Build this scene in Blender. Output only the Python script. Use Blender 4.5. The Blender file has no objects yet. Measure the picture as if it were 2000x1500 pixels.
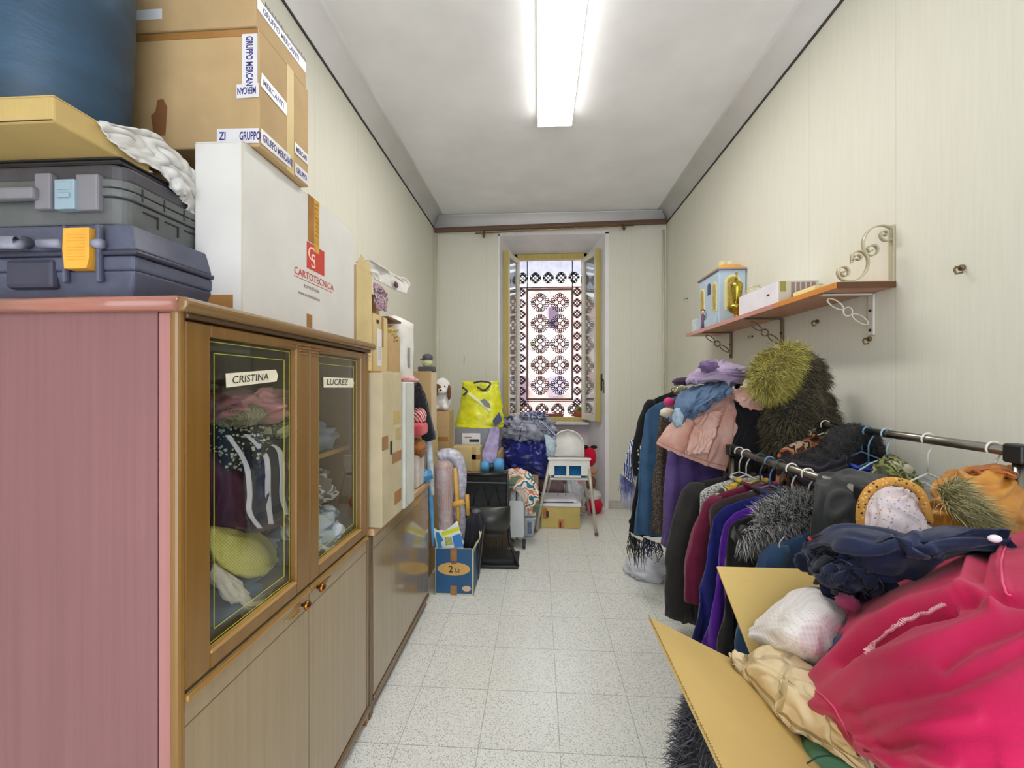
import bpy, bmesh, math, random
import numpy as np
from mathutils import Vector, Matrix, noise

S = bpy.context.scene
COL = S.collection
random.seed(7)
rng = np.random.RandomState(7)

# ------------------------------------------------------------------ camera
CAMZ = 1.34
YAW = math.radians(3.58)
FPX = 830.0
cam = bpy.data.cameras.new('camera')
cam.sensor_fit = 'HORIZONTAL'
cam.sensor_width = 36.0
cam.lens = FPX / 2000.0 * 36.0
cam.shift_y = 0.001
cam.clip_start = 0.02
camo = bpy.data.objects.new('camera', cam)
camo.location = (0, 0, CAMZ)
camo.rotation_euler = (math.radians(90), 0, YAW)
COL.objects.link(camo)
S.camera = camo

# ------------------------------------------------------------------ world, exposure
w = bpy.data.worlds.new('daylight')
w.use_nodes = True
bg = w.node_tree.nodes['Background']
bg.inputs[0].default_value = (0.86, 0.90, 1.0, 1)
bg.inputs[1].default_value = 3.2
S.world = w
S.view_settings.view_transform = 'Standard'
S.view_settings.look = 'None'
S.view_settings.gamma = 1.0
S.view_settings.exposure = 0.5
S.view_settings.use_curve_mapping = False
S.cycles.use_denoising = True
S.cycles.max_bounces = 10
S.cycles.diffuse_bounces = 6
S.cycles.glossy_bounces = 4
S.cycles.transmission_bounces = 6
S.cycles.transparent_max_bounces = 10
S.cycles.sample_clamp_indirect = 6.0
LAMP_STRENGTH = 22.5

# ------------------------------------------------------------------ picture <-> place
CA, SA = math.cos(YAW), math.sin(YAW)

def at(px, py, X=None, Y=None, Z=None):
    """the point of the place seen at a pixel, at a known X, depth Y or height Z"""
    u = px - 1000.0
    d = Vector((-SA * FPX + CA * u, CA * FPX + SA * u, 752.0 - py))
    if Y is not None:
        t = Y / d.y
    elif X is not None:
        t = X / d.x
    else:
        t = (Z - CAMZ) / d.z
    return Vector((d.x * t, d.y * t, CAMZ + d.z * t))

# ------------------------------------------------------------------ materials
def lin(c):
    out = []
    for v in c[:3]:
        v = v / 255.0
        out.append(v / 12.92 if v <= 0.04045 else ((v + 0.055) / 1.055) ** 2.4)
    return (out[0], out[1], out[2], 1.0)

MATS = {}

class NT:
    def __init__(s, name):
        s.m = bpy.data.materials.new(name)
        s.m.use_nodes = True
        s.t = s.m.node_tree
        s.p = s.t.nodes['Principled BSDF']
        s.tc = None
    def n(s, typ, **kw):
        nd = s.t.nodes.new(typ)
        for k, v in kw.items():
            if k.startswith('i_'):
                nd.inputs[k[2:].replace('_', ' ')].default_value = v
            else:
                setattr(nd, k, v)
        return nd
    def l(s, a, b):
        s.t.links.new(a, b)
    def coord(s, scale=(1, 1, 1), kind='Object', rot=(0, 0, 0), loc=(0, 0, 0)):
        tc = s.n('ShaderNodeTexCoord')
        mp = s.n('ShaderNodeMapping')
        mp.inputs['Scale'].default_value = scale
        mp.inputs['Rotation'].default_value = rot
        mp.inputs['Location'].default_value = loc
        s.l(tc.outputs[kind], mp.inputs['Vector'])
        return mp.outputs['Vector']
    def noise(s, vec, scale, detail=3, rough=0.55):
        nd = s.n('ShaderNodeTexNoise')
        nd.inputs['Scale'].default_value = scale
        nd.inputs['Detail'].default_value = detail
        nd.inputs['Roughness'].default_value = rough
        s.l(vec, nd.inputs['Vector'])
        return nd.outputs['Fac']
    def ramp(s, fac, stops, interp='LINEAR'):
        r = s.n('ShaderNodeValToRGB')
        r.color_ramp.interpolation = interp
        els = r.color_ramp.elements
        while len(els) < len(stops):
            els.new(0.5)
        for e, (p, c) in zip(els, stops):
            e.position = p
            e.color = c
        s.l(fac, r.inputs['Fac'])
        return r.outputs['Color']
    def mix(s, fac, a, b, blend='MIX'):
        m = s.n('ShaderNodeMix', data_type='RGBA', blend_type=blend)
        for sock, v in ((m.inputs[0], fac), (m.inputs[6], a), (m.inputs[7], b)):
            if isinstance(v, (int, float, tuple)):
                sock.default_value = v
            else:
                s.l(v, sock)
        return m.outputs[2]
    def math(s, op, a, b=None):
        m = s.n('ShaderNodeMath', operation=op)
        for i, v in enumerate((a, b)):
            if v is None: continue
            if isinstance(v, (int, float)):
                m.inputs[i].default_value = v
            else:
                s.l(v, m.inputs[i])
        return m.outputs[0]
    def bump(s, h, strength=0.3, dist=0.002):
        b = s.n('ShaderNodeBump')
        b.inputs['Strength'].default_value = strength
        b.inputs['Distance'].default_value = dist
        s.l(h, b.inputs['Height'])
        s.l(b.outputs[0], s.p.inputs['Normal'])

def plain(name, c, rough=0.5, metal=0.0, var=0.0, vscale=8, bump=0.0, bscale=200, spec=None,
          stretch=(1, 1, 1), sheen=0.0, c2=None):
    if name in MATS: return MATS[name]
    t = NT(name)
    t.p.inputs['Roughness'].default_value = rough
    t.p.inputs['Metallic'].default_value = metal
    if spec is not None: t.p.inputs['Specular IOR Level'].default_value = spec
    if sheen: t.p.inputs['Sheen Weight'].default_value = sheen
    base = lin(c)
    vec = t.coord(stretch)
    if c2 is None:
        c2 = tuple(max(0, v * (1 - max(var, 0.04))) for v in c)
    f = t.noise(vec, vscale)
    colr = t.ramp(f, [(0.35, base), (0.65, lin(c2))])
    t.l(colr, t.p.inputs['Base Color'])
    if bump:
        t.bump(t.noise(vec, bscale, 2), bump, 0.002)
    MATS[name] = t.m
    return t.m

def fabric(name, c, c2=None, rough=0.9, bump=0.35, scale=9, weave=420, sheen=0.15):
    return plain(name, c, rough, 0, 0.16, scale, bump, weave, 0.2, sheen=sheen, c2=c2)

def cardboard(name, c=(196, 164, 104), stain=0.10):
    if name in MATS: return MATS[name]
    t = NT(name)
    vec = t.coord((1, 1, 1))
    f = t.noise(vec, 5, 4)
    a = lin(c); b = lin(tuple(v * (1 - stain) for v in c))
    base = t.ramp(f, [(0.35, a), (0.7, b)])
    wv = t.n('ShaderNodeTexWave'); wv.inputs['Scale'].default_value = 60
    wv.inputs['Distortion'].default_value = 0.4
    v2 = t.coord((1, 1, 0.12)); t.l(v2, wv.inputs['Vector'])
    cc = t.mix(0.04, base, wv.outputs['Color'], 'SOFT_LIGHT')
    t.l(cc, t.p.inputs['Base Color'])
    t.p.inputs['Roughness'].default_value = 0.75
    t.p.inputs['Specular IOR Level'].default_value = 0.25
    t.bump(t.noise(vec, 40, 3), 0.15, 0.003)
    MATS[name] = t.m
    return t.m

def wood(name, c, c2, rough=0.25, axis='z', scale=60, coat=0.0):
    if name in MATS: return MATS[name]
    t = NT(name)
    sc = {'z': (1, 1, 0.02), 'y': (1, 0.02, 1), 'x': (0.02, 1, 1)}[axis]
    vec = t.coord(sc)
    f = t.noise(vec, scale, 5, 0.65)
    g = t.noise(t.coord((1, 1, 1)), 2.2, 2)
    base = t.ramp(f, [(0.3, lin(c)), (0.72, lin(c2))])
    base = t.mix(t.math('MULTIPLY', g, 0.35), base, lin(tuple(v * 0.82 for v in c2)))
    t.l(base, t.p.inputs['Base Color'])
    t.p.inputs['Roughness'].default_value = rough
    if coat:
        t.p.inputs['Coat Weight'].default_value = coat
        t.p.inputs['Coat Roughness'].default_value = 0.08
    t.bump(f, 0.04, 0.001)
    MATS[name] = t.m
    return t.m

def metal(name, c, rough=0.3, m=1.0):
    return plain(name, c, rough, m, 0.06, 12, 0.03, 80)

def clear_glass(name, tint=(235, 240, 238), refl=1.0, f0=0.045):
    if name in MATS: return MATS[name]
    t = NT(name)
    t.t.nodes.remove(t.p)
    out = t.t.nodes['Material Output']
    tr = t.n('ShaderNodeBsdfTransparent'); tr.inputs[0].default_value = lin(tint)
    gl = t.n('ShaderNodeBsdfGlossy'); gl.inputs['Roughness'].default_value = 0.02
    ge = t.n('ShaderNodeNewGeometry')
    dt = t.n('ShaderNodeVectorMath', operation='DOT_PRODUCT')
    t.l(ge.outputs['Incoming'], dt.inputs[0]); t.l(ge.outputs['Normal'], dt.inputs[1])
    c = t.math('SUBTRACT', 1.0, t.math('ABSOLUTE', dt.outputs['Value']))
    fr = t.math('ADD', f0, t.math('MULTIPLY', t.math('POWER', c, 5.0), 1 - f0))
    mx = t.n('ShaderNodeMixShader')
    t.l(t.math('MINIMUM', t.math('MULTIPLY', fr, refl), 0.95), mx.inputs[0])
    t.l(tr.outputs[0], mx.inputs[1]); t.l(gl.outputs[0], mx.inputs[2])
    t.l(mx.outputs[0], out.inputs[0])
    MATS[name] = t.m
    return t.m

def plastic_film(name, c=(225, 228, 232), alpha=0.45, rough=0.25):
    if name in MATS: return MATS[name]
    t = NT(name)
    t.p.inputs['Base Color'].default_value = lin(c)
    t.p.inputs['Roughness'].default_value = rough
    vec = t.coord()
    f = t.noise(vec, 14, 4)
    a = t.ramp(f, [(0.35, (alpha * 0.6,) * 3 + (1,)), (0.7, (min(1, alpha * 1.6),) * 3 + (1,))])
    t.l(a, t.p.inputs['Alpha'])
    t.bump(t.noise(vec, 30, 4), 0.8, 0.01)
    MATS[name] = t.m
    return t.m

def spotted(name, base, spot, scale=60, thr=0.35, third=None, rough=0.85, kind='F1', rnd=1.0):
    """cloth with a printed pattern of spots, optionally in two spot colours"""
    if name in MATS: return MATS[name]
    t = NT(name)
    vec = t.coord()
    v = t.n('ShaderNodeTexVoronoi', feature=kind)
    v.inputs['Scale'].default_value = scale
    v.inputs['Randomness'].default_value = rnd
    t.l(vec, v.inputs['Vector'])
    a = t.ramp(v.outputs['Distance'], [(thr, lin(spot)), (thr + 0.04, lin(base))])
    if third is not None:
        sep = t.n('ShaderNodeSeparateColor'); t.l(v.outputs['Color'], sep.inputs[0])
        sc = t.ramp(sep.outputs[0], [(0.48, lin(spot)), (0.52, lin(third))])
        m = t.ramp(v.outputs['Distance'], [(thr, (0, 0, 0, 1)), (thr + 0.04, (1, 1, 1, 1))])
        a = t.mix(m, sc, lin(base))
    t.l(a, t.p.inputs['Base Color'])
    t.p.inputs['Roughness'].default_value = rough
    t.bump(t.noise(vec, 300, 2), 0.3, 0.002)
    MATS[name] = t.m
    return t.m

def striped(name, c1, c2, scale=20, axis='X', rough=0.85, duty=0.5, dist=0.0, dscale=2):
    if name in MATS: return MATS[name]
    t = NT(name)
    vec = t.coord()
    wv = t.n('ShaderNodeTexWave', bands_direction=axis)
    wv.inputs['Scale'].default_value = scale
    wv.inputs['Distortion'].default_value = dist
    wv.inputs['Detail Scale'].default_value = dscale
    t.l(vec, wv.inputs['Vector'])
    a = t.ramp(wv.outputs['Fac'], [(duty - 0.03, lin(c1)), (duty + 0.03, lin(c2))])
    t.l(a, t.p.inputs['Base Color'])
    t.p.inputs['Roughness'].default_value = rough
    t.bump(t.noise(vec, 300, 2), 0.3, 0.002)
    MATS[name] = t.m
    return t.m

def blotch(name, cols, scale=12, rough=0.85, detail=2, bump=0.3):
    """printed cloth in irregular patches of several colours"""
    if name in MATS: return MATS[name]
    t = NT(name)
    vec = t.coord()
    f = t.noise(vec, scale, detail, 0.5)
    n = len(cols)
    stops = [(0.36 + 0.28 * i / n, lin(c)) for i, c in enumerate(cols)]
    a = t.ramp(f, stops, 'CONSTANT')
    t.l(a, t.p.inputs['Base Color'])
    t.p.inputs['Roughness'].default_value = rough
    t.bump(t.noise(vec, 250, 2), bump, 0.002)
    MATS[name] = t.m
    return t.m

# ------------------------------------------------------------------ mesh building
class MB:
    def __init__(s):
        s.v = []; s.f = []; s.mi = []
    def add(s, verts, faces, m=0, M=None):
        o = len(s.v)
        if M is not None:
            verts = [M @ Vector(p) for p in verts]
        s.v.extend([tuple(p) for p in verts])
        s.f.extend([tuple(i + o for i in f) for f in faces])
        s.mi.extend([m] * len(faces))
        return s
    def box(s, x0, x1, y0, y1, z0, z1, m=0, M=None):
        v = [(x0, y0, z0), (x1, y0, z0), (x1, y1, z0), (x0, y1, z0), (x0, y0, z1), (x1, y0, z1), (x1, y1, z1), (x0, y1, z1)]
        f = [(0, 3, 2, 1), (4, 5, 6, 7), (0, 1, 5, 4), (1, 2, 6, 5), (2, 3, 7, 6), (3, 0, 4, 7)]
        return s.add(v, f, m, M)
    def prism(s, poly, axis, a, b, m=0, M=None):
        """extrude a 2D polygon along an axis from a to b"""
        n = len(poly)
        def P(u, v, w):
            return {'x': (w, u, v), 'y': (u, w, v), 'z': (u, v, w)}[axis]
        v = [P(u, q, a) for u, q in poly] + [P(u, q, b) for u, q in poly]
        f = [tuple(range(n))[::-1], tuple(range(n, 2 * n))]
        f += [(i, (i + 1) % n, (i + 1) % n + n, i + n) for i in range(n)]
        return s.add(v, f, m, M)
    def tube(s, path, r, n=8, m=0, caps=True, closed=False):
        P = [Vector(p) for p in path]
        N = len(P)
        rr = r if isinstance(r, (list, tuple)) else [r] * N
        prev = None
        rings = []
        for i, p in enumerate(P):
            if closed:
                t = P[(i + 1) % N] - P[i - 1]
            else:
                t = P[min(i + 1, N - 1)] - P[max(i - 1, 0)]
            if t.length < 1e-9: t = Vector((0, 0, 1))
            t.normalize()
            if prev is None:
                a = Vector((0, 0, 1)) if abs(t.z) < 0.9 else Vector((1, 0, 0))
                u = t.cross(a).normalized()
            else:
                u = (prev - t * prev.dot(t))
                if u.length < 1e-6: u = t.orthogonal()
                u.normalize()
            prev = u
            vv = t.cross(u)
            rings.append([p + (u * math.cos(2 * math.pi * k / n) + vv * math.sin(2 * math.pi * k / n)) * rr[i] for k in range(n)])
        v = [q for ring in rings for q in ring]
        f = []
        last = N if closed else N - 1
        for i in range(last):
            for k in range(n):
                a = i * n + k; b = i * n + (k + 1) % n
                c = ((i + 1) % N) * n + (k + 1) % n; d = ((i + 1) % N) * n + k
                f.append((a, b, c, d))
        if caps and not closed:
            f.append(tuple(range(n))[::-1]); f.append(tuple((N - 1) * n + k for k in range(n)))
        return s.add(v, f, m)
    def cyl(s, p0, p1, r, n=20, m=0, r1=None):
        return s.tube([p0, p1], [r, r if r1 is None else r1], n, m)
    def lathe(s, prof, c, n=32, m=0, axis='z', caps=True):
        v = []; f = []
        for (r, z) in prof:
            for k in range(n):
                a = 2 * math.pi * k / n
                if axis == 'z': v.append((c[0] + r * math.cos(a), c[1] + r * math.sin(a), c[2] + z))
                elif axis == 'y': v.append((c[0] + r * math.cos(a), c[1] + z, c[2] + r * math.sin(a)))
                else: v.append((c[0] + z, c[1] + r * math.cos(a), c[2] + r * math.sin(a)))
        for i in range(len(prof) - 1):
            for k in range(n):
                f.append((i * n + k, i * n + (k + 1) % n, (i + 1) * n + (k + 1) % n, (i + 1) * n + k))
        if caps:
            f.append(tuple(range(n))[::-1]); f.append(tuple((len(prof) - 1) * n + k for k in range(n)))
        return s.add(v, f, m)
    def ell(s, c, r, m=0, nu=20, nv=12, rotz=0.0, noise_amp=0.0, seed=0, nscale=6, power=1.0):
        v = []; f = []
        cz, sz = math.cos(rotz), math.sin(rotz)
        for j in range(nv + 1):
            ph = math.pi * j / nv
            for i in range(nu):
                th = 2 * math.pi * i / nu
                def sg(x): return math.copysign(abs(x) ** power, x)
                d = Vector((sg(math.sin(ph)) * sg(math.cos(th)), sg(math.sin(ph)) * sg(math.sin(th)), sg(math.cos(ph))))
                k = 1.0
                if noise_amp:
                    k += noise_amp * noise.noise(d * nscale * 0.5 + Vector((seed, seed * 1.7, 0)))
                    k += 0.5 * noise_amp * (1 - 2 * abs(noise.noise(d * nscale + Vector((seed * 3, 0, seed)))))
                x, y, z = d.x * r[0] * k, d.y * r[1] * k, d.z * r[2] * k
                v.append((c[0] + x * cz - y * sz, c[1] + x * sz + y * cz, c[2] + z))
        for j in range(nv):
            for i in range(nu):
                f.append((j * nu + i, (j + 1) * nu + i, (j + 1) * nu + (i + 1) % nu, j * nu + (i + 1) % nu))
        return s.add(v, f, m)
    def grid(s, P, m=0):
        """P: array of rows of points"""
        R, C = len(P), len(P[0])
        v = [tuple(p) for row in P for p in row]
        f = [(i * C + j, (i + 1) * C + j, (i + 1) * C + j + 1, i * C + j + 1) for i in range(R - 1) for j in range(C - 1)]
        return s.add(v, f, m)
    def build(s, name, mat, parent=None, smooth=False, bevel=0.0, seg=2, solid=0.0, sub=0, ang=35, offset=0.0):
        if parent is not None:
            o0 = Vector(parent['_base']) if '_base' in parent else Vector((0, 0, 0))
        else:
            a = np.array(s.v)
            o0 = Vector(((a[:, 0].min() + a[:, 0].max()) / 2, (a[:, 1].min() + a[:, 1].max()) / 2, a[:, 2].min()))
        me = bpy.data.meshes.new(name)
        me.from_pydata([(x - o0.x, y - o0.y, z - o0.z) for x, y, z in s.v], [], s.f)
        mats = mat if isinstance(mat, (list, tuple)) else [mat]
        for mm in mats: me.materials.append(mm)
        if len(mats) > 1:
            me.polygons.foreach_set('material_index', s.mi)
        if smooth:
            me.polygons.foreach_set('use_smooth', [True] * len(me.polygons))
        me.update()
        ob = bpy.data.objects.new(name, me)
        COL.objects.link(ob)
        if parent is not None:
            ob.parent = parent
        else:
            ob.location = o0
        ob['_base'] = tuple(o0)
        if bevel:
            b = ob.modifiers.new('bevel', 'BEVEL'); b.width = bevel; b.segments = seg
            b.limit_method = 'ANGLE'; b.angle_limit = math.radians(ang)
            b.harden_normals = False
        if solid:
            b = ob.modifiers.new('solid', 'SOLIDIFY'); b.thickness = solid; b.offset = offset
        if sub:
            b = ob.modifiers.new('sub', 'SUBSURF'); b.levels = sub; b.render_levels = sub
        return ob

def thing(name, label, cat, base, group=None):
    o = bpy.data.objects.new(name, None)
    o.empty_display_size = 0.05
    COL.objects.link(o)
    o.location = base
    o['_base'] = tuple(base)
    o['label'] = label; o['category'] = cat
    if group: o['group'] = group
    return o

def tag(o, label, cat, group=None, kind=None):
    o['label'] = label; o['category'] = cat
    if group: o['group'] = group
    if kind: o['kind'] = kind
    return o

def struct(o, label=None):
    o['kind'] = 'structure'
    if label: o['label'] = label
    return o

def copy_tree(o, dloc, parent=None, label=None, group=None):
    c = o.copy(); COL.objects.link(c)
    if parent is None:
        c.location = Vector(o.location) + Vector(dloc)
        c['_base'] = tuple(c.location)
    else:
        c.parent = parent
    if label: c['label'] = label
    if group: c['group'] = group
    for ch in list(o.children):
        copy_tree(ch, dloc, c)
    return c

def text(s, size, origin, xd, yd, mat, parent, name='lettering', depth=0.0006, bold=0.0, squeeze=1.0, shear=0.0):
    cu = bpy.data.curves.new(name, 'FONT')
    cu.body = s; cu.size = size; cu.extrude = depth; cu.offset = bold * size; cu.shear = shear
    cu.resolution_u = 3
    tmp = bpy.data.objects.new(name, cu); COL.objects.link(tmp)
    dg = bpy.context.evaluated_depsgraph_get()
    me = bpy.data.meshes.new_from_object(tmp.evaluated_get(dg))
    bpy.data.objects.remove(tmp)
    bpy.data.curves.remove(cu)
    X = Vector(xd).normalized(); Y = Vector(yd).normalized(); Z = X.cross(Y)
    o0 = Vector(parent['_base'])
    M = Matrix((X, Y, Z)).transposed().to_4x4()
    M.translation = Vector(origin) + Z * depth - o0
    for v in me.vertices:
        v.co = M @ Vector((v.co.x * squeeze, v.co.y, v.co.z))
    me.materials.clear(); me.materials.append(mat)
    ob = bpy.data.objects.new(name, me); COL.objects.link(ob)
    ob.parent = parent
    ob['_base'] = tuple(o0)
    return ob

# ------------------------------------------------------------------ soft things
def catmull(P, n):
    """interpolate the rows of a list of points"""
    P = [np.array(p, float) for p in P]
    m = len(P)
    out = []
    for k in range(n):
        t = k / (n - 1) * (m - 1)
        i = min(int(t), m - 2); u = t - i
        p0 = P[i - 1] if i > 0 else 2 * P[0] - P[1]
        p1, p2 = P[i], P[i + 1]
        p3 = P[i + 2] if i + 2 < m else 2 * P[-1] - P[-2]
        out.append(0.5 * ((2 * p1) + (-p0 + p2) * u + (2 * p0 - 5 * p1 + 4 * p2 - p3) * u * u + (-p0 + 3 * p1 - 3 * p2 + p3) * u ** 3))
    return out

def surf(ctrl, nu, nv):
    rows = [catmull(r, nv) for r in ctrl]
    cols = list(zip(*rows))
    g = [catmull(list(c), nu) for c in cols]
    return np.array(g).transpose(1, 0, 2)      # nu x nv x 3

def folds(G, amp, freq=6.0, dirn=(1, 0.3), seed=0, crumple=0.5, flat=0.0):
    """push a grid in and out along its normals: long folds plus small creases"""
    nu, nv = G.shape[:2]
    du = np.gradient(G, axis=0); dv = np.gradient(G, axis=1)
    N = np.cross(du, dv)
    N /= (np.linalg.norm(N, axis=2, keepdims=True) + 1e-9)
    out = G.copy()
    for i in range(nu):
        for j in range(nv):
            p = Vector(G[i, j])
            a, b = i / (nu - 1), j / (nv - 1)
            warp = noise.noise(Vector((a * 3 + seed, b * 3, seed * 0.7)))
            ph = (a * dirn[0] + b * dirn[1]) * freq + warp * 1.6
            r = math.sin(2 * math.pi * ph)
            r = math.copysign(abs(r) ** 0.7, r)
            env = 0.5 + 0.9 * noise.noise(Vector((a * 2.3 + 9 + seed, b * 2.3, 3)))
            q = noise.noise(p * 14 + Vector((seed, 0, 0)))
            q2 = 1 - 2 * abs(noise.noise(p * 30 + Vector((0, seed, 0))))
            out[i, j] += N[i, j] * amp * (r * env * 0.7 + crumple * (q + 0.35 * q2))
    return out

def sheet(name, ctrl, mat, parent=None, nu=50, nv=50, amp=0.006, freq=5, dirn=(1, 0.3), seed=0, crumple=0.5, th=0.008, **kw):
    G = folds(surf(ctrl, nu, nv), amp, freq, dirn, seed, crumple)
    m = MB().grid(G)
    return m.build(name, mat, parent, smooth=True, solid=th, offset=-1.0, **kw)

def fur_strands(m, G, count, length, width, seed=0, droop=0.5, mi=0, comb=(0, 0, -1), spread=0.6):
    """thin tapered strands standing on a grid surface"""
    R = np.random.RandomState(seed)
    nu, nv = G.shape[:2]
    du = np.gradient(G, axis=0); dv = np.gradient(G, axis=1)
    N = np.cross(du, dv); N /= (np.linalg.norm(N, axis=2, keepdims=True) + 1e-9)
    cb = np.array(comb, float)
    for _ in range(count):
        a = R.rand() * (nu - 1.001); b = R.rand() * (nv - 1.001)
        i, j = int(a), int(b); fa, fb = a - i, b - j
        p = (G[i, j] * (1 - fa) * (1 - fb) + G[i + 1, j] * fa * (1 - fb) + G[i, j + 1] * (1 - fa) * fb + G[i + 1, j + 1] * fa * fb)
        n = N[i, j]
        d = n + R.randn(3) * spread * 0.5 + cb * droop * 0.6
        d /= np.linalg.norm(d)
        L = length * (0.6 + 0.8 * R.rand())
        side = np.cross(d, R.randn(3)); side /= np.linalg.norm(side) + 1e-9
        mid = p + d * L * 0.55
        tip = p + d * L + cb * L * droop * 0.5
        wv = side * width
        k = len(m.v)
        m.v.extend([tuple(p - wv), tuple(p + wv), tuple(mid + wv * 0.7), tuple(mid - wv * 0.7), tuple(tip)])
        m.f.extend([(k, k + 1, k + 2, k + 3), (k + 3, k + 2, k + 4)])
        m.mi.extend([mi + R.randint(0, 2)] * 2)
    return m

def ring_loft(rows, n):
    return rows

def garment_body(m, X, Y, ztop, hw, length, th=0.05, flare=1.1, seed=0, nfold=7, lean=0.0, slope=0.09, neck=0.06, n=56, rows=26, mi=0, rot=0.0, twist=0.0):
    """closed hanging garment: shoulders across X, thickness along Y, folds growing downwards"""
    v = []; f = []
    cr, sr = math.cos(rot), math.sin(rot)
    for r in range(rows + 1):
        t = r / rows
        z = ztop + 0.0 - length * t
        # half width: neck -> shoulder -> body -> hem
        s = min(1.0, (ztop - z) / slope) if slope > 0 else 1
        wdt = neck + (hw - neck) * math.sin(s * math.pi / 2) if s < 1 else hw * (1 + (flare - 1) * (t))
        tk = th * (0.35 + 0.65 * min(1, t * 5)) * (1 + 0.5 * t)
        fa = 0.8 * tk * min(1, t * 2.5)
        for k in range(n):
            a = 2 * math.pi * k / n
            ca, sa = math.cos(a), math.sin(a)
            x = wdt * math.copysign(abs(ca) ** 0.85, ca)
            y = tk * math.copysign(abs(sa) ** 0.75, sa)
            ph = nfold * (x / hw) * 1.6 + seed + 0.8 * noise.noise(Vector((t * 2, seed, k * 0.02)))
            sn = math.sin(ph)
            y += fa * (1 - 2 * abs(sn) ** 0.7) * (0.7 + 0.7 * noise.noise(Vector((x * 9, t * 2.2, seed))))
            y += 0.3 * fa * noise.noise(Vector((x * 34, t * 4, seed + 5)))
            x += 0.012 * noise.noise(Vector((k * 0.3, t * 5, seed))) * min(1, t * 4)
            zz = z + 0.012 * noise.noise(Vector((x * 12, seed, 1.0))) * (t > 0.9)
            x += lean * t
            tw = twist * t
            xx = x * math.cos(tw) - y * math.sin(tw); yy = x * math.sin(tw) + y * math.cos(tw)
            v.append((X + xx * cr - yy * sr, Y + xx * sr + yy * cr, zz))
    for r in range(rows):
        for k in range(n):
            f.append((r * n + k, (r + 1) * n + k, (r + 1) * n + (k + 1) % n, r * n + (k + 1) % n))
    f.append(tuple(range(n)))
    f.append(tuple(rows * n + k for k in range(n))[::-1])
    m.add(v, f, mi)
    return m

def sleeve(m, p0, p1, r0, r1, seed=0, mi=0, n=16, rows=16, bend=(0, 0, 0)):
    p0, p1 = Vector(p0), Vector(p1)
    pts = []; rad = []
    for i in range(rows + 1):
        t = i / rows
        q = p0.lerp(p1, t) + Vector(bend) * math.sin(math.pi * t)
        pts.append(q)
        rad.append((r0 + (r1 - r0) * t) * (1 + 0.05 * math.sin(t * 21 + seed) + 0.10 * noise.noise(Vector((t * 6, seed, 0)))))
    rad[0] *= 0.6
    v = []; f = []; n = 28
    for i in range(rows + 1):
        t = i / rows
        for k in range(n):
            a = 2 * math.pi * k / n
            g = 1 + 0.22 * noise.noise(Vector((math.cos(a) * 1.6, math.sin(a) * 1.6 + seed, t * 2.2))) + 0.10 * (1 - 2 * abs(noise.noise(Vector((math.cos(a) * 4, math.sin(a) * 4, t * 3 + seed)))))
            v.append((pts[i].x + rad[i] * g * math.cos(a), pts[i].y + rad[i] * 0.72 * g * math.sin(a), pts[i].z))
    for i in range(rows):
        for k in range(n):
            f.append((i * n + k, (i + 1) * n + k, (i + 1) * n + (k + 1) % n, i * n + (k + 1) % n))
    f.append(tuple(range(n))); f.append(tuple(rows * n + k for k in range(n))[::-1])
    return m.add(v, f, mi)
# ================================================================== THE ROOM
XL, XR, YB, YR = -1.155, 1.37, 4.67, -1.25
ZW, ZC = 3.075, 3.195

def wallpaper(name='wallpaper'):
    t = NT(name)
    vec = t.coord((1, 1, 0.05))
    f = t.noise(vec, 90, 3)
    g = t.noise(t.coord(), 1.1, 3)
    a = t.ramp(f, [(0.35, lin((222, 221, 208))), (0.7, lin((218, 216, 202)))])
    a = t.mix(t.math('MULTIPLY', g, 0.22), a, lin((216, 214, 196)))
    # hairline joints between the strips of paper
    sep = t.n('ShaderNodeSeparateXYZ'); t.l(t.coord(), sep.inputs[0])
    s2 = t.math('ADD', sep.outputs[0], sep.outputs[1])
    fr = t.math('FRACT', t.math('MULTIPLY', s2, 1.9))
    ln = t.math('LESS_THAN', fr, 0.006)
    a = t.mix(t.math('MULTIPLY', ln, 0.22), a, lin((150, 145, 120)))
    t.l(a, t.p.inputs['Base Color'])
    t.p.inputs['Roughness'].default_value = 0.62
    t.p.inputs['Specular IOR Level'].default_value = 0.3
    t.bump(f, 0.12, 0.001)
    MATS[name] = t.m
    return t.m

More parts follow.
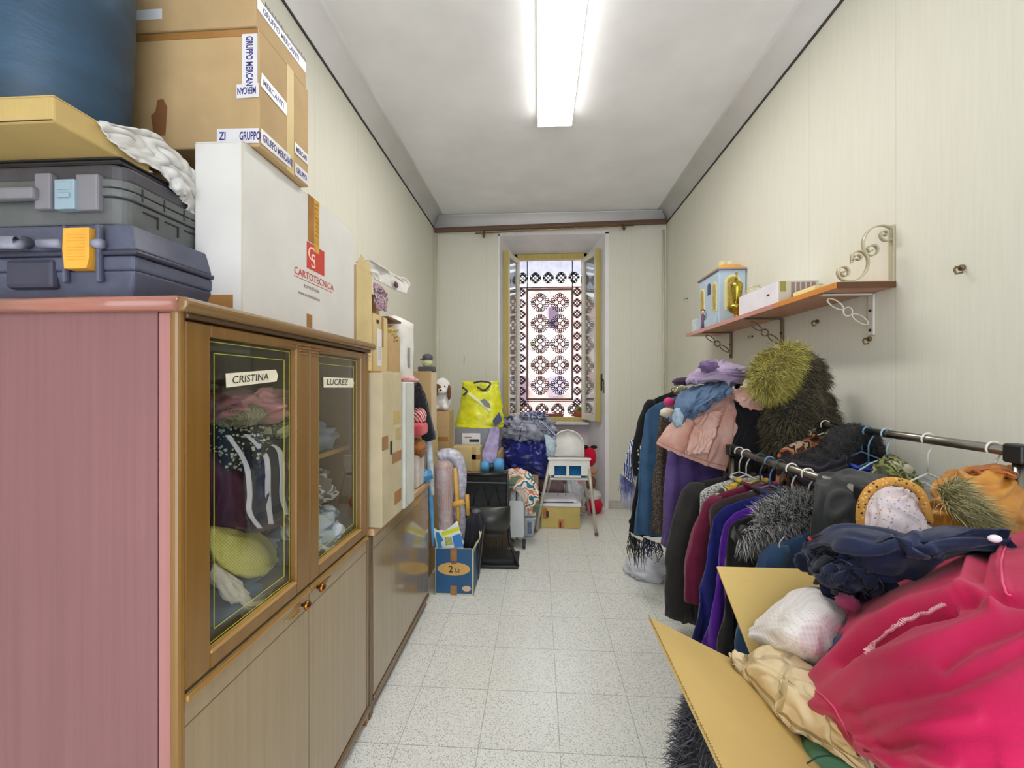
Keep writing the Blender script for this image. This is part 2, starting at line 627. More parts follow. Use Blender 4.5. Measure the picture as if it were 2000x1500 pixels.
def terrazzo(name='terrazzo_tile'):
    t = NT(name)
    vec = t.coord()
    sep = t.n('ShaderNodeSeparateXYZ'); t.l(vec, sep.inputs[0])
    def line(sock, off, step, wd):
        q = t.math('ADD', sock, -off)
        fr = t.math('FRACT', t.math('DIVIDE', q, step))
        d = t.math('ABSOLUTE', t.math('SUBTRACT', fr, 0.5))
        return t.math('GREATER_THAN', d, 0.5 - wd / step / 2)
    lx = line(sep.outputs[0], TX, 0.3, 0.0030)
    ly = line(sep.outputs[1], TY, 0.3035, 0.0030)
    grout = t.math('MAXIMUM', lx, ly)
    v = t.n('ShaderNodeTexVoronoi'); v.inputs['Scale'].default_value = 330
    t.l(vec, v.inputs['Vector'])
    sc = t.n('ShaderNodeSeparateColor'); t.l(v.outputs['Color'], sc.inputs[0])
    chips = t.ramp(sc.outputs[0], [(0.0, lin((92, 94, 88))), (0.08, lin((130, 130, 122))), (0.15, lin((210, 212, 204))), (0.45, lin((238, 240, 234))), (0.9, lin((250, 250, 247)))])
    n2 = t.noise(vec, 320, 2)
    chips = t.mix(0.35, chips, t.ramp(n2, [(0.42, lin((218, 220, 214))), (0.6, lin((248, 249, 244)))]))
    # each tile a touch different
    tx = t.math('FLOOR', t.math('DIVIDE', t.math('ADD', sep.outputs[0], -TX), 0.3))
    ty = t.math('FLOOR', t.math('DIVIDE', t.math('ADD', sep.outputs[1], -TY), 0.3035))
    cmb = t.n('ShaderNodeCombineXYZ'); t.l(tx, cmb.inputs[0]); t.l(ty, cmb.inputs[1])
    wn = t.n('ShaderNodeTexWhiteNoise'); t.l(cmb.outputs[0], wn.inputs[0])
    chips = t.mix(t.math('MULTIPLY', wn.outputs[0], 0.22), chips, lin((220, 221, 210)))
    a = t.mix(t.math('MULTIPLY', grout, 0.65), chips, lin((128, 124, 112)))
    t.l(a, t.p.inputs['Base Color'])
    r = t.math('ADD', t.math('MULTIPLY', t.noise(vec, 6, 3), 0.16), 0.13)
    r2 = t.math('MAXIMUM', r, t.math('MULTIPLY', grout, 0.7))
    t.l(r2, t.p.inputs['Roughness'])
    t.bump(t.math('MULTIPLY', grout, -1.0), 0.35, 0.0015)
    MATS[name] = t.m
    return t.m

TX, TY = 0.078, 1.556
# the floor object's origin is at its middle: shift the grid by that
FX0, FX1, FY0, FY1 = XL - 0.1, XR + 0.1, YR - 0.1, 5.4
TX -= (FX0 + FX1) / 2; TY -= (FY0 + FY1) / 2
PAPER = wallpaper()
PLASTER = plain('ceiling_paint', (244, 244, 246), 0.8, var=0.02, vscale=2, bump=0.08, bscale=60)
WHITE = plain('white_paint', (238, 236, 238), 0.55, var=0.03, vscale=4)
TERR = terrazzo()

struct(MB().box(FX0, FX1, FY0, FY1, -0.08, 0.0).build('floor', TERR))
struct(MB().box(XL - 0.15, XR + 0.15, YR - 0.1, 5.4, ZC, ZC + 0.1).build('ceiling', PLASTER))
struct(MB().box(XL - 0.12, XL, YR - 0.1, YB, 0, ZW + 0.12).build('wall_left', PAPER))
struct(MB().box(XR, XR + 0.12, YR - 0.1, YB, 0, ZW + 0.12).build('wall_right', PAPER))
RX0, RX1, FRX0, FRX1, YF = -0.434, 0.727, -0.30, 0.585, 5.15
wb = MB()
wb.prism([(RX0, YB), (FRX0, YF), (FRX0, 5.4), (XL - 0.12, 5.4), (XL - 0.12, YB)], 'z', 0, ZW + 0.12)
wb.prism([(RX1, YB), (FRX1, YF), (FRX1, 5.4), (XR + 0.12, 5.4), (XR + 0.12, YB)][::-1], 'z', 0, ZW + 0.12)
wb.prism([(YB, 3.0), (YF, 2.93), (5.4, 2.93), (5.4, ZW + 0.12), (YB, ZW + 0.12)], 'x', RX0 - 0.001, RX1 + 0.001)
struct(wb.build('wall_back', PAPER))
wp = MB().box(FRX0, FRX1, 5.12, 5.4, 0, 0.88)
struct(wp.build('wall_under_window', plain('lilac_plaster', (222, 208, 214), 0.7, var=0.05, vscale=3)))
# white lining of the reveal
rv = MB()
rv.prism([(RX0 - 0.012, YB - 0.006), (RX0 + 0.006, YB - 0.006), (FRX0 + 0.008, YF), (FRX0 - 0.01, YF)], 'z', 0, 3.0)
rv.prism([(RX1 + 0.035, YB - 0.006), (RX1 - 0.006, YB - 0.006), (FRX1 - 0.008, YF), (FRX1 + 0.01, YF)][::-1], 'z', 0, 3.0)
rv.prism([(YB - 0.006, 2.985), (YF, 2.915), (YF, 2.94), (YB - 0.006, 3.02)], 'x', RX0 - 0.012, RX1 + 0.035)
struct(rv.build('trim_1', WHITE))
# cove between walls and ceiling, on three sides
def cove(x0, y0, x1, y1, nx, ny, r=0.12):
    m = MB()
    P = []
    for i in range(9):
        a = math.pi / 2 * i / 8
        o = r * (1 - math.cos(a)) ; h = r * math.sin(a)
        P.append([(x0 + nx * o, y0 + ny * o, ZW + h), (x1 + nx * o, y1 + ny * o, ZW + h)])
    m.grid(P)
    return m
struct(cove(XL, YR, XL, YB, 1, 0).build('trim_2', PLASTER, smooth=True, solid=0.004))
struct(cove(XR, YR, XR, YB, -1, 0).build('trim_3', PLASTER, smooth=True, solid=0.004))
struct(cove(XL, YB, XR, YB, 0, -1, 0.11).build('trim_4', PLASTER, smooth=True, solid=0.004))
DARKLINE = plain('dark_edging', (52, 50, 46), 0.6)
struct(MB().box(XL, XL + 0.007, YR, YB, ZW - 0.006, ZW + 0.006).build('trim_5', DARKLINE))
struct(MB().box(XR - 0.007, XR, YR, YB, ZW - 0.006, ZW + 0.006).build('trim_6', DARKLINE))
BASE = plain('grey_marble', (196, 190, 180), 0.35, var=0.12, vscale=9)
struct(MB().box(RX1 + 0.03, XR, YB - 0.015, YB, 0, 0.085).box(XL, RX0 - 0.01, YB - 0.015, YB, 0, 0.085).build('baseboard_back', BASE, bevel=0.003))
struct(MB().box(XR - 0.014, XR, YR, YB - 0.015, 0, 0.085).build('baseboard_right', BASE, bevel=0.003))
struct(MB().box(XL, XL + 0.014, YR, YB - 0.015, 0, 0.085).build('baseboard_left', BASE, bevel=0.003))
# unseen rear wall, its doorway widened so more daylight fills the room
wr = MB().box(XL - 0.12, -0.85, YR - 0.1, YR, 0, ZW + 0.12).box(1.2, XR + 0.12, YR - 0.1, YR, 0, ZW + 0.12).box(-0.85, 1.2, YR - 0.1, YR, 2.5, ZW + 0.12)
struct(wr.build('wall_rear', PAPER))
# thin pipes painted like the wall, in the back corners
PIPEM = plain('pipe_paint', (218, 214, 190), 0.5)
struct(MB().cyl((XR - 0.035, YB - 0.03, 0.08), (XR - 0.035, YB - 0.03, 3.0), 0.011).build('trim_7', PIPEM, smooth=True))
struct(MB().cyl((XL + 0.03, YB - 0.03, 0.08), (XL + 0.03, YB - 0.03, 3.0), 0.008).build('trim_8', PIPEM, smooth=True))

# ------------------------------------------------------------------ window
YELLOW = wood('yellow_lacquered_wood', (206, 190, 112), (186, 166, 84), 0.35, 'z', 30)
PALEW = plain('pale_lacquer', (226, 222, 206), 0.35)
GL = clear_glass('window_glass', (240, 243, 242), 1.6)
w1 = thing('window_1', 'open window with yellow-edged casements folded back into the reveal', 'window', ((FRX0 + FRX1) / 2, YF, 0.90))
del w1['category']; w1['kind'] = 'structure'
fr = MB()
fr.box(FRX0 + 0.008, FRX0 + 0.05, 5.115, 5.18, 0.93, 2.915)
fr.box(FRX1 - 0.05, FRX1 - 0.008, 5.115, 5.18, 0.93, 2.915)
fr.box(FRX0 + 0.008, FRX1 - 0.008, 5.115, 5.18, 2.845, 2.915)
fr.box(FRX0 + 0.008, FRX1 - 0.008, 5.115, 5.18, 0.90, 0.955)
fr.build('window_frame', YELLOW, w1, bevel=0.006)
MB().box(FRX0 - 0.0, FRX1 + 0.0, 4.98, 5.40, 0.875, 0.905).build('window_sill', plain('pale_marble', (228, 222, 222), 0.3, var=0.08), w1, bevel=0.004)

def casement(hx, hy, ex, ey, z0, z1, side):
    h = Vector((hx, hy, 0)); e = Vector((ex, ey, 0))
    u = (e - h); L = u.length; u.normalize(); n = Vector((-u.y, u.x, 0)) * side
    M = Matrix((u, n, Vector((0, 0, 1)))).transposed().to_4x4(); M.translation = h
    s = 0.058; tk = 0.042
    m = MB()
    m.box(0, s, 0, tk, z0, z1, 0, M).box(L - s, L, 0, tk, z0, z1, 0, M)
    m.box(s, L - s, 0, tk, z0, z0 + s + 0.02, 0, M).box(s, L - s, 0, tk, z1 - s, z1, 0, M)
    fx = m.build('casement', PALEW, w1, bevel=0.005)
    m = MB()      # yellow edge of the closing stile and the bead
    m.box(L - 0.001, L + 0.016, -0.004, tk + 0.006, z0, z1, 0, M)
    m.box(0, L, -0.003, 0.004, z1 - 0.012, z1 + 0.006, 0, M)
    e1 = m.build('casement_edge', YELLOW, None, bevel=0.003)
    e1.parent = fx; e1.location = Vector(e1['_base']) - Vector(w1['_base'])
    g = MB().box(s, L - s, tk * 0.4, tk * 0.55, z0 + s, z1 - s, 0, M).build('pane', GL, None)
    g.parent = fx; g.location = Vector(g['_base']) - Vector(w1['_base'])
    hh = MB()
    for zz in (z0 + 0.25, z1 - 0.25):
        hh.cyl(M @ Vector((0, tk, zz - 0.04)), M @ Vector((0, tk, zz + 0.04)), 0.008, 10)
    h1 = hh.build('hinge', metal('dull_steel', (120, 115, 105)), None)
    h1.parent = fx; h1.location = Vector(h1['_base']) - Vector(w1['_base'])
    return fx
casement(-0.262, 5.11, -0.378, 4.735, 0.935, 2.84, 1)
cR = casement(0.548, 5.11, 0.672, 4.735, 0.935, 2.84, -1)
hm = MB()
hm.box(0.682, 0.70, 4.722, 4.745, 1.28, 1.46)
hm.tube([(0.695, 4.73, 1.40), (0.712, 4.70, 1.39), (0.718, 4.695, 1.33), (0.716, 4.695, 1.25)], 0.010, 8)
hd = hm.build('handle', plain('dark_bronze', (58, 52, 46), 0.4, 0.6), None, bevel=0.002)
hd.parent = cR; hd.location = Vector(hd['_base']) - Vector(w1['_base'])

# ------------------------------------------------------------------ wrought iron grille outside
IRON = plain('wrought_iron', (40, 32, 34), 0.7)
IRONB = plain('painted_iron_bar', (120, 96, 92), 0.6, 0.2)
YG = 5.33
gr = thing('window_grille', 'wrought iron security grille with rosettes of scrolls outside the window', 'window grille', (0.14, YG, 0.905))
def P2(px, py, Y=YG):
    p = at(px, py, Y=Y); return p.x, p.z
cx0, cz1 = P2(1030, 566); cx1, cz0 = P2(1118, 780)
m = MB()
bw = 0.013
gx0, gx1 = FRX0 + 0.01, FRX1 - 0.01
for a, b, c_, d in ((cx0, cx0, cz0, cz1), (cx1, cx1, cz0, cz1)):
    m.box(a - bw, a + bw, YG - 0.012, YG + 0.012, c_ - bw, d + bw)
m.box(cx0, cx1, YG - 0.012, YG + 0.012, cz0 - bw, cz0 + bw).box(cx0, cx1, YG - 0.012, YG + 0.012, cz1 - bw, cz1 + bw)
m.build('centre_frame', IRONB, gr, bevel=0.003)
m = MB()
m.box(gx0, gx0 + 0.012, YG - 0.006, YG + 0.006, 0.906, 2.92).box(gx1 - 0.012, gx1, YG - 0.006, YG + 0.006, 0.906, 2.92)
xv, _ = P2(1136, 700)
m.box(xv - 0.004, xv + 0.004, YG - 0.006, YG + 0.006, 0.906, 2.92)
for px_ in (1030, 1118):
    xq, _ = P2(px_, 540)
    m.box(xq - 0.006, xq + 0.006, YG - 0.006, YG + 0.006, cz1, 2.92)
m.box(gx0, gx1, YG - 0.006, YG + 0.006, 2.90, 2.92).box(gx0, gx1, YG - 0.006, YG + 0.006, 0.906, 0.92)
m.box(gx0, gx1, YG - 0.006, YG + 0.006, cz0 - 0.03, cz0 - 0.02).box(gx0, gx1, YG - 0.006, YG + 0.006, cz1 + 0.02, cz1 + 0.03)
m.build('border_bars', IRON, gr)

def spiral(c, r0, r1, a0, turns, flip, n=22):
    pts = []
    for i in range(n):
        t = i / (n - 1)
        a = a0 + flip * t * turns * 2 * math.pi
        r = r0 + (r1 - r0) * t
        pts.append((c[0] + r * math.cos(a), YG, c[1] + r * math.sin(a)))
    return pts
def rosette_mesh(cx, cz, R, lobes=4, thick=0.0056):
    m = MB()
    for k in range(lobes):
        th = math.pi / 2 * k * (4 / lobes) + math.pi / 2
        dx, dz = math.cos(th), math.sin(th)
        for sgn in (1, -1):
            qx, qz = -dz * sgn, dx * sgn
            c = (cx + R * (0.60 * dx + 0.20 * qx), cz + R * (0.60 * dz + 0.20 * qz))
            # start inside the lobe, wind outwards, end towards the middle
            a0 = math.atan2(-dz, -dx) + sgn * 0.6
            pts = spiral(c, R * 0.07, R * 0.25, a0, 1.35, sgn)
            pts.append((cx + R * 0.30 * (dx * 0.7 + qx * 0.7), YG, cz + R * 0.30 * (dz * 0.7 + qz * 0.7)))
            pts.append((cx + 0.05 * R * (dx + qx), YG, cz + 0.05 * R * (dz + qz)))
            m.tube(pts, thick, 5)
        e = th + math.pi / 4
        m.tube([(cx + math.cos(e) * R * 0.1, YG, cz + math.sin(e) * R * 0.1), (cx + math.cos(e) * R * 0.80, YG, cz + math.sin(e) * R * 0.80)], thick, 5)
    ring = [(cx + R * 0.10 * math.cos(a), YG, cz + R * 0.10 * math.sin(a)) for a in [i * math.pi / 5 for i in range(10)]]
    m.tube(ring, thick, 5, closed=True)
    return m
proto = None
for py in (591, 632, 672, 713, 753):
    for px_ in (1055, 1093):
        x, z = P2(px_, py)
        if proto is None:
            proto = rosette_mesh(x, z, 0.145).build('rosette', IRON, gr, smooth=True); p0 = Vector((x, 0, z))
        else:
            c = proto.copy(); COL.objects.link(c); c.parent = gr
            c.location = Vector((x, 0, z)) - p0
proto = None
zs = [0.99 + (2.5 - 0.99) * i / 11 for i in range(12)]
for x in (0.5 * (gx0 + cx0) + 0.0, 0.5 * (cx1 + xv), ):
    for z in zs[1:]:
        if proto is None:
            proto = rosette_mesh(x, z, 0.066, thick=0.0042).build('scroll', IRON, gr, smooth=True); p0 = Vector((x, 0, z))
        else:
            c = proto.copy(); COL.objects.link(c); c.parent = gr; c.location = Vector((x, 0, z)) - p0
proto = None
for z in (1.03,):
    for x in (-0.16, 0.04, 0.24, 0.44):
        if proto is None:
            proto = rosette_mesh(x, z, 0.10).build('bottom_scroll', IRON, gr, smooth=True); p0 = Vector((x, 0, z))
        else:
            c = proto.copy(); COL.objects.link(c); c.parent = gr; c.location = Vector((x, 0, z)) - p0
proto = None
for z in (2.68,):
    for x in (-0.20, -0.04, 0.12, 0.28, 0.44):
        if proto is None:
            proto = rosette_mesh(x, z, 0.085).build('top_scroll', IRON, gr, smooth=True); p0 = Vector((x, 0, z))
        else:
            c = proto.copy(); COL.objects.link(c); c.parent = gr; c.location = Vector((x, 0, z)) - p0

# ------------------------------------------------------------------ opposite building and ground outside
struct(MB().box(-8, 9, 5.42, 12, -0.75, -0.7).build('ground_outside', plain('street_paving', (170, 165, 160), 0.8, var=0.1)))
ob = thing('opposite_building', 'pink plastered building across the street seen through the grille', 'building', (0.5, 9.0, -0.7))
PINK = blotch('pink_plaster', [(198, 166, 154), (188, 154, 144), (208, 184, 174), (184, 160, 162)], 1.6, 0.85)
MB().box(-6, 7, 9.0, 9.4, -0.7, 3.45).build('wall', PINK, ob)
MB().box(-6, 7, 9.0, 9.4, 3.45, 4.6).build('upper_wall', plain('grey_render', (150, 148, 156), 0.8, var=0.1), ob)
MB().box(-6, 7, 8.72, 9.1, 3.42, 3.58).build('cornice', plain('white_stone', (244, 242, 238), 0.7), ob, bevel=0.01)
m = MB().cyl((-6, 8.8, 3.98), (7, 8.8, 3.98), 0.035).cyl((-6, 8.8, 4.12), (7, 8.8, 4.12), 0.025)
m.build('pipe', plain('white_pipe', (235, 235, 238), 0.5), ob, smooth=True)
for (px0, py0, px1, py1, c, nm) in ((1072, 600, 1090, 640, (96, 76, 92), 'shuttered_window'), (1036, 660, 1050, 682, (170, 166, 140), 'wall_box'), (1012, 735, 1032, 790, (120, 96, 104), 'doorway'), (1072, 735, 1100, 775, (150, 140, 150), 'basement_window')):
    a = at(px0, py1, Y=8.97); b = at(px1, py0, Y=8.97)
    MB().box(a.x, b.x, 8.94, 9.02, a.z, b.z).build(nm, plain(nm + '_paint', c, 0.7), ob, bevel=0.01)
# pots on the outer sill
TERC = plain('terracotta', (186, 106, 84), 0.8, var=0.15, vscale=30)
p = thing('potted_plant', 'terracotta pot with a light green seedling on the outer window sill', 'potted plant', (0.49, 5.24, 0.906))
px_ = at(1131, 800, Y=5.24).x
MB().lathe([(0.048, 0), (0.066, 0.10), (0.074, 0.10), (0.074, 0.125), (0.064, 0.125), (0.06, 0.11), (0.0, 0.11)], (px_, 5.24, 0.906), 24).build('pot', TERC, p, smooth=True, bevel=0.002)
lf = MB()
for i in range(34):
    a = rng.rand() * 6.28; r = 0.012 + 0.06 * rng.rand(); h = 0.02 + 0.06 * rng.rand()
    b = Vector((px_ + 0.012 * math.cos(a), 5.24 + 0.012 * math.sin(a), 1.02)); e = Vector((px_ + r * math.cos(a), 5.24 + r * math.sin(a), 1.02 + h))
    s_ = Vector((-math.sin(a), math.cos(a), 0)) * 0.014
    md = b.lerp(e, 0.6) + Vector((0, 0, 0.012))
    lf.add([b, md + s_, e, md - s_], [(0, 1, 2, 3)])
lf.build('leaves', plain('seedling_leaves', (150, 190, 76), 0.6, var=0.3, vscale=30), p, solid=0.001)
t0 = thing('planter_trough', 'long empty terracotta trough on the outer window sill', 'planter', (0.2, 5.24, 0.906))
a = at(1056, 812, Y=5.24); b = at(1100, 812, Y=5.24)
tm = MB()
for (x0, x1, y0, y1, z0, z1) in ((a.x, b.x, 5.19, 5.29, 0.906, 0.915), (a.x, a.x + 0.01, 5.19, 5.29, 0.915, 0.985), (b.x - 0.01, b.x, 5.19, 5.29, 0.915, 0.985), (a.x + 0.01, b.x - 0.01, 5.19, 5.20, 0.915, 0.985), (a.x + 0.01, b.x - 0.01, 5.28, 5.29, 0.915, 0.985)):
    tm.box(x0, x1, y0, y1, z0, z1)
tm.build('trough', TERC, t0, bevel=0.002)
MB().box(a.x - 0.006, b.x + 0.006, 5.184, 5.193, 0.972, 0.992).build('rim', TERC, t0, bevel=0.002)

# ------------------------------------------------------------------ ceiling lamp
cl = thing('ceiling_light', 'long fluorescent ceiling light with white diffuser, switched on', 'ceiling light', (0.11, 2.33, 3.115))
hx0, hx1, hy0, hy1 = -0.006, 0.228, 1.71, 2.93
m = MB().box(hx0, hx1, hy0, hy0 + 0.009, 3.11, 3.193).box(hx0, hx1, hy1 - 0.009, hy1, 3.11, 3.193)
m.box(hx0 - 0.004, hx1 + 0.004, hy0 + 0.009, hy1 - 0.009, 3.166, 3.193)
m.box(hx0, hx0 + 0.004, hy0 + 0.009, hy1 - 0.009, 3.110, 3.116).box(hx1 - 0.004, hx1, hy0 + 0.009, hy1 - 0.009, 3.110, 3.116)
m.build('housing', plain('lamp_housing_white', (240, 240, 236), 0.4), cl, bevel=0.002)
t = NT('lamp_diffuser')
e = t.p.inputs['Emission Color']; e.default_value = (1.0, 0.975, 0.93, 1)
t.p.inputs['Emission Strength'].default_value = LAMP_STRENGTH
t.p.inputs['Base Color'].default_value = (0.9, 0.9, 0.9, 1)
MB().box(hx0 + 0.004, hx1 - 0.004, hy0 + 0.009, hy1 - 0.009, 3.113, 3.116).build('diffuser', t.m, cl)
t2 = NT('lamp_diffuser_side')
t2.p.inputs['Emission Color'].default_value = (1.0, 0.975, 0.93, 1)
t2.p.inputs['Emission Strength'].default_value = 2.8
MB().box(hx0 + 0.004, hx1 - 0.004, hy0 + 0.009, hy1 - 0.009, 3.1165, 3.165).build('diffuser_sides', t2.m, cl)

# ------------------------------------------------------------------ curtain rail
cr = thing('curtain_rail', 'dark brown wooden curtain rail spanning the window wall under the ceiling', 'curtain rail', (0.1, 4.6, 3.02))
BRN = wood('dark_rail_wood', (124, 92, 66), (92, 66, 48), 0.45, 'x', 40)
zl, zr_ = 3.045, 3.085
v = []
for x, z in ((XL + 0.008, zl), (XR - 0.008, zr_)):
    v += [(x, 4.60, z - 0.022), (x, 4.655, z - 0.022), (x, 4.655, z + 0.022), (x, 4.60, z + 0.022)]
MB().add(v, [(0, 1, 2, 3), (7, 6, 5, 4), (0, 4, 5, 1), (1, 5, 6, 2), (2, 6, 7, 3), (3, 7, 4, 0)]).build('rail_board', BRN, cr, bevel=0.008)
a = at(928, 456, Y=4.56); b = at(1238, 440, Y=4.56)
MB().cyl(a, b, 0.008, 12).build('rod', metal('old_brass', (176, 150, 110), 0.35), cr, smooth=True)
for px_, py_ in ((945, 455), (1219, 441)):
    q = at(px_, py_, Y=4.56)
    MB().box(q.x - 0.008, q.x + 0.008, 4.55, 4.62, q.z - 0.012, q.z + 0.02).lathe([(0.0, -0.055), (0.012, -0.04), (0.016, -0.02), (0.006, -0.01)], (q.x, 4.56, q.z), 12).build('bracket', plain('bracket_brass', (110, 92, 62), 0.4, 0.7), cr, bevel=0.002)
for i in range(16):
    q = a.lerp(b, 0.04 + 0.92 * ((i * 0.618) % 1.0))
    ring = [(q.x, 4.56 + 0.014 * math.cos(k * math.pi / 5), q.z - 0.006 + 0.014 * math.sin(k * math.pi / 5)) for k in range(10)]
    MB().tube(ring, 0.0022, 5, closed=True).build('curtain_ring', plain('ring_bone', (214, 196, 170), 0.5), cr, smooth=True)
# a nail with a hook on the back wall
q = at(907, 700, Y=YB - 0.003)
tag(MB().tube([(q.x, YB, q.z + 0.02), (q.x, YB - 0.012, q.z + 0.02), (q.x, YB - 0.014, q.z - 0.02), (q.x - 0.003, YB - 0.012, q.z - 0.06)], 0.0025, 6).build('wall_hook', plain('hook_grey', (120, 118, 112), 0.5)), 'small thin hook on the back wall above the yellow bag', 'hook')
# ================================================================== THE CABINETS
SIDEW = wood('rosy_lit_side', (142, 96, 98), (128, 84, 86), 0.28, 'z', 55, coat=0.35)  # rosy cast of the light painted into the brown cabinet side
SIDES = wood('rosy_lit_strip', (176, 122, 118), (162, 108, 104), 0.28, 'z', 40, coat=0.3)  # same rosy light put into the colour of the side strip
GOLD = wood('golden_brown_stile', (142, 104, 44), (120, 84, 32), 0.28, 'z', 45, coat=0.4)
GOLDY = wood('golden_brown_rail', (142, 104, 44), (122, 86, 32), 0.28, 'y', 45, coat=0.4)
PANEL = wood('olive_brown_panel', (164, 142, 104), (150, 128, 92), 0.16, 'z', 70, coat=0.6)
PLINTH = wood('plinth_veneer', (128, 104, 72), (106, 84, 56), 0.3, 'y', 45, coat=0.3)
DARKW = plain('dark_gap', (58, 40, 20), 0.5)
MOULD = wood('top_moulding', (150, 116, 68), (112, 82, 48), 0.25, 'y', 30, coat=0.5)
INNER = wood('cabinet_lining', (150, 136, 116), (134, 120, 100), 0.5, 'z', 40)
XF = -0.67
Y0, Y1, ZT = 0.756, 1.648, 1.505
tc = thing('display_cabinet', 'tall brown cabinet with two glazed doors above two plain doors', 'cabinet', (-0.91, 1.2, 0))
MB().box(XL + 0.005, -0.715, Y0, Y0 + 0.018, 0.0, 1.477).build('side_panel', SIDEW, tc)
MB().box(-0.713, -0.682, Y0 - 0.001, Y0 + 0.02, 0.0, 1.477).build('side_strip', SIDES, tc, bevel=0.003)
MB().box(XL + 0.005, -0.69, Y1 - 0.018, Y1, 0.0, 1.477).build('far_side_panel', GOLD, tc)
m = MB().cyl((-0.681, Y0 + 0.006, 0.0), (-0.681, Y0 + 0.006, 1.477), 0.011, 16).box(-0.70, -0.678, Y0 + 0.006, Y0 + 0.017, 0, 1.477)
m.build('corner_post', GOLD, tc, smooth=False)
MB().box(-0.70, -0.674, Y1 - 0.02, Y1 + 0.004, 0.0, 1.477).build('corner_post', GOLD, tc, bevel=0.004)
MB().box(XL + 0.005, XL + 0.012, Y0 + 0.018, Y1 - 0.018, 0.05, 1.46).build('back_panel', INNER, tc)
MB().box(XL + 0.012, -0.695, Y0 + 0.018, Y1 - 0.018, 0.735, 0.752).build('middle_board', INNER, tc)
MB().box(XL + 0.012, -0.745, Y0 + 0.018, Y1 - 0.018, 1.088, 1.104).build('shelf', wood('shelf_ply', (190, 150, 96), (168, 130, 80), 0.4, 'y'), tc)
MB().box(XL + 0.012, -0.695, Y0 + 0.018, Y1 - 0.018, 0.05, 0.068).build('bottom_board', INNER, tc)
MB().box(-0.706, -0.694, (Y0 + Y1) / 2 - 0.012, (Y0 + Y1) / 2 + 0.012, 0.068, 1.46).build('divider', DARKW, tc)
# top: board with a thick rounded nosing
prof = [(-0.66 + 0.014 * math.cos(a), 1.491 + 0.014 * math.sin(a)) for a in [(-math.pi / 2) + math.pi * i / 8 for i in range(9)]]
poly = [(XL + 0.004, 1.477)] + prof + [(XL + 0.004, 1.505)]
MB().prism([(x, z) for x, z in poly], 'y', Y0 - 0.012, Y1 + 0.012).build('top_board', MOULD, tc, bevel=0.005, ang=50)
MB().box(-0.68, -0.663, Y0 + 0.01, Y1, 1.467, 1.478).build('cornice_strip', plain('cornice_dark', (84, 62, 40), 0.35), tc, bevel=0.003)
pm = MB()
pm.cyl((XL + 0.01, Y0 - 0.012, 1.491), (-0.664, Y0 - 0.012, 1.491), 0.0138, 16)
pm.build('side_moulding', wood('rosy_lit_moulding', (186, 128, 112), (160, 100, 84), 0.25, 'x', coat=0.4), tc, smooth=True)  # top moulding again, tinted rosy for the light on this side
MB().box(-0.716, -0.69, Y0 + 0.02, Y1 - 0.02, 0.0, 0.066).build('plinth', PLINTH, tc)
MB().box(-0.69, -0.664, Y0 + 0.01, Y1, 0.048, 0.07).build('plinth_moulding', PLINTH, tc, bevel=0.006)
GLC = clear_glass('cabinet_glass', (250, 252, 250), 1.4)
LINE = plain('lime_gilt_line', (196, 200, 70), 0.4)
TAPE = plain('masking_tape', (238, 232, 206), 0.7, var=0.05, vscale=30)
INK = plain('black_marker', (44, 42, 40), 0.6)
BRASS = metal('cabinet_brass', (176, 120, 60), 0.25)
def glass_door(ya, yb, flip):
    z0, z1 = 0.757, 1.463
    d = None
    st0, st1 = (0.062, 0.066) if not flip else (0.05, 0.05)
    ga, gb, gz0, gz1 = ya + st0, yb - st1, 0.792, 1.438
    m = MB()
    m.box(-0.692, XF, ya, ga, z0, z1)
    m.box(-0.692, XF, gb, yb, z0, z1)
    m.box(-0.692, XF, ga, gb, z0, gz0)
    m.box(-0.692, XF, ga, gb, gz1, z1)
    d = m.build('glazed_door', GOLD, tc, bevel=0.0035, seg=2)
    def sub(mb, nm, mt, **k):
        o = mb.build(nm, mt, None, **k)
        o.parent = d; o.location = Vector(o['_base']) - Vector(tc['_base'])
        return o
    sub(MB().box(-0.6905, -0.688, ga, gb, gz0, gz1), 'pane', GLC)
    m = MB()
    for k, off in ((0.0006, 0.006), (0.0006, 0.030)):
        x0, x1 = -0.688, -0.6872
        w_ = 0.0016
        a_, b_, c_, d_ = ga + off, gb - off, gz0 + off * 1.0, gz1 - off * 1.0
        m.box(x0, x1, a_, a_ + w_, c_, d_).box(x0, x1, b_ - w_, b_, c_, d_)
        m.box(x0, x1, a_ + w_, b_ - w_, c_, c_ + w_).box(x0, x1, a_ + w_, b_ - w_, d_ - w_, d_)
    sub(m, 'gilt_lines', LINE)
    # bead along the foot of the pane
    sub(MB().box(-0.688, -0.668, ga, gb, gz0 - 0.004, gz0 + 0.004), 'bead', wood('pale_bead', (196, 156, 88), (170, 128, 66), 0.3, 'y', coat=0.4), bevel=0.003)
    # carved capital at the top of the meeting stile
    m = MB()
    yc = (gb + yb) / 2 if not flip else (ya + ga) / 2
    for i in range(4):
        m.box(XF - 0.002, XF + 0.006 - 0.001 * i, yc - 0.026 + 0.003 * i, yc + 0.026 - 0.003 * i, 1.451 - 0.008 * i, 1.455 - 0.008 * i)
    for i in range(2):
        s_ = -1 if not flip else 1
        m.box(XF - 0.001, XF + 0.003, *(sorted((yc + s_ * 0.03, yc + s_ * 0.09))), 1.453 - 0.009 * i, 1.4555 - 0.009 * i)
    sub(m, 'carved_capital', wood('capital_wood', (170, 122, 70), (120, 82, 44), 0.3, 'y'), bevel=0.0012)
    # masking tape name label
    tn = MB()
    return d, sub, (ga, gb)
d1, sub1, (ga, gb) = glass_door(0.768, 1.2065, False)
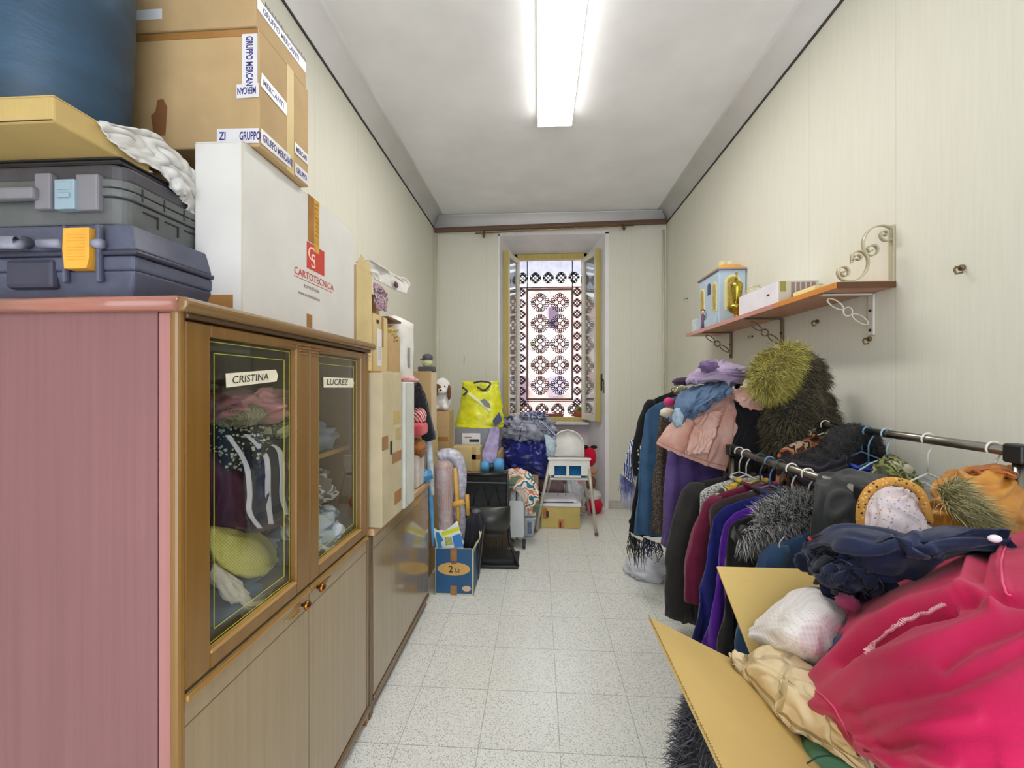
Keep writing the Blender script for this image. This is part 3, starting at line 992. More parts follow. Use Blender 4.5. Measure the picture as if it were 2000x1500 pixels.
def tape_label(sub, ya, za, yb, zb, h, s, size, d, x=-0.6868, sq=1.0):
    m = MB()
    v = [(x, ya, za), (x, yb, zb), (x, yb + 0.006, zb + h * 0.5), (x, yb - 0.003, zb + h), (x, ya - 0.002, za + h)]
    m.add(v, [(0, 1, 2, 3, 4)])
    o = sub(m, 'name_tape', TAPE, solid=0.0006)
    dirv = Vector((0, yb - ya, zb - za)).normalized()
    t = text(s, size, (x + 0.0008, ya + 0.016, za + h * 0.28), dirv, Vector((0, -dirv.z, dirv.y)), INK, tc, 'lettering', 0.0002, 0.0, sq, 0.15)
    t.parent = d; t.location = (0, 0, 0)
    return o
p = at(442, 757, X=-0.6868); q = at(540, 745, X=-0.6868)
tape_label(sub1, p.y, p.z, q.y, q.z, 0.031, 'CRISTINA', 0.024, d1, sq=1.25)
d2, sub2, (ga2, gb2) = glass_door(1.2105, 1.622, True)
p = at(632, 757, X=-0.6868); q = at(690, 757, X=-0.6868)
tape_label(sub2, p.y, p.z, q.y, q.z, 0.034, 'LUCREZ', 0.028, d2, sq=1.5)
def plain_door(root, ya, yb, z0, z1, knob=None, xf=XF, bead=True):
    d = MB().box(xf - 0.02, xf - 0.002, ya, yb, z0, z1).build('door', PANEL, root, bevel=0.002)
    def sub(mb, nm, mt, **k):
        o = mb.build(nm, mt, None, **k); o.parent = d; o.location = Vector(o['_base']) - Vector(root['_base']); return o
    if bead:
        sub(MB().box(xf - 0.004, xf + 0.006, ya, yb, z1 - 0.014, z1 + 0.0), 'top_bead', wood('gold_bead', (176, 134, 66), (146, 104, 48), 0.25, 'y', coat=0.4), bevel=0.004)
        sub(MB().box(xf - 0.003, xf - 0.0015, ya, yb, z1 - 0.06, z1 - 0.058), 'groove', plain('groove_dark', (96, 80, 60), 0.5))
    if knob is not None:
        ky, kz, s_ = knob
        m = MB().lathe([(0.004, 0.0), (0.005, 0.008), (0.012, 0.012), (0.014, 0.018), (0.010, 0.023), (0.0, 0.024)], (xf - 0.002, ky, kz), 16, axis='x')
        sub(m, 'knob', BRASS, smooth=True)
        m = MB()
        for i in range(3):
            m.box(xf - 0.002, xf + 0.002, *sorted((ky + s_ * 0.012, ky + s_ * (0.08 - 0.018 * i))), kz - 0.002 - 0.006 * i, kz - 0.0005 - 0.006 * i)
        sub(m, 'carved_lines', wood('carved_pale', (200, 164, 96), (170, 130, 70), 0.3, 'y'))
    return d
plain_door(tc, 0.768, 1.2065, 0.076, 0.748, (1.168, 0.715, -1))
plain_door(tc, 1.2105, 1.622, 0.076, 0.748, (1.252, 0.725, 1))

# low cabinet beyond it
YL = 2.56
lc = thing('low_cabinet', 'low brown sideboard continuing from the tall glazed cabinet', 'cabinet', (-0.91, 2.1, 0))
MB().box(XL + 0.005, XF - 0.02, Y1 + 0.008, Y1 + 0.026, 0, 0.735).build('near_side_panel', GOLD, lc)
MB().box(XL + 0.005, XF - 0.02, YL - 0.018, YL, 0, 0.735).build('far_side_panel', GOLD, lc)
MB().box(XL + 0.006, XL + 0.012, Y1 + 0.03, YL - 0.02, 0.05, 0.735).build('back_panel', INNER, lc)
MB().box(-0.69, XF - 0.002, Y1 + 0.006, Y1 + 0.045, 0.0, 0.735).build('corner_post', plain('post_dark_gold', (100, 76, 40), 0.3, var=0.15), lc, bevel=0.006)
plain_door(lc, Y1 + 0.048, YL - 0.003, 0.076, 0.732, None)
MB().box(XL + 0.005, XF + 0.012, Y1 + 0.014, YL + 0.008, 0.735, 0.763).build('top_board', wood('pale_top_veneer', (214, 180, 130), (196, 160, 112), 0.3, 'y', coat=0.3), lc, bevel=0.004)
MB().box(-0.70, -0.685, Y1 + 0.04, YL, 0.0, 0.06).build('plinth', PLINTH, lc)
MB().box(-0.685, -0.664, Y1 + 0.045, YL, 0.05, 0.072).build('plinth_moulding', PLINTH, lc, bevel=0.006)
MB().box(XL + 0.02, XF - 0.02, Y1 + 0.03, YL - 0.02, 0.06, 0.075).build('bottom_board', INNER, lc)

# ------------------------------------------------------------------ clothes inside the cabinet (behind the glass)
def PX(px, py, X): return tuple(at(px, py, X=X))
# yellow-green knitted jumper lying on the middle board
KN = striped('knit_lime', (214, 206, 122), (188, 180, 92), 90, 'DIAGONAL', 0.9, 0.5, 3.0, 3)
sheet('knitted_jumper', [[PX(412, 1010, -0.80), PX(470, 1022, -0.78), PX(520, 1050, -0.78), PX(541, 1078, -0.80)],
                    [PX(412, 1040, -0.73), PX(462, 1060, -0.715), PX(512, 1085, -0.72), PX(538, 1100, -0.75)],
                    [PX(412, 1080, -0.715), PX(450, 1105, -0.705), PX(490, 1120, -0.705), PX(525, 1118, -0.73)],
                    [PX(412, 1100, -0.75), PX(440, 1118, -0.73), PX(470, 1128, -0.73), PX(505, 1132, -0.76)]], KN, nu=40, nv=40, amp=0.003, freq=3, seed=2, th=0.012)
tag(bpy.data.objects['knitted_jumper'], 'lime yellow knitted jumper folded behind the left glass pane', 'jumper')
sheet('white_cloth', [[PX(412, 1095, -0.74), PX(450, 1120, -0.72), PX(480, 1150, -0.72), PX(500, 1165, -0.75), PX(535, 1155, -0.76)],
                [PX(412, 1112, -0.72), PX(440, 1145, -0.705), PX(470, 1170, -0.705), PX(490, 1185, -0.71), PX(530, 1168, -0.74)],
                [PX(412, 1122, -0.74), PX(430, 1160, -0.73), PX(455, 1178, -0.725), PX(485, 1200, -0.73), PX(515, 1182, -0.75)]], fabric('white_crumpled', (232, 222, 208)), nu=36, nv=40, amp=0.008, freq=3, seed=5, crumple=1.2, th=0.006)
tag(bpy.data.objects['white_cloth'], 'crumpled off-white cloth below the lime jumper behind the glass', 'cloth')
bm_ = MB().ell((-0.90, 0.99, 0.815), (0.17, 0.17, 0.055), noise_amp=0.25, seed=3, nu=40, nv=24)
tag(bm_.build('denim_heap', fabric('teal_denim', (84, 106, 128), (62, 84, 108)), smooth=True), 'heap of grey blue cloth on the floor of the cabinet behind the left pane', 'cloth')
# maroon shawl and striped shawl hanging over the shelf edge
sheet('maroon_shawl', [[PX(412, 860, -0.80), PX(480, 880, -0.78), PX(566, 900, -0.78)],
                 [PX(412, 920, -0.74), PX(480, 950, -0.72), PX(566, 950, -0.72)],
                 [PX(412, 990, -0.74), PX(480, 1020, -0.72), PX(562, 1000, -0.73)],
                 [PX(412, 1030, -0.76), PX(500, 1040, -0.74), PX(564, 1020, -0.74)]], fabric('maroon_wool', (92, 40, 58), (66, 28, 48)), nu=36, nv=36, amp=0.006, freq=4, dirn=(0.1, 1), seed=8)
tag(bpy.data.objects['maroon_shawl'], 'maroon shawl hanging inside the cabinet behind the striped shawl', 'shawl')
st = thing('striped_shawl', 'navy shawl with wide white stripes hanging behind the left pane', 'shawl', tuple(at(500, 1040, X=-0.71)))
navy = fabric('navy_wool', (44, 44, 62), (30, 30, 46))
sheet('cloth', [[PX(470, 830, -0.76), PX(520, 850, -0.74), PX(556, 862, -0.74)],
                [PX(482, 900, -0.715), PX(530, 900, -0.712), PX(562, 900, -0.715)],
                [PX(480, 980, -0.71), PX(530, 960, -0.708), PX(560, 950, -0.71)],
                [PX(492, 1036, -0.71), PX(530, 1022, -0.708), PX(560, 1008, -0.71)]], navy, st, nu=30, nv=30, amp=0.004, freq=3, dirn=(0.1, 1), seed=1)
WST = fabric('white_stripe', (222, 216, 226), (200, 196, 208))
for a_ in ([(446, 850), (480, 905), (488, 960), (488, 1000), (508, 1032)], [(480, 848), (505, 872), (522, 900), (524, 970), (530, 1024)], [(516, 866), (545, 878), (552, 920), (552, 970), (562, 1005)]):
    rows = [[PX(x - 5, y, -0.706), PX(x + 5, y, -0.704)] for x, y in a_]
    sheet('white_band', rows, WST, st, nu=30, nv=6, amp=0.001, seed=4, th=0.002)
bmx = MB().ell(tuple(at(470, 800, X=-0.80)), (0.09, 0.12, 0.045), noise_amp=0.35, seed=11, nu=40, nv=24)
tag(bmx.build('pink_garment', fabric('dusty_pink', (196, 140, 140), (176, 118, 122)), smooth=True), 'dusty pink garment folded on the cabinet shelf under the name tape', 'garment')
sheet('pink_blouse', [[PX(488, 775, -0.76), PX(520, 758, -0.74), PX(566, 762, -0.74)], [PX(490, 800, -0.73), PX(530, 790, -0.715), PX(566, 790, -0.715)], [PX(496, 828, -0.74), PX(530, 812, -0.72), PX(566, 800, -0.72)]],
      fabric('salmon_pink', (208, 150, 150), (186, 128, 130)), amp=0.006, freq=4, seed=4)
tag(bpy.data.objects['pink_blouse'], 'salmon pink blouse at the top right behind the left pane', 'blouse')
KP = spotted('black_white_print', (38, 40, 42), (196, 200, 180), 90, 0.34)
tag(MB().ell(tuple(at(440, 880, X=-0.80)), (0.09, 0.075, 0.08), noise_amp=0.3, seed=21, nu=36, nv=22).build('patterned_dress', KP, smooth=True), 'black dress with pale print bunched at the left of the shelf', 'dress')
tag(MB().ell(tuple(at(448, 812, X=-0.78)), (0.08, 0.055, 0.028), noise_amp=0.3, seed=25, nu=36, nv=22).build('ribbed_cardigan', striped('ribbed_khaki', (150, 142, 112), (110, 104, 84), 60, 'Y', 0.9), smooth=True), 'khaki ribbed cardigan on top of the black print dress', 'cardigan')
GK = blotch('green_check', [(90, 92, 70), (140, 138, 108), (70, 70, 58), (176, 170, 140)], 22)
tag(MB().ell(tuple(at(538, 835, X=-0.77)), (0.07, 0.10, 0.028), noise_amp=0.3, seed=31, nu=36, nv=22).build('checked_scarf', GK, smooth=True), 'grey green checked scarf folded above the striped shawl', 'scarf')
tag(MB().ell(tuple(at(440, 940, X=-0.80)), (0.08, 0.075, 0.025), noise_amp=0.25, seed=35, nu=36, nv=22).build('teal_garment', fabric('dark_teal', (40, 74, 92), (28, 52, 70)), smooth=True), 'dark teal garment folded below the black print dress', 'garment')
# right-hand compartment
tag(MB().ell((-0.86, 1.44, 1.15), (0.12, 0.12, 0.06), noise_amp=0.35, seed=41, nu=36, nv=22).build('grey_garment', fabric('steel_grey_cloth', (120, 122, 140), (90, 92, 110)), smooth=True), 'steel grey garment on the shelf behind the right pane', 'garment')
tag(MB().ell((-0.84, 1.42, 0.83), (0.13, 0.14, 0.078), noise_amp=0.35, seed=45, nu=36, nv=22).build('blue_white_blanket', blotch('blue_white_cloth', [(196, 206, 216), (120, 140, 168), (226, 228, 230), (96, 110, 140)], 10), smooth=True), 'blue and white blanket crumpled at the foot of the right pane', 'blanket')
tag(MB().ell((-0.86, 1.42, 0.97), (0.12, 0.13, 0.07), noise_amp=0.4, seed=48, nu=36, nv=22).build('brown_garment', blotch('brown_white_cloth', [(110, 92, 84), (210, 206, 206), (84, 74, 74), (150, 134, 128)], 12), smooth=True), 'brown and white garment between blanket and shelf behind the right pane', 'garment')
# ================================================================== ON TOP OF THE TALL CABINET
CARD = cardboard('cardboard_brown', (196, 166, 120))
CARDL = cardboard('cardboard_light', (216, 194, 142))
CARDY = cardboard('cardboard_yellow', (206, 184, 112))
WCARD = plain('white_carton', (218, 216, 210), 0.6, var=0.03, vscale=6, bump=0.1, bscale=30)
BTAPE = plain('brown_packing_tape', (170, 122, 66), 0.25, var=0.12, vscale=14)
CTAPE = plain('clear_packing_tape', (206, 182, 118), 0.18, var=0.06, vscale=14)
WTAPE = plain('white_packing_tape', (226, 224, 226), 0.3, var=0.03)
BLUEINK = plain('blue_print', (44, 44, 120), 0.5)
REDINK = plain('red_print', (200, 62, 50), 0.5)
GREYINK = plain('grey_print', (150, 130, 130), 0.6)
UP = (0, 0, 1)

def fr(m, a, b, mi=0):
    """frustum between two level rectangles (x0,x1,y0,y1,z)"""
    v = []
    for x0, x1, y0, y1, z in (a, b):
        v += [(x0, y0, z), (x1, y0, z), (x1, y1, z), (x0, y1, z)]
    return m.add(v, [(0, 3, 2, 1), (4, 5, 6, 7), (0, 1, 5, 4), (1, 2, 6, 5), (2, 3, 7, 6), (3, 0, 4, 7)], mi)

def carton(name, label, x0, x1, y0, y1, z0, z1, mat, cat='box', group=None, top=True):
    t = thing(name, label, cat, ((x0 + x1) / 2, (y0 + y1) / 2, z0), group)
    g = 0.0015
    m = MB().box(x0, x1, y0, y1, z0, z1 - 0.003)
    m.build('body', mat, t, bevel=0.004)
    if top:   # the two top flaps meeting in the middle
        ym = (y0 + y1) / 2
        m = MB().box(x0 + g, x1 - g, y0 + g, ym - 0.001, z1 - 0.0032, z1).box(x0 + g, x1 - g, ym + 0.001, y1 - g, z1 - 0.0032, z1)
        m.build('top_flaps', mat, t, bevel=0.001)
    return t
def strip(t, axis, pos, a0, a1, b0, b1, mat, name='tape', out=0.0012):
    """thin tape on a face: axis 'x' = face at X=pos facing +X (a=Y,b=Z); 'y' = face at Y=pos facing -Y (a=X,b=Z)"""
    m = MB()
    if axis == 'x': m.box(pos, pos + out, a0, a1, b0, b1)
    elif axis == 'y': m.box(a0, a1, pos - out, pos, b0, b1)
    else: m.box(a0, a1, b0, b1, pos, pos + out)
    return m.build(name, mat, t)

# --- lower tool case
CASEB = plain('case_blue_grey', (84, 88, 108), 0.42, var=0.10, vscale=30, bump=0.35, bscale=500)
CASED = plain('case_dark', (62, 62, 80), 0.4, var=0.10, bump=0.2, bscale=400)
x0, x1, y0, y1 = -1.145, -0.772, 0.768, 1.05
zb, zs, zt = 1.507, 1.597, 1.655
t = thing('tool_case', 'blue grey plastic tool case with an orange latch, lowest on the cabinet', 'tool case', ((x0 + x1) / 2, (y0 + y1) / 2, zb))
m = MB()
fr(m, (x0 + .02, x1 - .028, y0 + .02, y1 - .03, zb), (x0 + .004, x1 - .006, y0 + .004, y1 - .004, zb + 0.055))
fr(m, (x0 + .004, x1 - .006, y0 + .004, y1 - .004, zb + .055), (x0 + .004, x1 - .006, y0 + .004, y1 - .004, zs - .006))
m.build('lower_shell', CASEB, t, bevel=0.006, seg=3)
m = MB(); fr(m, (x0 + .004, x1 - .006, y0 + .004, y1 - .004, zs + .004), (x0 + .03, x1 - .022, y0 + .012, y1 - .02, zt))
m.build('lid', CASEB, t, bevel=0.006, seg=3)
MB().box(x0, x1, y0, y1, zs - 0.006, zs + 0.004).build('seam_rim', CASED, t, bevel=0.004, seg=3)
q0 = at(132, 448, Y=y0 - .004); q1 = at(182, 526, Y=y0 - .004)
OR = plain('orange_plastic', (236, 172, 62), 0.35, var=0.08, vscale=20)
mm = MB().prism([(q0.x, q0.z), (q1.x, q0.z), (q1.x + .001, (q0.z + q1.z) / 2), (q1.x, q1.z + .02), (q1.x - .006, q1.z), (q0.x + .002, q1.z), (q0.x - .002, (q0.z + q1.z) / 2)], 'y', y0 - 0.012, y0 + 0.010)
for i in range(9):
    zz = q0.z - 0.012 - i * 0.006
    mm.box(q0.x + .008, q1.x - .008, y0 - 0.0135, y0 - 0.0115, zz - 0.0015, zz)
mm.build('latch', OR, t, bevel=0.003)
for a, b in ((q0.x - 0.012, q0.x - 0.004), (q1.x + 0.004, q1.x + 0.014)):
    MB().box(a, b, y0 - 0.006, y0 + 0.006, zb + 0.03, zt - 0.006).build('latch_guard', CASEB, t, bevel=0.004)
pa = at(78, 476, Y=y0 - .006); pb = at(120, 476, Y=y0 - .006)
MB().cyl(pa, pb, 0.009, 16).build('handle_pivot', plain('handle_grey', (140, 142, 158), 0.35), t, smooth=True)
pa = at(184, 476, Y=y0 - .006); pb = at(200, 476, Y=y0 - .006)
MB().cyl(pa, pb, 0.009, 16).build('handle_pivot', plain('handle_grey', (140, 142, 158), 0.35), t, smooth=True)
pa = at(-60, 474, Y=y0 - .022); pb = at(36, 474, Y=y0 - .022); pc = at(52, 474, Y=y0)
MB().tube([pa, pb, pc], 0.012, 14).build('handle', plain('handle_grey', (140, 142, 158), 0.35), t, smooth=True)
pa = at(10, 560, Y=y0); pb = at(105, 505, Y=y0)
MB().box(pa.x, pb.x, y0 - 0.002, y0 + 0.03, pa.z - 0.004, pb.z).build('recess_panel', CASED, t, bevel=0.008)
MB().box(x0 + 0.05, x1 - 0.05, y0 + 0.03, y1 - 0.05, zt - 0.002, zt + 0.003).build('lid_panel', CASED, t, bevel=0.001)

# --- upper tool case
CASEG = plain('case_olive_grey', (100, 103, 102), 0.45, var=0.10, vscale=20, bump=0.2, bscale=400)
CASEV = plain('case_dark_grey', (74, 72, 78), 0.4, var=0.10, vscale=20, bump=0.2, bscale=400)
x0, x1, y0, y1 = -1.145, -0.822, 0.79, 1.05
zb, zt = 1.66, 1.782
t = thing('tool_case', 'dark grey ribbed power tool case with a pale blue latch, above the orange-latched case', 'tool case', ((x0 + x1) / 2, (y0 + y1) / 2, zb))
def rr_box(m, x0, x1, y0, y1, z0, z1, r, n=6, mi=0):
    pts = []
    for cx, cy, a0 in ((x1 - r, y1 - r, 0), (x0 + r, y1 - r, 90), (x0 + r, y0 + r, 180), (x1 - r, y0 + r, 270)):
        for i in range(n + 1):
            a = math.radians(a0 + 90 * i / n); pts.append((cx + r * math.cos(a), cy + r * math.sin(a)))
    return m.prism(pts, 'z', z0, z1, mi)
m = MB(); rr_box(m, x0 + .005, x1 - .005, y0 + .005, y1 - .005, zb, zb + .055, 0.03)
m.build('lower_shell', CASEG, t, bevel=0.004)
m = MB(); rr_box(m, x0, x1, y0, y1, zb + .056, zb + .072, 0.032); rr_box(m, x0, x1, y0, y1, zb + .074, zb + .09, 0.032)
m.build('belt', CASEG, t, bevel=0.003)
m = MB(); rr_box(m, x0 + .006, x1 - .006, y0 + .006, y1 - .006, zb + .0905, zt, 0.03)
m.build('lid', CASEV, t, bevel=0.006)
m = MB()
for i in range(4):
    ya = y0 + 0.05 + i * 0.052
    m.box(x1 - 0.0055, x1 - 0.0025, ya, ya + 0.034, zb + 0.040, zb + 0.043).box(x1 - 0.0055, x1 - 0.0025, ya + 0.032, ya + 0.035, zb + 0.018, zb + 0.043)
    m.box(x1 - 0.001, x1 + 0.001, ya - 0.008, ya - 0.005, zb + 0.06, zb + 0.086)
m.build('ribs', plain('rib_black', (34, 34, 34), 0.5), t)
for px_a, px_b, py_a, py_b in ((72, 104, 340, 410), (152, 196, 342, 412)):
    a = at(px_a, py_a, Y=y0 - .002); b = at(px_b, py_b, Y=y0 - .002)
    MB().box(a.x, b.x, y0 - 0.008, y0 + 0.008, b.z, a.z).build('latch_guard', plain('guard_grey', (132, 130, 136), 0.4, var=0.05), t, bevel=0.004)
a = at(110, 352, Y=y0 - .01); b = at(149, 409, Y=y0 - .01)
LT = plain('latch_pale_blue', (150, 174, 186), 0.3)
MB().box(a.x, b.x, y0 - 0.014, y0 + 0.004, b.z, a.z).box(a.x + .008, b.x - .008, y0 - 0.018, y0 - 0.013, (a.z + b.z) / 2 - 0.008, (a.z + b.z) / 2 + 0.002).box(a.x + .006, b.x - .006, y0 - 0.016, y0 - 0.013, (a.z + b.z) / 2 + 0.008, a.z - .006).build('latch', LT, t, bevel=0.002)
pa = at(-60, 380, Y=y0 - .012); pb = at(72, 378, Y=y0 - .012)
MB().box(pa.x, pb.x, y0 - 0.02, y0 - 0.002, pb.z - 0.012, pb.z + 0.012).build('handle', plain('guard_grey', (132, 130, 136), 0.4), t, bevel=0.005)
# thin black folder of papers on it
x0, x1 = -1.14, -0.835
t = thing('document_case', 'thin black document case lying between the tool case and the flat box', 'document case', ((x0 + x1) / 2, 0.92, zt + .001))
MB().box(x0, x1, 0.80, 1.04, zt + 0.001, zt + 0.006).box(x0, x1, 0.80, 1.04, zt + 0.012, zt + 0.016).build('covers', plain('black_vinyl', (34, 32, 36), 0.35, var=0.1), t, bevel=0.002)
MB().box(x0 + .01, x1 - .006, 0.805, 1.035, zt + 0.0065, zt + 0.0115).build('papers', plain('dark_sheets', (60, 58, 60), 0.6), t)

# --- flat cardboard box, overhanging towards us
t = carton('flat_box', 'flat shallow cardboard box overhanging above the tool cases', -1.145, -0.845, 0.69, 0.875, 1.80, 1.848, cardboard('box_ochre', (204, 176, 112)))
strip(t, 'y', 0.69, -1.145, -0.846, 1.802, 1.8035, plain('dark_gap', (58, 40, 20), 0.5), 'edge_line')
# --- blue bin on top of it
t = thing('blue_bin', 'tall dark blue fabric bin standing on the flat box at the top left', 'bin', (-1.02, 0.832, 1.849))
BL = plain('bin_blue', (44, 78, 104), 0.5, var=0.25, vscale=5, bump=0.6, bscale=60, stretch=(1, 1, 2.2))
prof = [(0.118, 0.0), (0.122, 0.006), (0.131, 0.25), (0.134, 0.48)]
MB().lathe(prof, (-1.02, 0.832, 1.849), 64).build('body', BL, t, smooth=True, ang=60)
MB().lathe([(0.1345, 0.0), (0.138, 0.003), (0.138, 0.03), (0.1345, 0.033)], (-1.02, 0.832, 1.849 + 0.455), 64, caps=False).build('rim', plain('bin_rim_blue', (38, 66, 88), 0.4), t, smooth=True)
hp = []
for i in range(25):
    a = math.radians(-80 + 100 * i / 24)
    hp.append((-1.02 + 0.1375 * math.cos(a), 0.832 + 0.1375 * math.sin(a), 1.849 + 0.40 - 0.14 * math.sin(math.pi * i / 24)))
MB().tube(hp, 0.002, 6).build('wire_handle', metal('bright_wire', (200, 205, 210), 0.3), t, smooth=True)

# --- crumpled white plastic bag draped over the cases
FILM = plain('white_bag_plastic', (214, 212, 206), 0.35, var=0.1, vscale=10, bump=0.5, bscale=22)
def PXs(X, *pts): return [tuple(at(a, b, X=X + (c[0] if c else 0))) for a, b, *c in pts]
G = [PXs(-0.83, (198, 236, (-.05),) if False else (198, 236), (215, 262), (236, 288), (262, 312)),
     PXs(-0.83, (245, 246), (262, 274), (285, 300), (300, 326)),
     PXs(-0.828, (300, 262), (308, 292), (322, 322), (330, 352)),
     PXs(-0.826, (350, 300), (352, 328), (352, 352), (350, 380)),
     PXs(-0.824, (388, 340), (382, 366), (374, 386), (364, 408)),
     PXs(-0.823, (408, 400), (400, 415), (388, 424), (372, 430))]
sheet('plastic_bag', G, FILM, nu=90, nv=50, amp=0.012, freq=2.6, dirn=(1, 0.6), seed=3, crumple=1.3, th=0.003)
tag(bpy.data.objects['plastic_bag'], 'crumpled white plastic bag draped over the edge of the tool cases', 'plastic bag')
m = MB(); kn = at(352, 365, X=-0.815)
m.ell(kn, (0.014, 0.018, 0.016), noise_amp=0.5, seed=4, nscale=10)
tag(m.build('knotted_bag', FILM, smooth=True), 'small white knot of plastic bag beside the grey tool case', 'plastic bag')
# cable loops
pts = []
for i in range(60):
    a = i / 59 * 2 * math.pi * 2.6
    c = at(418 - 6 * math.cos(a * 0.5), 440, X=-0.83)
    pts.append((c.x + 0.010 * math.sin(a * 0.37), c.y + (0.013 + 0.006 * math.sin(a * 0.4)) * math.cos(a), c.z + (0.018 + 0.006 * math.sin(a * 0.6)) * math.sin(a)))
tag(MB().tube(pts, 0.0013, 6).build('cable', plain('black_cable', (28, 28, 28), 0.4), smooth=True), 'thin black cable coiled in loops at the far end of the tool cases', 'cable')

# --- white carton
t = carton('white_carton', 'large upright white carton with a red square logo on the cabinet edge', -0.822, -0.70, 0.967, 1.578, 1.507, 1.922, WCARD)
fx = -0.70
def YZ(px, py, X=-0.6985):
    p = at(px, py, X=X); return p.y, p.z
a = YZ(600, 463); b = YZ(634, 463); c = YZ(602, 530)
ly0, ly1, lz1, lz0 = a[0], b[0], a[1] - 0.012, a[1] - 0.092
strip(t, 'x', fx, ly0, ly1 , lz0, lz1, REDINK, 'logo_square', 0.0008)
CREAM = plain('cream_print', (250, 214, 196), 0.5)
text('C', 0.062, (fx + 0.0009, ly0 + 0.004, lz1 - 0.052), (0, 1, 0), UP, CREAM, t, 'logo_letter', 0.0002)
text('S', 0.062, (fx + 0.0010, ly0 + 0.022, lz0 + 0.008), (0, 1, 0), UP, CREAM, t, 'logo_letter', 0.0002)
a = YZ(575, 533); b = YZ(650, 570)
text('CARTOTECNICA', 0.030, (fx + 0.0006, a[0], lz0 - 0.034), (0, 1, 0), UP, REDINK, t, 'lettering', 0.0002, squeeze=(b[0] - a[0]) / 0.222)
strip(t, 'x', fx, a[0], b[0], lz0 - 0.042, lz0 - 0.0405, REDINK, 'underline', 0.0006)
text('ROMA ITALIA', 0.015, (fx + 0.0006, a[0] + 0.05, lz0 - 0.063), (0, 1, 0), UP, GREYINK, t, 'lettering', 0.0002)
text('www.cartotecnica.it', 0.015, (fx + 0.0006, a[0] + 0.022, lz0 - 0.088), (0, 1, 0), UP, GREYINK, t, 'lettering', 0.0002)
a = YZ(602, 400)[0]; b = YZ(626, 400)[0]
OTAPE = plain('amber_tape', (222, 172, 70), 0.2, var=0.2, vscale=30)
strip(t, 'x', fx, a, a + 0.035, lz1 + 0.004, 1.922, BTAPE, 'tape', 0.001)
strip(t, 'x', fx, a + 0.035, a + 0.065, lz1 - 0.02, 1.922, OTAPE, 'tape', 0.0013)
for i in range(8):
    strip(t, 'x', fx + 0.0014, a + 0.042, a + 0.058, 1.905 - i * 0.014, 1.910 - i * 0.014, plain('amber_dark', (190, 120, 40), 0.3), 'tape_print', 0.0003)
a = YZ(600, 620)
strip(t, 'x', fx, a[0], a[0] + 0.03, 1.51, a[1] + 0.012, BTAPE, 'tape', 0.001)
strip(t, 'y', 0.967, -0.80, -0.725, 1.507, 1.555, BTAPE, 'tape')
strip(t, 'y', 0.967, -0.7045, -0.7005, 1.51, 1.92, plain('carton_crease', (206, 200, 176), 0.7), 'crease')

# --- brown cartons
t = carton('carton', 'brown carton standing behind the white carton, holding up the taped box', -1.145, -0.83, 1.09, 1.55, 1.507, 1.918, CARD)
t = carton('taped_carton', 'large brown carton bound with white printed tape, on the white carton', -1.06, -0.682, 1.0, 1.222, 1.925, 2.213, CARD)
fx = -0.682
def printed(t, s, n, origin, xd, yd, h, L, size, mat=WTAPE):
    """white tape of length L and height h with blue lettering"""
    X = Vector(xd).normalized(); Y = Vector(yd).normalized(); Z = X.cross(Y)
    o = Vector(origin)
    v = [o, o + X * L, o + X * L + Y * h, o + Y * h]
    v += [p + Z * 0.0008 for p in v]
    MB().add(v, [(0, 3, 2, 1), (4, 5, 6, 7), (0, 1, 5, 4), (1, 2, 6, 5), (2, 3, 7, 6), (3, 0, 4, 7)]).build('printed_tape', mat, t)
    text(s, size, o + X * 0.006 + Y * (h - size * 0.7) / 2 + Z * 0.0009, X, Y, BLUEINK, t, 'lettering', 0.0002, 0.018, n)
# the tapes on the face towards us
a = at(500, 52, Y=1.0)
printed(t, 'GRUPPO MERCAN', 0.74, (a.x + 0.004, 0.9995, a.z), (0, 0, -1), (-1, 0, 0) if False else (1, 0, 0), 0.036, 0.118, 0.026) if False else None
printed(t, 'GRUPPO MERCAN', 0.62, (fx - 0.044, 0.9990, 2.200), (0, 0, -1), (1, 0, 0), 0.040, 0.125, 0.024)
printed(t, 'MERCAN', 0.50, (fx - 0.001, 0.9985, 2.078), (-1, 0, -0.02), (0, 0, -1), 0.034, 0.056, 0.024)
printed(t, 'ZI', 0.7, (fx - 0.108, 0.9985, 1.934), (1, 0, -0.02), (0.02, 0, 1), 0.036, 0.107, 0.028)
text('GRUPPO', 0.028, (fx - 0.050, 0.9976, 1.941), (1, 0, -0.02), (0.02, 0, 1), BLUEINK, t, 'lettering', 0.0002, 0.018, 0.5)
# and on the side
SIDEC = plain('clear_tape_side', (206, 180, 112), 0.55, var=0.05)
strip(t, 'x', fx, 1.112, 1.145, 1.925, 2.213, SIDEC, 'tape', 0.0007)
printed(t, 'MERCANTI', 0.8, (fx + .001, 1.004, 2.075), (0, 1, -0.06), (0, 0.06, 1), 0.034, 0.105, 0.022)
printed(t, 'GRUPPO MERCANTI', 0.55, (fx + .001, 1.004, 1.935), (0, 1, 0), UP, 0.036, 0.125, 0.026)
printed(t, 'MERCAN', 0.68, (fx + .001, 1.148, 1.99), (0, 1, 0), UP, 0.03, 0.07, 0.02)
printed(t, 'GRUPPO', 0.62, (fx + .001, 1.150, 1.93), (0, 1, 0), UP, 0.034, 0.066, 0.022)
strip(t, 'y', 1.0, -1.06, -0.684, 2.196, 2.2125, BTAPE, 'tape')
m = MB().prism([(-0.955, 1.96), (-0.925, 1.96), (-0.92, 2.03), (-0.93, 2.05), (-0.945, 2.048), (-0.95, 2.02), (-0.962, 2.01)], 'y', 0.9985, 0.9997)
m.build('torn_tape', plain('torn_brown', (136, 92, 56), 0.5), t)
t = carton('shallow_carton', 'shallow brown carton on top of the taped carton, cut off by the frame', -1.06, -0.688, 0.995, 1.22, 2.216, 2.300, CARD)
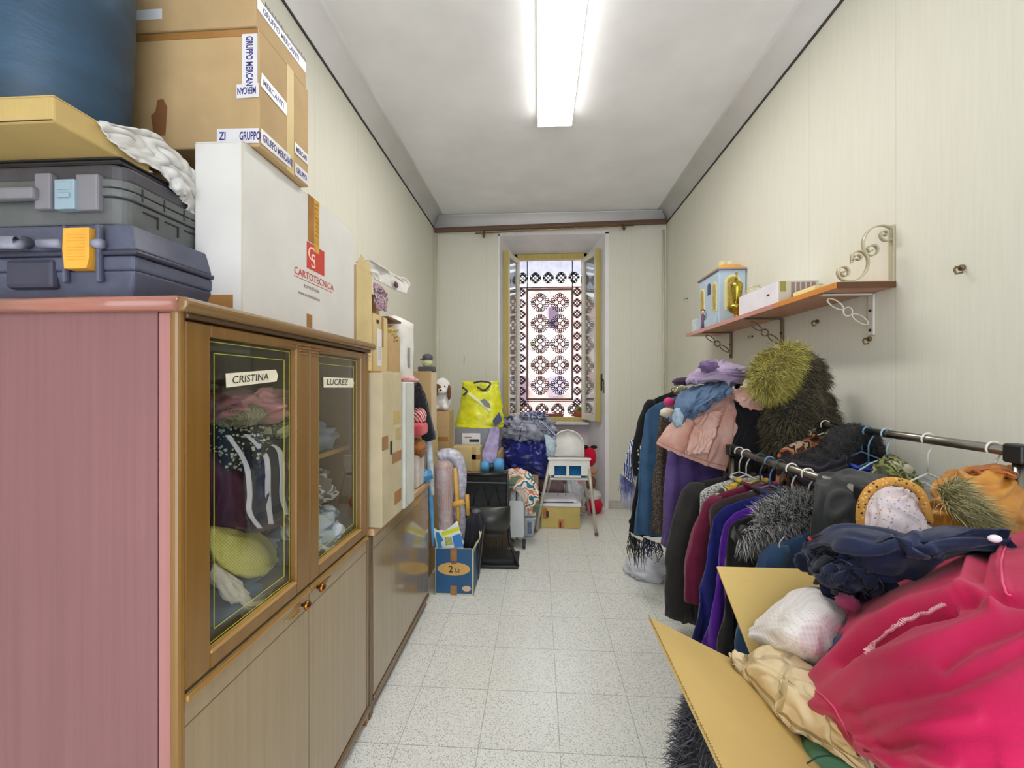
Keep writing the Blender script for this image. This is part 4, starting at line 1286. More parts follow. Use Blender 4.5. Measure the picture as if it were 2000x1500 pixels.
strip(t, 'y', 0.995, -1.0, -0.93, 2.245, 2.27, plain('paper_label', (226, 226, 230), 0.5), 'label')
strip(t, 'x', -0.688, 1.0, 1.215, 2.262, 2.292, WTAPE, 'printed_tape')
text('GRUPPO MERCANTI', 0.022, (-0.6865, 1.02, 2.269), (0, 1, 0), UP, BLUEINK, t, 'lettering', 0.0002, 0.01, 0.8)
m = MB()
for i in range(14):
    ya = 1.03 + 0.0135 * i
    m.add([(-0.6872, ya, 2.2925), (-0.6872, ya + 0.0135, 2.2925), (-0.6872, ya + 0.0135, 2.2985), (-0.6872, ya, 2.300 + 0.006 * rng.rand()), ], [(0, 1, 2, 3)])
m.build('torn_edge', plain('rib_black', (34, 34, 34), 0.5), t, solid=0.001)

# ================================================================== ON THE LOW CABINET
ZL = 0.7645
t = carton('tall_flat_carton', 'tall flat cardboard carton standing on the low cabinet against the tall one', -0.80, -0.628, 1.672, 1.915, ZL, 1.398, cardboard('cardboard_pale', (208, 194, 158)))
for ya, yb, za, zb_ in ((1.80, 1.90, 1.17, 1.225), (1.83, 1.91, 1.10, 1.15), (1.672, 1.74, 1.075, 1.13), (1.79, 1.91, 1.00, 1.045), (1.82, 1.91, 0.815, 0.87)):
    strip(t, 'x', -0.628, ya, yb, za, zb_, BTAPE if za < 1.1 else CTAPE, 'tape')
strip(t, 'x', -0.6265, 1.763, 1.785, 1.045, 1.10, plain('rib_black', (34, 34, 34), 0.5), 'printed_symbol')
strip(t, 'y', 1.672, -0.79, -0.63, 1.39, 1.397, BTAPE, 'tape')
t = thing('foam_slab', 'tall pale grey foam slab leaning beside the flat carton', 'foam slab', (-0.635, 2.01, ZL))
FOAM = plain('pale_foam', (214, 216, 208), 0.7, var=0.05, vscale=8, bump=0.3, bscale=120)
MB().box(-0.668, -0.618, 1.935, 2.085, ZL, 1.355).build('slab', FOAM, t, bevel=0.006)
MB().box(-0.6175, -0.6155, 1.94, 1.955, ZL + 0.02, 1.34).build('edge_strip', plain('foam_edge', (196, 198, 192), 0.6), t)
# cartons behind
lo = carton('carton', 'lower brown carton of the stack behind the flat carton', -1.14, -0.82, 1.69, 2.04, ZL, 1.345, CARD)
t = carton('carton', 'narrow light carton with grey print lines standing just beyond the white carton', -1.0, -0.745, 1.70, 1.862, 1.348, 1.835, CARDL)
for i in range(5):
    strip(t, 'x', -0.745, 1.775, 1.845, 1.52 - i * 0.018, 1.523 - i * 0.018, GREYINK, 'print_line', 0.0005)
FLP = MB().prism([(1.71, 1.835), (1.85, 1.835), (1.855, 1.875), (1.84, 1.89), (1.80, 1.88), (1.76, 1.895), (1.74, 1.87)], 'x', -0.752, -0.749)
FLP.build('raised_flap', CARDL, t)
t = carton('labelled_carton', 'light brown carton with a white paper label and clear tape, near the cabinet end', -1.0, -0.74, 1.868, 2.045, 1.348, 1.665, CARDL)
strip(t, 'x', -0.74, 1.91, 1.965, 1.43, 1.60, plain('paper_label', (226, 226, 230), 0.5), 'label', 0.001)
strip(t, 'x', -0.7385, 1.965, 1.985, 1.52, 1.665, BTAPE, 'tape', 0.001)
strip(t, 'x', -0.7385, 1.90, 1.93, 1.625, 1.64, plain('rib_black', (34, 34, 34), 0.5), 'print_block', 0.001)
for i in range(7):
    strip(t, 'x', -0.7388, 1.918, 1.955, 1.46 + i * 0.009, 1.463 + i * 0.009, GREYINK, 'label_line', 0.0003)
t = carton('carton', 'brown carton standing on the labelled one, behind a floral bag', -1.05, -0.80, 1.875, 2.10, 1.668, 1.78, CARD)
sheet('floral_bag', [[tuple(at(732, 552, X=-.765)), tuple(at(745, 560, X=-.76)), tuple(at(757, 575, X=-.765))], [tuple(at(733, 575, X=-.75)), tuple(at(746, 585, X=-.748)), tuple(at(756, 592, X=-.75))], [tuple(at(736, 602, X=-.745)), tuple(at(746, 606, X=-.743)), tuple(at(754, 606, X=-.745))]],
      blotch('floral_purple', [(120, 90, 108), (196, 180, 176), (86, 60, 80), (170, 130, 150)], 40), amp=0.006, freq=3, seed=2)
tag(bpy.data.objects['floral_bag'], 'small purple floral bag squeezed above the labelled carton', 'bag')
# white plastic sheet blowing out over the top
G = [PXs(-0.76, (693, 512), (712, 518), (722, 532), (735, 548)), PXs(-0.75, (715, 506), (732, 514), (746, 530), (752, 556)), PXs(-0.74, (740, 518), (756, 528), (768, 546), (770, 566)), PXs(-0.735, (772, 540), (786, 545), (796, 554), (790, 574)), PXs(-0.735, (786, 541), (796, 546), (800, 556), (793, 575))]
sheet('plastic_carrier', G, plain('thin_white_bag', (224, 222, 216), 0.35, var=0.06, vscale=14, bump=0.4, bscale=30), nu=60, nv=40, amp=0.006, freq=3, seed=7, crumple=0.8, th=0.003)
tag(bpy.data.objects['plastic_carrier'], 'white carrier bag with a dark mark sticking out over the stacked cartons', 'plastic bag')
c = at(774, 556, X=-0.728)
tb = bpy.data.objects['plastic_carrier']
o = MB().ell(c, (0.004, 0.032, 0.015), 0, 16, 8).build('printed_mark', plain('dark_red_mark', (86, 48, 56), 0.5), None, smooth=True)
o.parent = tb; o.location = Vector(o['_base']) - Vector(tb['_base'])
t = carton('open_carton', 'open carton with crumpled packing paper beside the labelled carton', -1.0, -0.74, 2.052, 2.235, ZL, 1.60, CARD, top=False)
MB().ell((-0.86, 2.14, 1.60), (0.11, 0.08, 0.06), noise_amp=0.5, seed=3, nscale=9, nu=30, nv=18).build('packing_paper', plain('kraft_paper', (204, 176, 104), 0.6, var=0.2, vscale=30, bump=0.6, bscale=40), t, smooth=True)
MB().box(-0.85, -0.735, 2.05, 2.24, 1.668, 1.680).build('lid', plain('lid_brown', (116, 74, 48), 0.5, var=0.1), t, bevel=0.003)
t = thing('wrapped_parcel', 'tall parcel wrapped in white plastic on the low cabinet', 'parcel', (-0.80, 2.40, ZL))
m = MB()
P = []
for j in range(26):
    z = ZL + (1.70 - ZL) * j / 25; row = []
    for k in range(41):
        a = 2 * math.pi * k / 40
        r = 1 + 0.10 * noise.noise(Vector((math.cos(a) * 2, math.sin(a) * 2, z * 7)))
        row.append((-0.86 + 0.125 * r * math.copysign(abs(math.cos(a)) ** .5, math.cos(a)), 2.39 + 0.13 * r * math.copysign(abs(math.sin(a)) ** .5, math.sin(a)), z))
    P.append(row)
P.append([(-0.86 + (q[0] + 0.86) * 0.5, 2.39 + (q[1] - 2.39) * 0.5, 1.73) for q in P[-1]]); P.append([(-0.86, 2.39, 1.74)] * 41)
m.grid(P[:])
m.build('wrapping', plain('parcel_white', (232, 230, 224), 0.4, var=0.06, vscale=12, bump=0.5, bscale=26), t, smooth=True)
q = at(800, 700, X=-0.732)
MB().box(-0.735, -0.7325, q.y - 0.015, q.y + 0.015, q.z - 0.05, q.z + 0.06).build('pencil_mark', plain('grey_mark', (160, 158, 160), 0.6), t)
# soft things between the foam slab and the end of the low cabinet
RW = striped('red_white_stripes', (196, 44, 46), (236, 220, 214), 26, 'DIAGONAL', 0.85, 0.5, 1.0)
c = at(819, 812, Y=2.40)
tag(MB().ell((c.x, 2.40, c.z), (0.035, 0.05, 0.045), noise_amp=0.3, seed=5, nu=30, nv=18).build('rolled_sweater', RW, smooth=True), 'red and white striped sweater rolled up above the pink bundle', 'sweater')
c = at(818, 838, Y=2.36)
tag(MB().box(c.x - 0.045, c.x + 0.03, 2.30, 2.46, c.z - 0.038, c.z + 0.034).build('folded_towel', fabric('coral_pink', (222, 100, 104), (200, 84, 92)), bevel=0.02, seg=4), 'coral pink towel folded under the striped sweater', 'towel')
c = at(818, 872, Y=2.38)
for k, (dy, dz, s_) in enumerate(((0, 0, 7), (0.02, 0.05, 12))):
    pass
tag(MB().ell((c.x - .005, 2.38, c.z - .01), (0.04, 0.07, 0.05), noise_amp=0.3, seed=8, nu=26, nv=16).build('brown_shoe', fabric('tan_leather', (170, 112, 62), (140, 88, 46)), smooth=True), 'tan brown soft bundle below the coral towel', 'bundle')
c = at(816, 905, Y=2.40)
tag(MB().box(c.x - 0.04, c.x + 0.025, 2.32, 2.46, ZL, c.z + 0.06).build('tissue_pack', plain('tissue_pack_white', (226, 214, 206), 0.4, var=0.1, vscale=20), bevel=0.012, seg=3), 'pale pack standing on the low cabinet beside the foam slab', 'pack')
c = at(829, 930, Y=2.50)
tag(MB().ell((c.x, 2.49, ZL + 0.035), (0.045, 0.05, 0.034), noise_amp=0.4, seed=9, nu=24, nv=14).build('blue_bag', plain('sky_blue_plastic', (84, 160, 210), 0.3, var=0.2, bump=0.4, bscale=30), smooth=True), 'small crumpled blue bag at the far end of the low cabinet', 'bag')
# dark quilted hose / strap curving down
pts = [tuple(at(a, b, Y=y)) for a, b, y in ((800, 746, 2.20), (812, 752, 2.28), (822, 775, 2.36), (830, 805, 2.45), (838, 838, 2.54), (842, 856, 2.58))]
sheet('dark_jacket_sleeve', [[tuple(Vector(p) + Vector((-0.05, 0.02, -0.03))) for p in pts], pts, [tuple(Vector(p) + Vector((0.0, 0.06, -0.02))) for p in pts]], fabric('dark_navy_nylon', (44, 46, 58), (30, 32, 42), rough=0.5), nu=20, nv=60, amp=0.004, freq=6, dirn=(0.1, 1), seed=1, th=0.02)
tag(bpy.data.objects['dark_jacket_sleeve'], 'dark navy sleeve hanging in an arc behind the foam slab', 'sleeve')
pk = at(793, 742, Y=2.12)
tag(MB().ell((pk.x, 2.14, pk.z), (0.05, 0.05, 0.018), noise_amp=0.4, seed=19, nu=24, nv=14).build('pink_cloth', fabric('pale_pink_cloth', (230, 190, 186), (206, 150, 150)), smooth=True), 'pale pink cloth crumpled on top of the foam slab', 'cloth')
# ================================================================== CLUTTER AT THE FAR END, LEFT TO RIGHT
def PY(Y, *pts): return [tuple(at(p[0], p[1], Y=Y + (p[2][0] if len(p) > 2 else 0))) for p in pts]
def cbox(px0, py0, px1, py1, Y, dep, name, label, mat, z0=None, **k):
    a = at(px0, py0, Y=Y); b = at(px1, py1, Y=Y)
    return carton(name, label, a.x, b.x, Y, Y + dep, b.z if z0 is None else z0, a.z, mat, **k)

# column of cartons beyond the low cabinet
carton('carton', 'bottom carton of the column beyond the low cabinet', -1.12, -0.76, 2.92, 3.25, 0.001, 0.62, CARD)
carton('carton', 'middle carton of the column beyond the low cabinet', -1.12, -0.77, 2.92, 3.22, 0.622, 1.0, CARDL)
t = carton('carton', 'topmost carton of the column, with the dark-capped figurine on it', -1.10, -0.742, 2.90, 3.06, 1.002, 1.436, CARD)
strip(t, 'x', -0.742, 2.905, 3.055, 1.01, 1.43, plain('pale_card_edge', (226, 204, 176), 0.6), 'pale_side')
# figurine with dark cap
c = at(834, 720, Y=2.97)
t = thing('figurine', 'small pale figurine with dark cap and base on the carton column', 'figurine', (c.x, 2.97, 1.437))
DK = plain('slate_paint', (74, 74, 82), 0.5)
h = (34) * 0.0036
MB().box(c.x - 0.055, c.x + 0.055, 2.93, 3.01, 1.437, 1.437 + 0.032).build('base', DK, t, bevel=0.004)
MB().ell((c.x + 0.002, 2.97, 1.437 + 0.062), (0.034, 0.03, 0.035), noise_amp=0.15, seed=2).build('head', plain('pale_green_yellow', (212, 214, 160), 0.6, var=0.15, vscale=40), t, smooth=True)
MB().lathe([(0.036, 0), (0.038, 0.012), (0.034, 0.03), (0.02, 0.04), (0.0, 0.042)], (c.x + 0.004, 2.97, 1.437 + 0.082), 24).box(c.x - 0.045, c.x - 0.02, 2.945, 2.99, 1.437 + 0.082, 1.437 + 0.088).build('cap', DK, t, smooth=True, bevel=0.002)
# box stack with the plush dog
carton('carton', 'lower carton under the plush dog', -0.98, -0.672, 3.28, 3.55, 0.001, 0.80, CARD)
t = carton('carton', 'taped cardboard box directly under the plush dog', -0.92, -0.70, 3.28, 3.48, 0.802, 1.135, CARD)
strip(t, 'y', 3.28, -0.92, -0.705, 0.90, 0.935, BTAPE, 'tape')
strip(t, 'y', 3.28, -0.92, -0.705, 0.802, 0.83, CTAPE, 'tape')
t = thing('plush_dog', 'white and brown plush dog sitting on the cardboard boxes', 'soft toy', (-0.77, 3.36, 1.136))
c0 = at(862, 815, Y=3.36); X_ = c0.x
WF = fabric('plush_white', (238, 236, 232), (222, 218, 212), bump=0.8, scale=30)
BF = fabric('plush_brown', (120, 80, 50), (96, 62, 38), bump=0.8, scale=30)
hd_ = at(864, 760, Y=3.34)
MB().ell((X_, 3.37, 1.136 + 0.075), (0.072, 0.065, 0.078), nu=28, nv=18).ell((X_ - .035, 3.315, 1.136 + 0.028), (0.026, 0.045, 0.026)).ell((X_ + .04, 3.315, 1.136 + 0.028), (0.026, 0.045, 0.026)).build('body', WF, t, smooth=True)
MB().ell((hd_.x, 3.34, hd_.z + 0.02), (0.062, 0.058, 0.07), nu=28, nv=18).ell((hd_.x + 0.01, 3.285, hd_.z - 0.015), (0.034, 0.035, 0.026)).build('head', WF, t, smooth=True)
MB().ell((hd_.x + 0.006, 3.252, hd_.z - 0.008), (0.010, 0.008, 0.008)).build('nose', plain('plush_black', (28, 26, 26), 0.4), t, smooth=True)
MB().ell((hd_.x - 0.016, 3.288, hd_.z + 0.022), (0.006, 0.004, 0.007)).build('eye', plain('plush_black', (28, 26, 26), 0.4), t, smooth=True)
MB().ell((hd_.x + 0.03, 3.29, hd_.z + 0.022), (0.006, 0.004, 0.007)).build('eye', plain('plush_black', (28, 26, 26), 0.4), t, smooth=True)
MB().ell((hd_.x + 0.058, 3.32, hd_.z - 0.025), (0.016, 0.03, 0.062), rotz=0.4).build('ear', BF, t, smooth=True)
MB().ell((hd_.x - 0.055, 3.32, hd_.z - 0.01), (0.018, 0.03, 0.055), rotz=-0.4).build('ear', BF, t, smooth=True)
MB().ell((hd_.x - 0.02, 3.305, hd_.z + 0.01), (0.04, 0.03, 0.036)).build('face_patch', BF, t, smooth=True)

# blue pole with white wrap
t = thing('blue_pole', 'light blue plastic-wrapped pole leaning at the end of the low cabinet', 'pole', tuple(at(846, 1062, Y=2.66)))
a = at(834, 852, Y=2.60); b = at(842, 990, Y=2.64); c = at(846, 1066, Y=2.66)
MB().tube([a, a.lerp(b, .5), b, b.lerp(c, .5), c], [0.013, 0.016, 0.015, 0.011, 0.009], 14).build('pole', plain('sky_blue_paint', (88, 160, 214), 0.35, var=0.12, vscale=14), t, smooth=True)
MB().tube([a + Vector((0.014, -.01, .01)), a.lerp(b, .5) + Vector((0.012, -.012, 0)), b + Vector((0.012, -.012, .08))], [0.018, 0.02, 0.012], 14).build('wrap', plastic_film('milky_film', (226, 234, 242), 0.7), t, smooth=True)

# blue two-litre box with its contents
bx0, bx1, by0, by1, bz = -0.662, -0.412, 2.68, 2.99, 0.300
NAVYC = plain('carton_blue_print', (34, 88, 132), 0.5, var=0.06)
CREAMC = plain('carton_cream', (206, 200, 168), 0.6)
t = thing('printed_box', 'blue cardboard box with a 2 Lt oval on its front, full of rolls and packs', 'box', ((bx0 + bx1) / 2, (by0 + by1) / 2, 0.001))
m = MB().box(bx0, bx1, by0, by0 + 0.004, 0.001, bz).box(bx0, bx1, by1 - 0.004, by1, 0.001, bz).box(bx0, bx0 + 0.004, by0, by1, 0.001, bz).box(bx1 - 0.004, bx1, by0, by1, 0.001, bz).box(bx0 + .004, bx1 - .004, by0 + .004, by1 - .004, 0.001, 0.006)
m.build('body', CREAMC, t, bevel=0.001)
MB().box(bx0 + .008, bx1 - .010, by0 - .0008, by0, 0.012, bz - 0.004).build('blue_front', NAVYC, t)
MB().box(bx1, bx1 + .0008, by0 + .02, by1 - .02, 0.02, bz - 0.03).build('blue_side', NAVYC, t)
def ellip(m, cx, cz, rx, rz, y, n=36):
    v = [(cx + rx * math.cos(2 * math.pi * k / n), y, cz + rz * math.sin(2 * math.pi * k / n)) for k in range(n)]
    v += [(q[0], y - 0.0006, q[2]) for q in v]
    return m.add(v, [tuple(range(n))[::-1], tuple(range(n, 2 * n))] + [(k, (k + 1) % n, (k + 1) % n + n, k + n) for k in range(n)])
cx = (bx0 + bx1) / 2 - 0.002
ellip(MB(), cx, 0.168, 0.105, 0.042, by0 - .0009).build('oval_label', plain('ochre_oval', (214, 170, 92), 0.5), t)
text('2', 0.062, (cx - 0.035, by0 - 0.0017, 0.146), (1, 0, 0), UP, plain('print_black', (30, 28, 30), 0.5), t, 'lettering', 0.0002, 0.01)
text('Lt', 0.036, (cx + 0.008, by0 - 0.0017, 0.148), (1, 0, 0), UP, plain('print_black', (30, 28, 30), 0.5), t, 'lettering', 0.0002, 0.01)
ellip(MB(), cx, 0.206, 0.02, 0.008, by0 - .0018).build('crest', plain('crest_brown', (150, 96, 50), 0.5), t)
ellip(MB(), bx1 - 0.045, 0.045, 0.028, 0.018, by0 - .0009).build('round_seal', plain('seal_cream', (222, 190, 150), 0.5), t)
strip(t, 'y', by0 - .0009, cx - 0.022, cx + 0.02, 0.22, bz, BTAPE, 'tape'); strip(t, 'y', by0 - .0009, cx - 0.022, cx + 0.02, 0.002, 0.062, BTAPE, 'tape')
m = MB(); P = []
for i in range(9):
    u = i / 8
    P.append([(bx1 + 0.0 + 0.03 * math.sin(u * 2.4), y_, bz + 0.075 * u) for y_ in (by0 + 0.005 + 0.09 * u, by0 + .15, by1 - .005)])
m.grid(P); m.build('side_flap', CREAMC, t, solid=0.003, smooth=True)
# diaper pack
t = thing('diaper_pack', 'white blue and yellow soft pack leaning in the front of the blue box', 'pack', (bx0 + .1, by0 + .03, bz - .1))
a0 = PY(by0 + .03, (843, 1034), (868, 1036, (-.004,)), (892, 1018))
a1 = PY(by0 + .012, (850, 1055), (875, 1056, (-.01,)), (900, 1045))
a2 = PY(by0 + .022, (855, 1090), (882, 1090), (908, 1090))
def inb(p): return (max(bx0 + .006, min(bx1 - .006, p[0])), max(by0 + .008, p[1]), p[2])
rows = [a0, a1, [inb(p) for p in a2]]
rows[1] = [(p[0], p[1], p[2]) for p in rows[1]]
sheet('pack_body', rows, plain('pack_white', (232, 238, 236), 0.35, var=0.03), t, nu=24, nv=24, amp=0.004, freq=2, seed=3, th=0.03)
def onpack(pxs, nm, mt, Y=by0 - 0.004):
    v = [tuple(at(a, b, Y=Y)) for a, b in pxs]; n = len(v)
    v += [(p[0], p[1] + 0.003, p[2]) for p in v]
    MB().add(v, [tuple(range(n)), tuple(range(n, 2 * n))[::-1]] + [(i, (i + 1) % n, (i + 1) % n + n, i + n) for i in range(n)]).build(nm, mt, t)
onpack([(862, 1040), (896, 1029), (898, 1036), (864, 1048)], 'yellow_band', plain('pack_yellow', (220, 222, 40), 0.4))
onpack([(883, 1048), (899, 1042), (905, 1068), (888, 1070)], 'blue_panel', plain('pack_blue', (52, 126, 200), 0.4))
onpack([(851, 1040), (857, 1040), (866, 1056), (860, 1060), (864, 1070), (856, 1071), (853, 1056)], 'blue_lettering', plain('pack_teal', (40, 130, 180), 0.4))
onpack([(868, 1051), (881, 1048), (884, 1064), (870, 1066)], 'picture', plain('pack_green', (196, 204, 110), 0.5, var=0.3, vscale=60))
# rolled things standing in the box
ROLL = striped('wrapped_roll', (196, 150, 120), (150, 112, 92), 30, 'X', 0.25, 0.5, 4.0)
t = thing('wrapped_roll', 'tall brown roll wrapped in shiny film standing in the blue box', 'roll', (-0.60, 2.78, 0.01))
tp = at(866, 902, Y=2.76); bt = at(874, 1050, Y=2.76)
m = MB(); pts = []; rad = []
for i in range(24):
    u = i / 23; q = Vector((bt.x, 2.78, 0.05)).lerp(Vector((tp.x, 2.76, tp.z)), u); pts.append(q); rad.append((0.052 + 0.008 * math.sin(u * 9)) * (0.6 if i in (0, 23) else 1))
m.tube(pts, rad, 24); m.build('roll', ROLL, t, smooth=True)
m = MB().tube([p + Vector((0, 0, 0.01)) for p in pts], [r * 1.12 for r in rad], 20); m.build('film', plastic_film('shiny_film', (226, 222, 232), 0.32, 0.15), t, smooth=True)
t = thing('padded_wrap', 'translucent grey bubble wrap bent over behind the wrapped roll', 'bubble wrap', (-0.52, 2.87, 0.01))
pts = [Vector(p) for p in ([-0.50, 2.88, 0.02], tuple(at(896, 1000, Y=2.88)), tuple(at(899, 930, Y=2.87)), tuple(at(892, 896, Y=2.86)), tuple(at(872, 888, Y=2.85)), tuple(at(858, 896, Y=2.84)))]
pp = [Vector(q) for q in catmull([tuple(p) for p in pts], 40)]
MB().tube(pp, [0.045 * (1 + 0.15 * noise.noise(Vector((i * 0.5, 1, 0)))) for i in range(40)], 20).build('wrap', plain('bubble_wrap', (200, 200, 214), 0.25, var=0.2, vscale=40, bump=1.0, bscale=70), t, smooth=True)
# wooden clamp
WD = wood('yellow_beech', (226, 182, 90), (196, 146, 56), 0.5, 'z', 30)
t = thing('wooden_stand', 'yellow wooden turned post with a crosspiece, sticking out of the blue box', 'wooden post', (-0.50, 2.80, 0.01))
a = at(888, 914, Y=2.78); b = at(895, 1000, Y=2.79)
MB().tube([(b.x, 2.80, 0.02), b, b.lerp(a, .45), a], [0.012, 0.013, 0.016, 0.014], 14).build('post', WD, t, smooth=True)
a = at(884, 986, Y=2.77); b = at(908, 980, Y=2.77)
MB().tube([a, a.lerp(b, .25), a.lerp(b, .5), a.lerp(b, .75), b], [0.015, 0.022, 0.018, 0.022, 0.014], 14).build('crosspiece', WD, t, smooth=True)
a = at(912, 966, Y=2.77); b = at(914, 1006, Y=2.77)
MB().cyl(a, b, 0.0135, 14).build('upright', WD, t, smooth=True)
# black umbrella-like bundle
t = thing('folded_umbrella', 'folded black umbrella bundle leaning in the right of the blue box', 'umbrella', (-0.46, 2.84, 0.01))
tp = at(930, 1000, Y=2.84); bt = (-0.47, 2.86, 0.02)
m = MB(); P = []
for j in range(20):
    u = j / 19; q = Vector(bt).lerp(tp, u); r = 0.055 * (1 if u < .9 else 1 - (u - .9) * 5)
    P.append([(q.x + r * (1 + 0.22 * math.sin(k * 7 * math.pi / 20 + u)) * math.cos(k * math.pi / 20), q.y + r * (1 + 0.22 * math.sin(k * 7 * math.pi / 20 + u)) * math.sin(k * math.pi / 20), q.z) for k in range(41)])
P.append([tuple(tp + Vector((0, 0, 0.008)))] * 41)
m.grid(P); m.build('canopy', fabric('black_nylon', (44, 44, 52), (30, 30, 36), rough=0.45), t, smooth=True)
MB().ell(tuple(tp + Vector((0.0, 0, 0.004))), (0.03, 0.03, 0.018)).build('cap', plain('grey_cap', (92, 94, 104), 0.35), t, smooth=True)

# ------------------------------------------------ black folding chair
BK = plain('black_plastic', (34, 34, 36), 0.38, var=0.12)
BKM = plain('black_mesh', (44, 46, 46), 0.7, var=0.2, vscale=60, bump=0.8, bscale=300)
cY = 3.14
lt = at(893, 927, Y=cY); rt = at(992, 927, Y=cY); rm = at(994, 1000, Y=cY); rb = at(1012, 1104, Y=3.10)
t = thing('folding_chair', 'black mesh-backed chair folded upright beside the blue box', 'chair', (-0.35, 3.2, 0.001))
fl = at(905, 1106, Y=3.10)
lx = -0.585
m = MB().tube([(lx, cY, 0.02), (lx, cY, lt.z), ], 0.012, 10).tube([(rt.x, cY, rt.z), (rt.x, cY, rm.z), (rt.x + 0.012, cY - .01, 0.2), (rb.x, 3.10, 0.014)], 0.012, 10)
m.tube([(lx, cY, lt.z), (rt.x, cY, rt.z)], 0.013, 10)
m.build('frame', BK, t, smooth=True)
P = []
for i in range(14):
    u = i / 13; z = lt.z - 0.01 - (lt.z - 0.42) * u
    P.append([(lx + (rt.x - lx) * k / 20, cY + 0.02 + 0.03 * math.sin(math.pi * k / 20) * math.sin(math.pi * u), z) for k in range(21)])
MB().grid(P).build('backrest', BKM, t, smooth=True, solid=0.006)
MB().box(lx, rt.x, cY - 0.004, cY + 0.012, lt.z - 0.062, lt.z - 0.052).build('cross_bar', plain('grey_bar', (88, 90, 92), 0.4), t, bevel=0.003)
for px0, px1 in ((932, 922), (944, 955), (964, 952), (968, 980)):
    a = at(px0, 950, Y=cY); b = at(px1, 994, Y=cY)
    MB().tube([a, b], 0.0035, 6).build('stay', BK, t)
# rounded seat hanging forward
P = []
for i in range(18):
    u = i / 17; z = 0.455 - 0.235 * u
    half = 0.17 * (1 if u < .45 else math.sqrt(max(0.02, 1 - ((u - .45) / .58) ** 2)))
    cxx = (lx + rt.x) / 2 + 0.02
    P.append([(cxx + half * math.sin(math.pi * (k / 24 - .5)), cY - 0.03 - 0.085 * math.cos(math.pi * (k / 24 - .5)) * math.sin(math.pi * min(1, u + .12)), z) for k in range(25)])
MB().grid(P).build('seat', plain('seat_vinyl', (48, 48, 46), 0.33, var=0.15, vscale=5), t, smooth=True, solid=0.02)
for k in range(6):
    x = lx + 0.14 + k * 0.045
    MB().cyl((x, cY, 0.20), (x, cY, 0.10), 0.004, 8).build('spring', BK, t)
m = MB().box(lx + 0.06, rb.x, 3.08, 3.12, 0.002, 0.026).box(lx + 0.06, rb.x - 0.03, 3.34, 3.37, 0.002, 0.026).box(rb.x - 0.03, rb.x, 3.12, 3.37, 0.002, 0.026)
m.build('base_frame', BK, t, bevel=0.006)
MB().box(lx + 0.07, rb.x - 0.03, 3.12, 3.34, 0.006, 0.05).build('base_cushion', BKM, t, bevel=0.015, seg=3)

# ------------------------------------------------ boxes and bins behind
c = cbox(888, 836, 972, 884, 3.60, 0.35, 'storage_bin', 'grey plastic storage bin with a paper label, under the yellow bag', plain('bin_grey', (136, 140, 146), 0.5, var=0.06), cat='bin')
a = at(903, 846, Y=3.60); b = at(938, 868, Y=3.60)
strip(c, 'y', 3.60, a.x, b.x, b.z, a.z, plain('paper_label', (226, 226, 230), 0.5), 'label')
strip(c, 'y', 3.5985, a.x + 0.06, b.x - .01, b.z + 0.02, b.z + 0.045, plain('rib_black', (34, 34, 34), 0.5), 'label_print')
strip(c, 'y', 3.5985, a.x + 0.02, b.x - .07, a.z - 0.04, a.z - 0.03, GREYINK, 'label_print')
zz = at(888, 884, Y=3.60).z
c2 = at(888, 884, Y=3.60); d2 = at(972, 884, Y=3.60)
carton('carton', 'tall carton holding up the grey storage bin', c2.x - 0.02, d2.x + 0.02, 3.60, 3.95, 0.001, zz - 0.002, CARD)
a = at(884, 873, Y=3.42); b = at(938, 921, Y=3.42)
t = carton('carton', 'light brown taped carton behind the top bar of the folding chair', a.x, b.x, 3.42, 3.57, b.z, a.z, CARDL)
strip(t, 'y', 3.42, b.x - 0.07, b.x - 0.035, b.z, a.z, CTAPE, 'tape'); strip(t, 'y', 3.42, b.x - 0.07, b.x, a.z - 0.10, a.z - 0.06, BTAPE, 'tape')
carton('carton', 'lower carton hidden mostly behind the folding chair', a.x, b.x + 0.05, 3.42, 3.58, 0.001, b.z - 0.002, CARD)
# yellow bag
t = thing('yellow_bag', 'bright yellow shopping bag with navy handles on the grey bin', 'shopping bag', tuple(at(935, 836, Y=3.75)))
YE = plain('yellow_bag_plastic', (226, 226, 40), 0.35, var=0.12, vscale=9, bump=0.6, bscale=20)
rows = []
for i, (yl, l, r) in enumerate(((745, 902, 972), (770, 901, 976), (795, 898, 981), (818, 893, 984), (832, 890, 982))):
    mid = []
    for k in range(24):
        a_ = 2 * math.pi * k / 23
        L = at(l, yl, Y=3.74); R_ = at(r, yl if i == 0 else yl + (4 if k else 0), Y=3.74)
        cx = (L.x + R_.x) / 2; hw = (R_.x - L.x) / 2
        mid.append((cx + hw * math.cos(a_) * 1.0, 3.76 + (0.05 + 0.025 * i) * math.sin(a_) * (0.5 if i == 0 else 1), L.z))
    rows.append(mid)
z_b = at(900, 836, Y=3.6).z
rows.append([((p[0] - rows[-1][0][0]) * 0.9 + rows[-1][0][0] - 0.01, p[1], z_b + 0.004) for p in rows[-1]])
G = folds(surf(rows, 50, 80), 0.012, 2.2, (1, 0.4), 5, 0.9)
G[:, -1] = G[:, 0]
MB().grid(G).build('bag', YE, t, smooth=True, solid=0.002)
for (pts) in ([(925, 748), (940, 745), (958, 749), (946, 762), (932, 756)], [(903, 756), (912, 764), (905, 772)]):
    q = [tuple(at(x, y, Y=3.68)) for x, y in pts]
    MB().tube([Vector(p) for p in catmull(q, 20)], 0.008, 8).build('handle', plain('navy_handle', (40, 46, 76), 0.5), t, smooth=True)
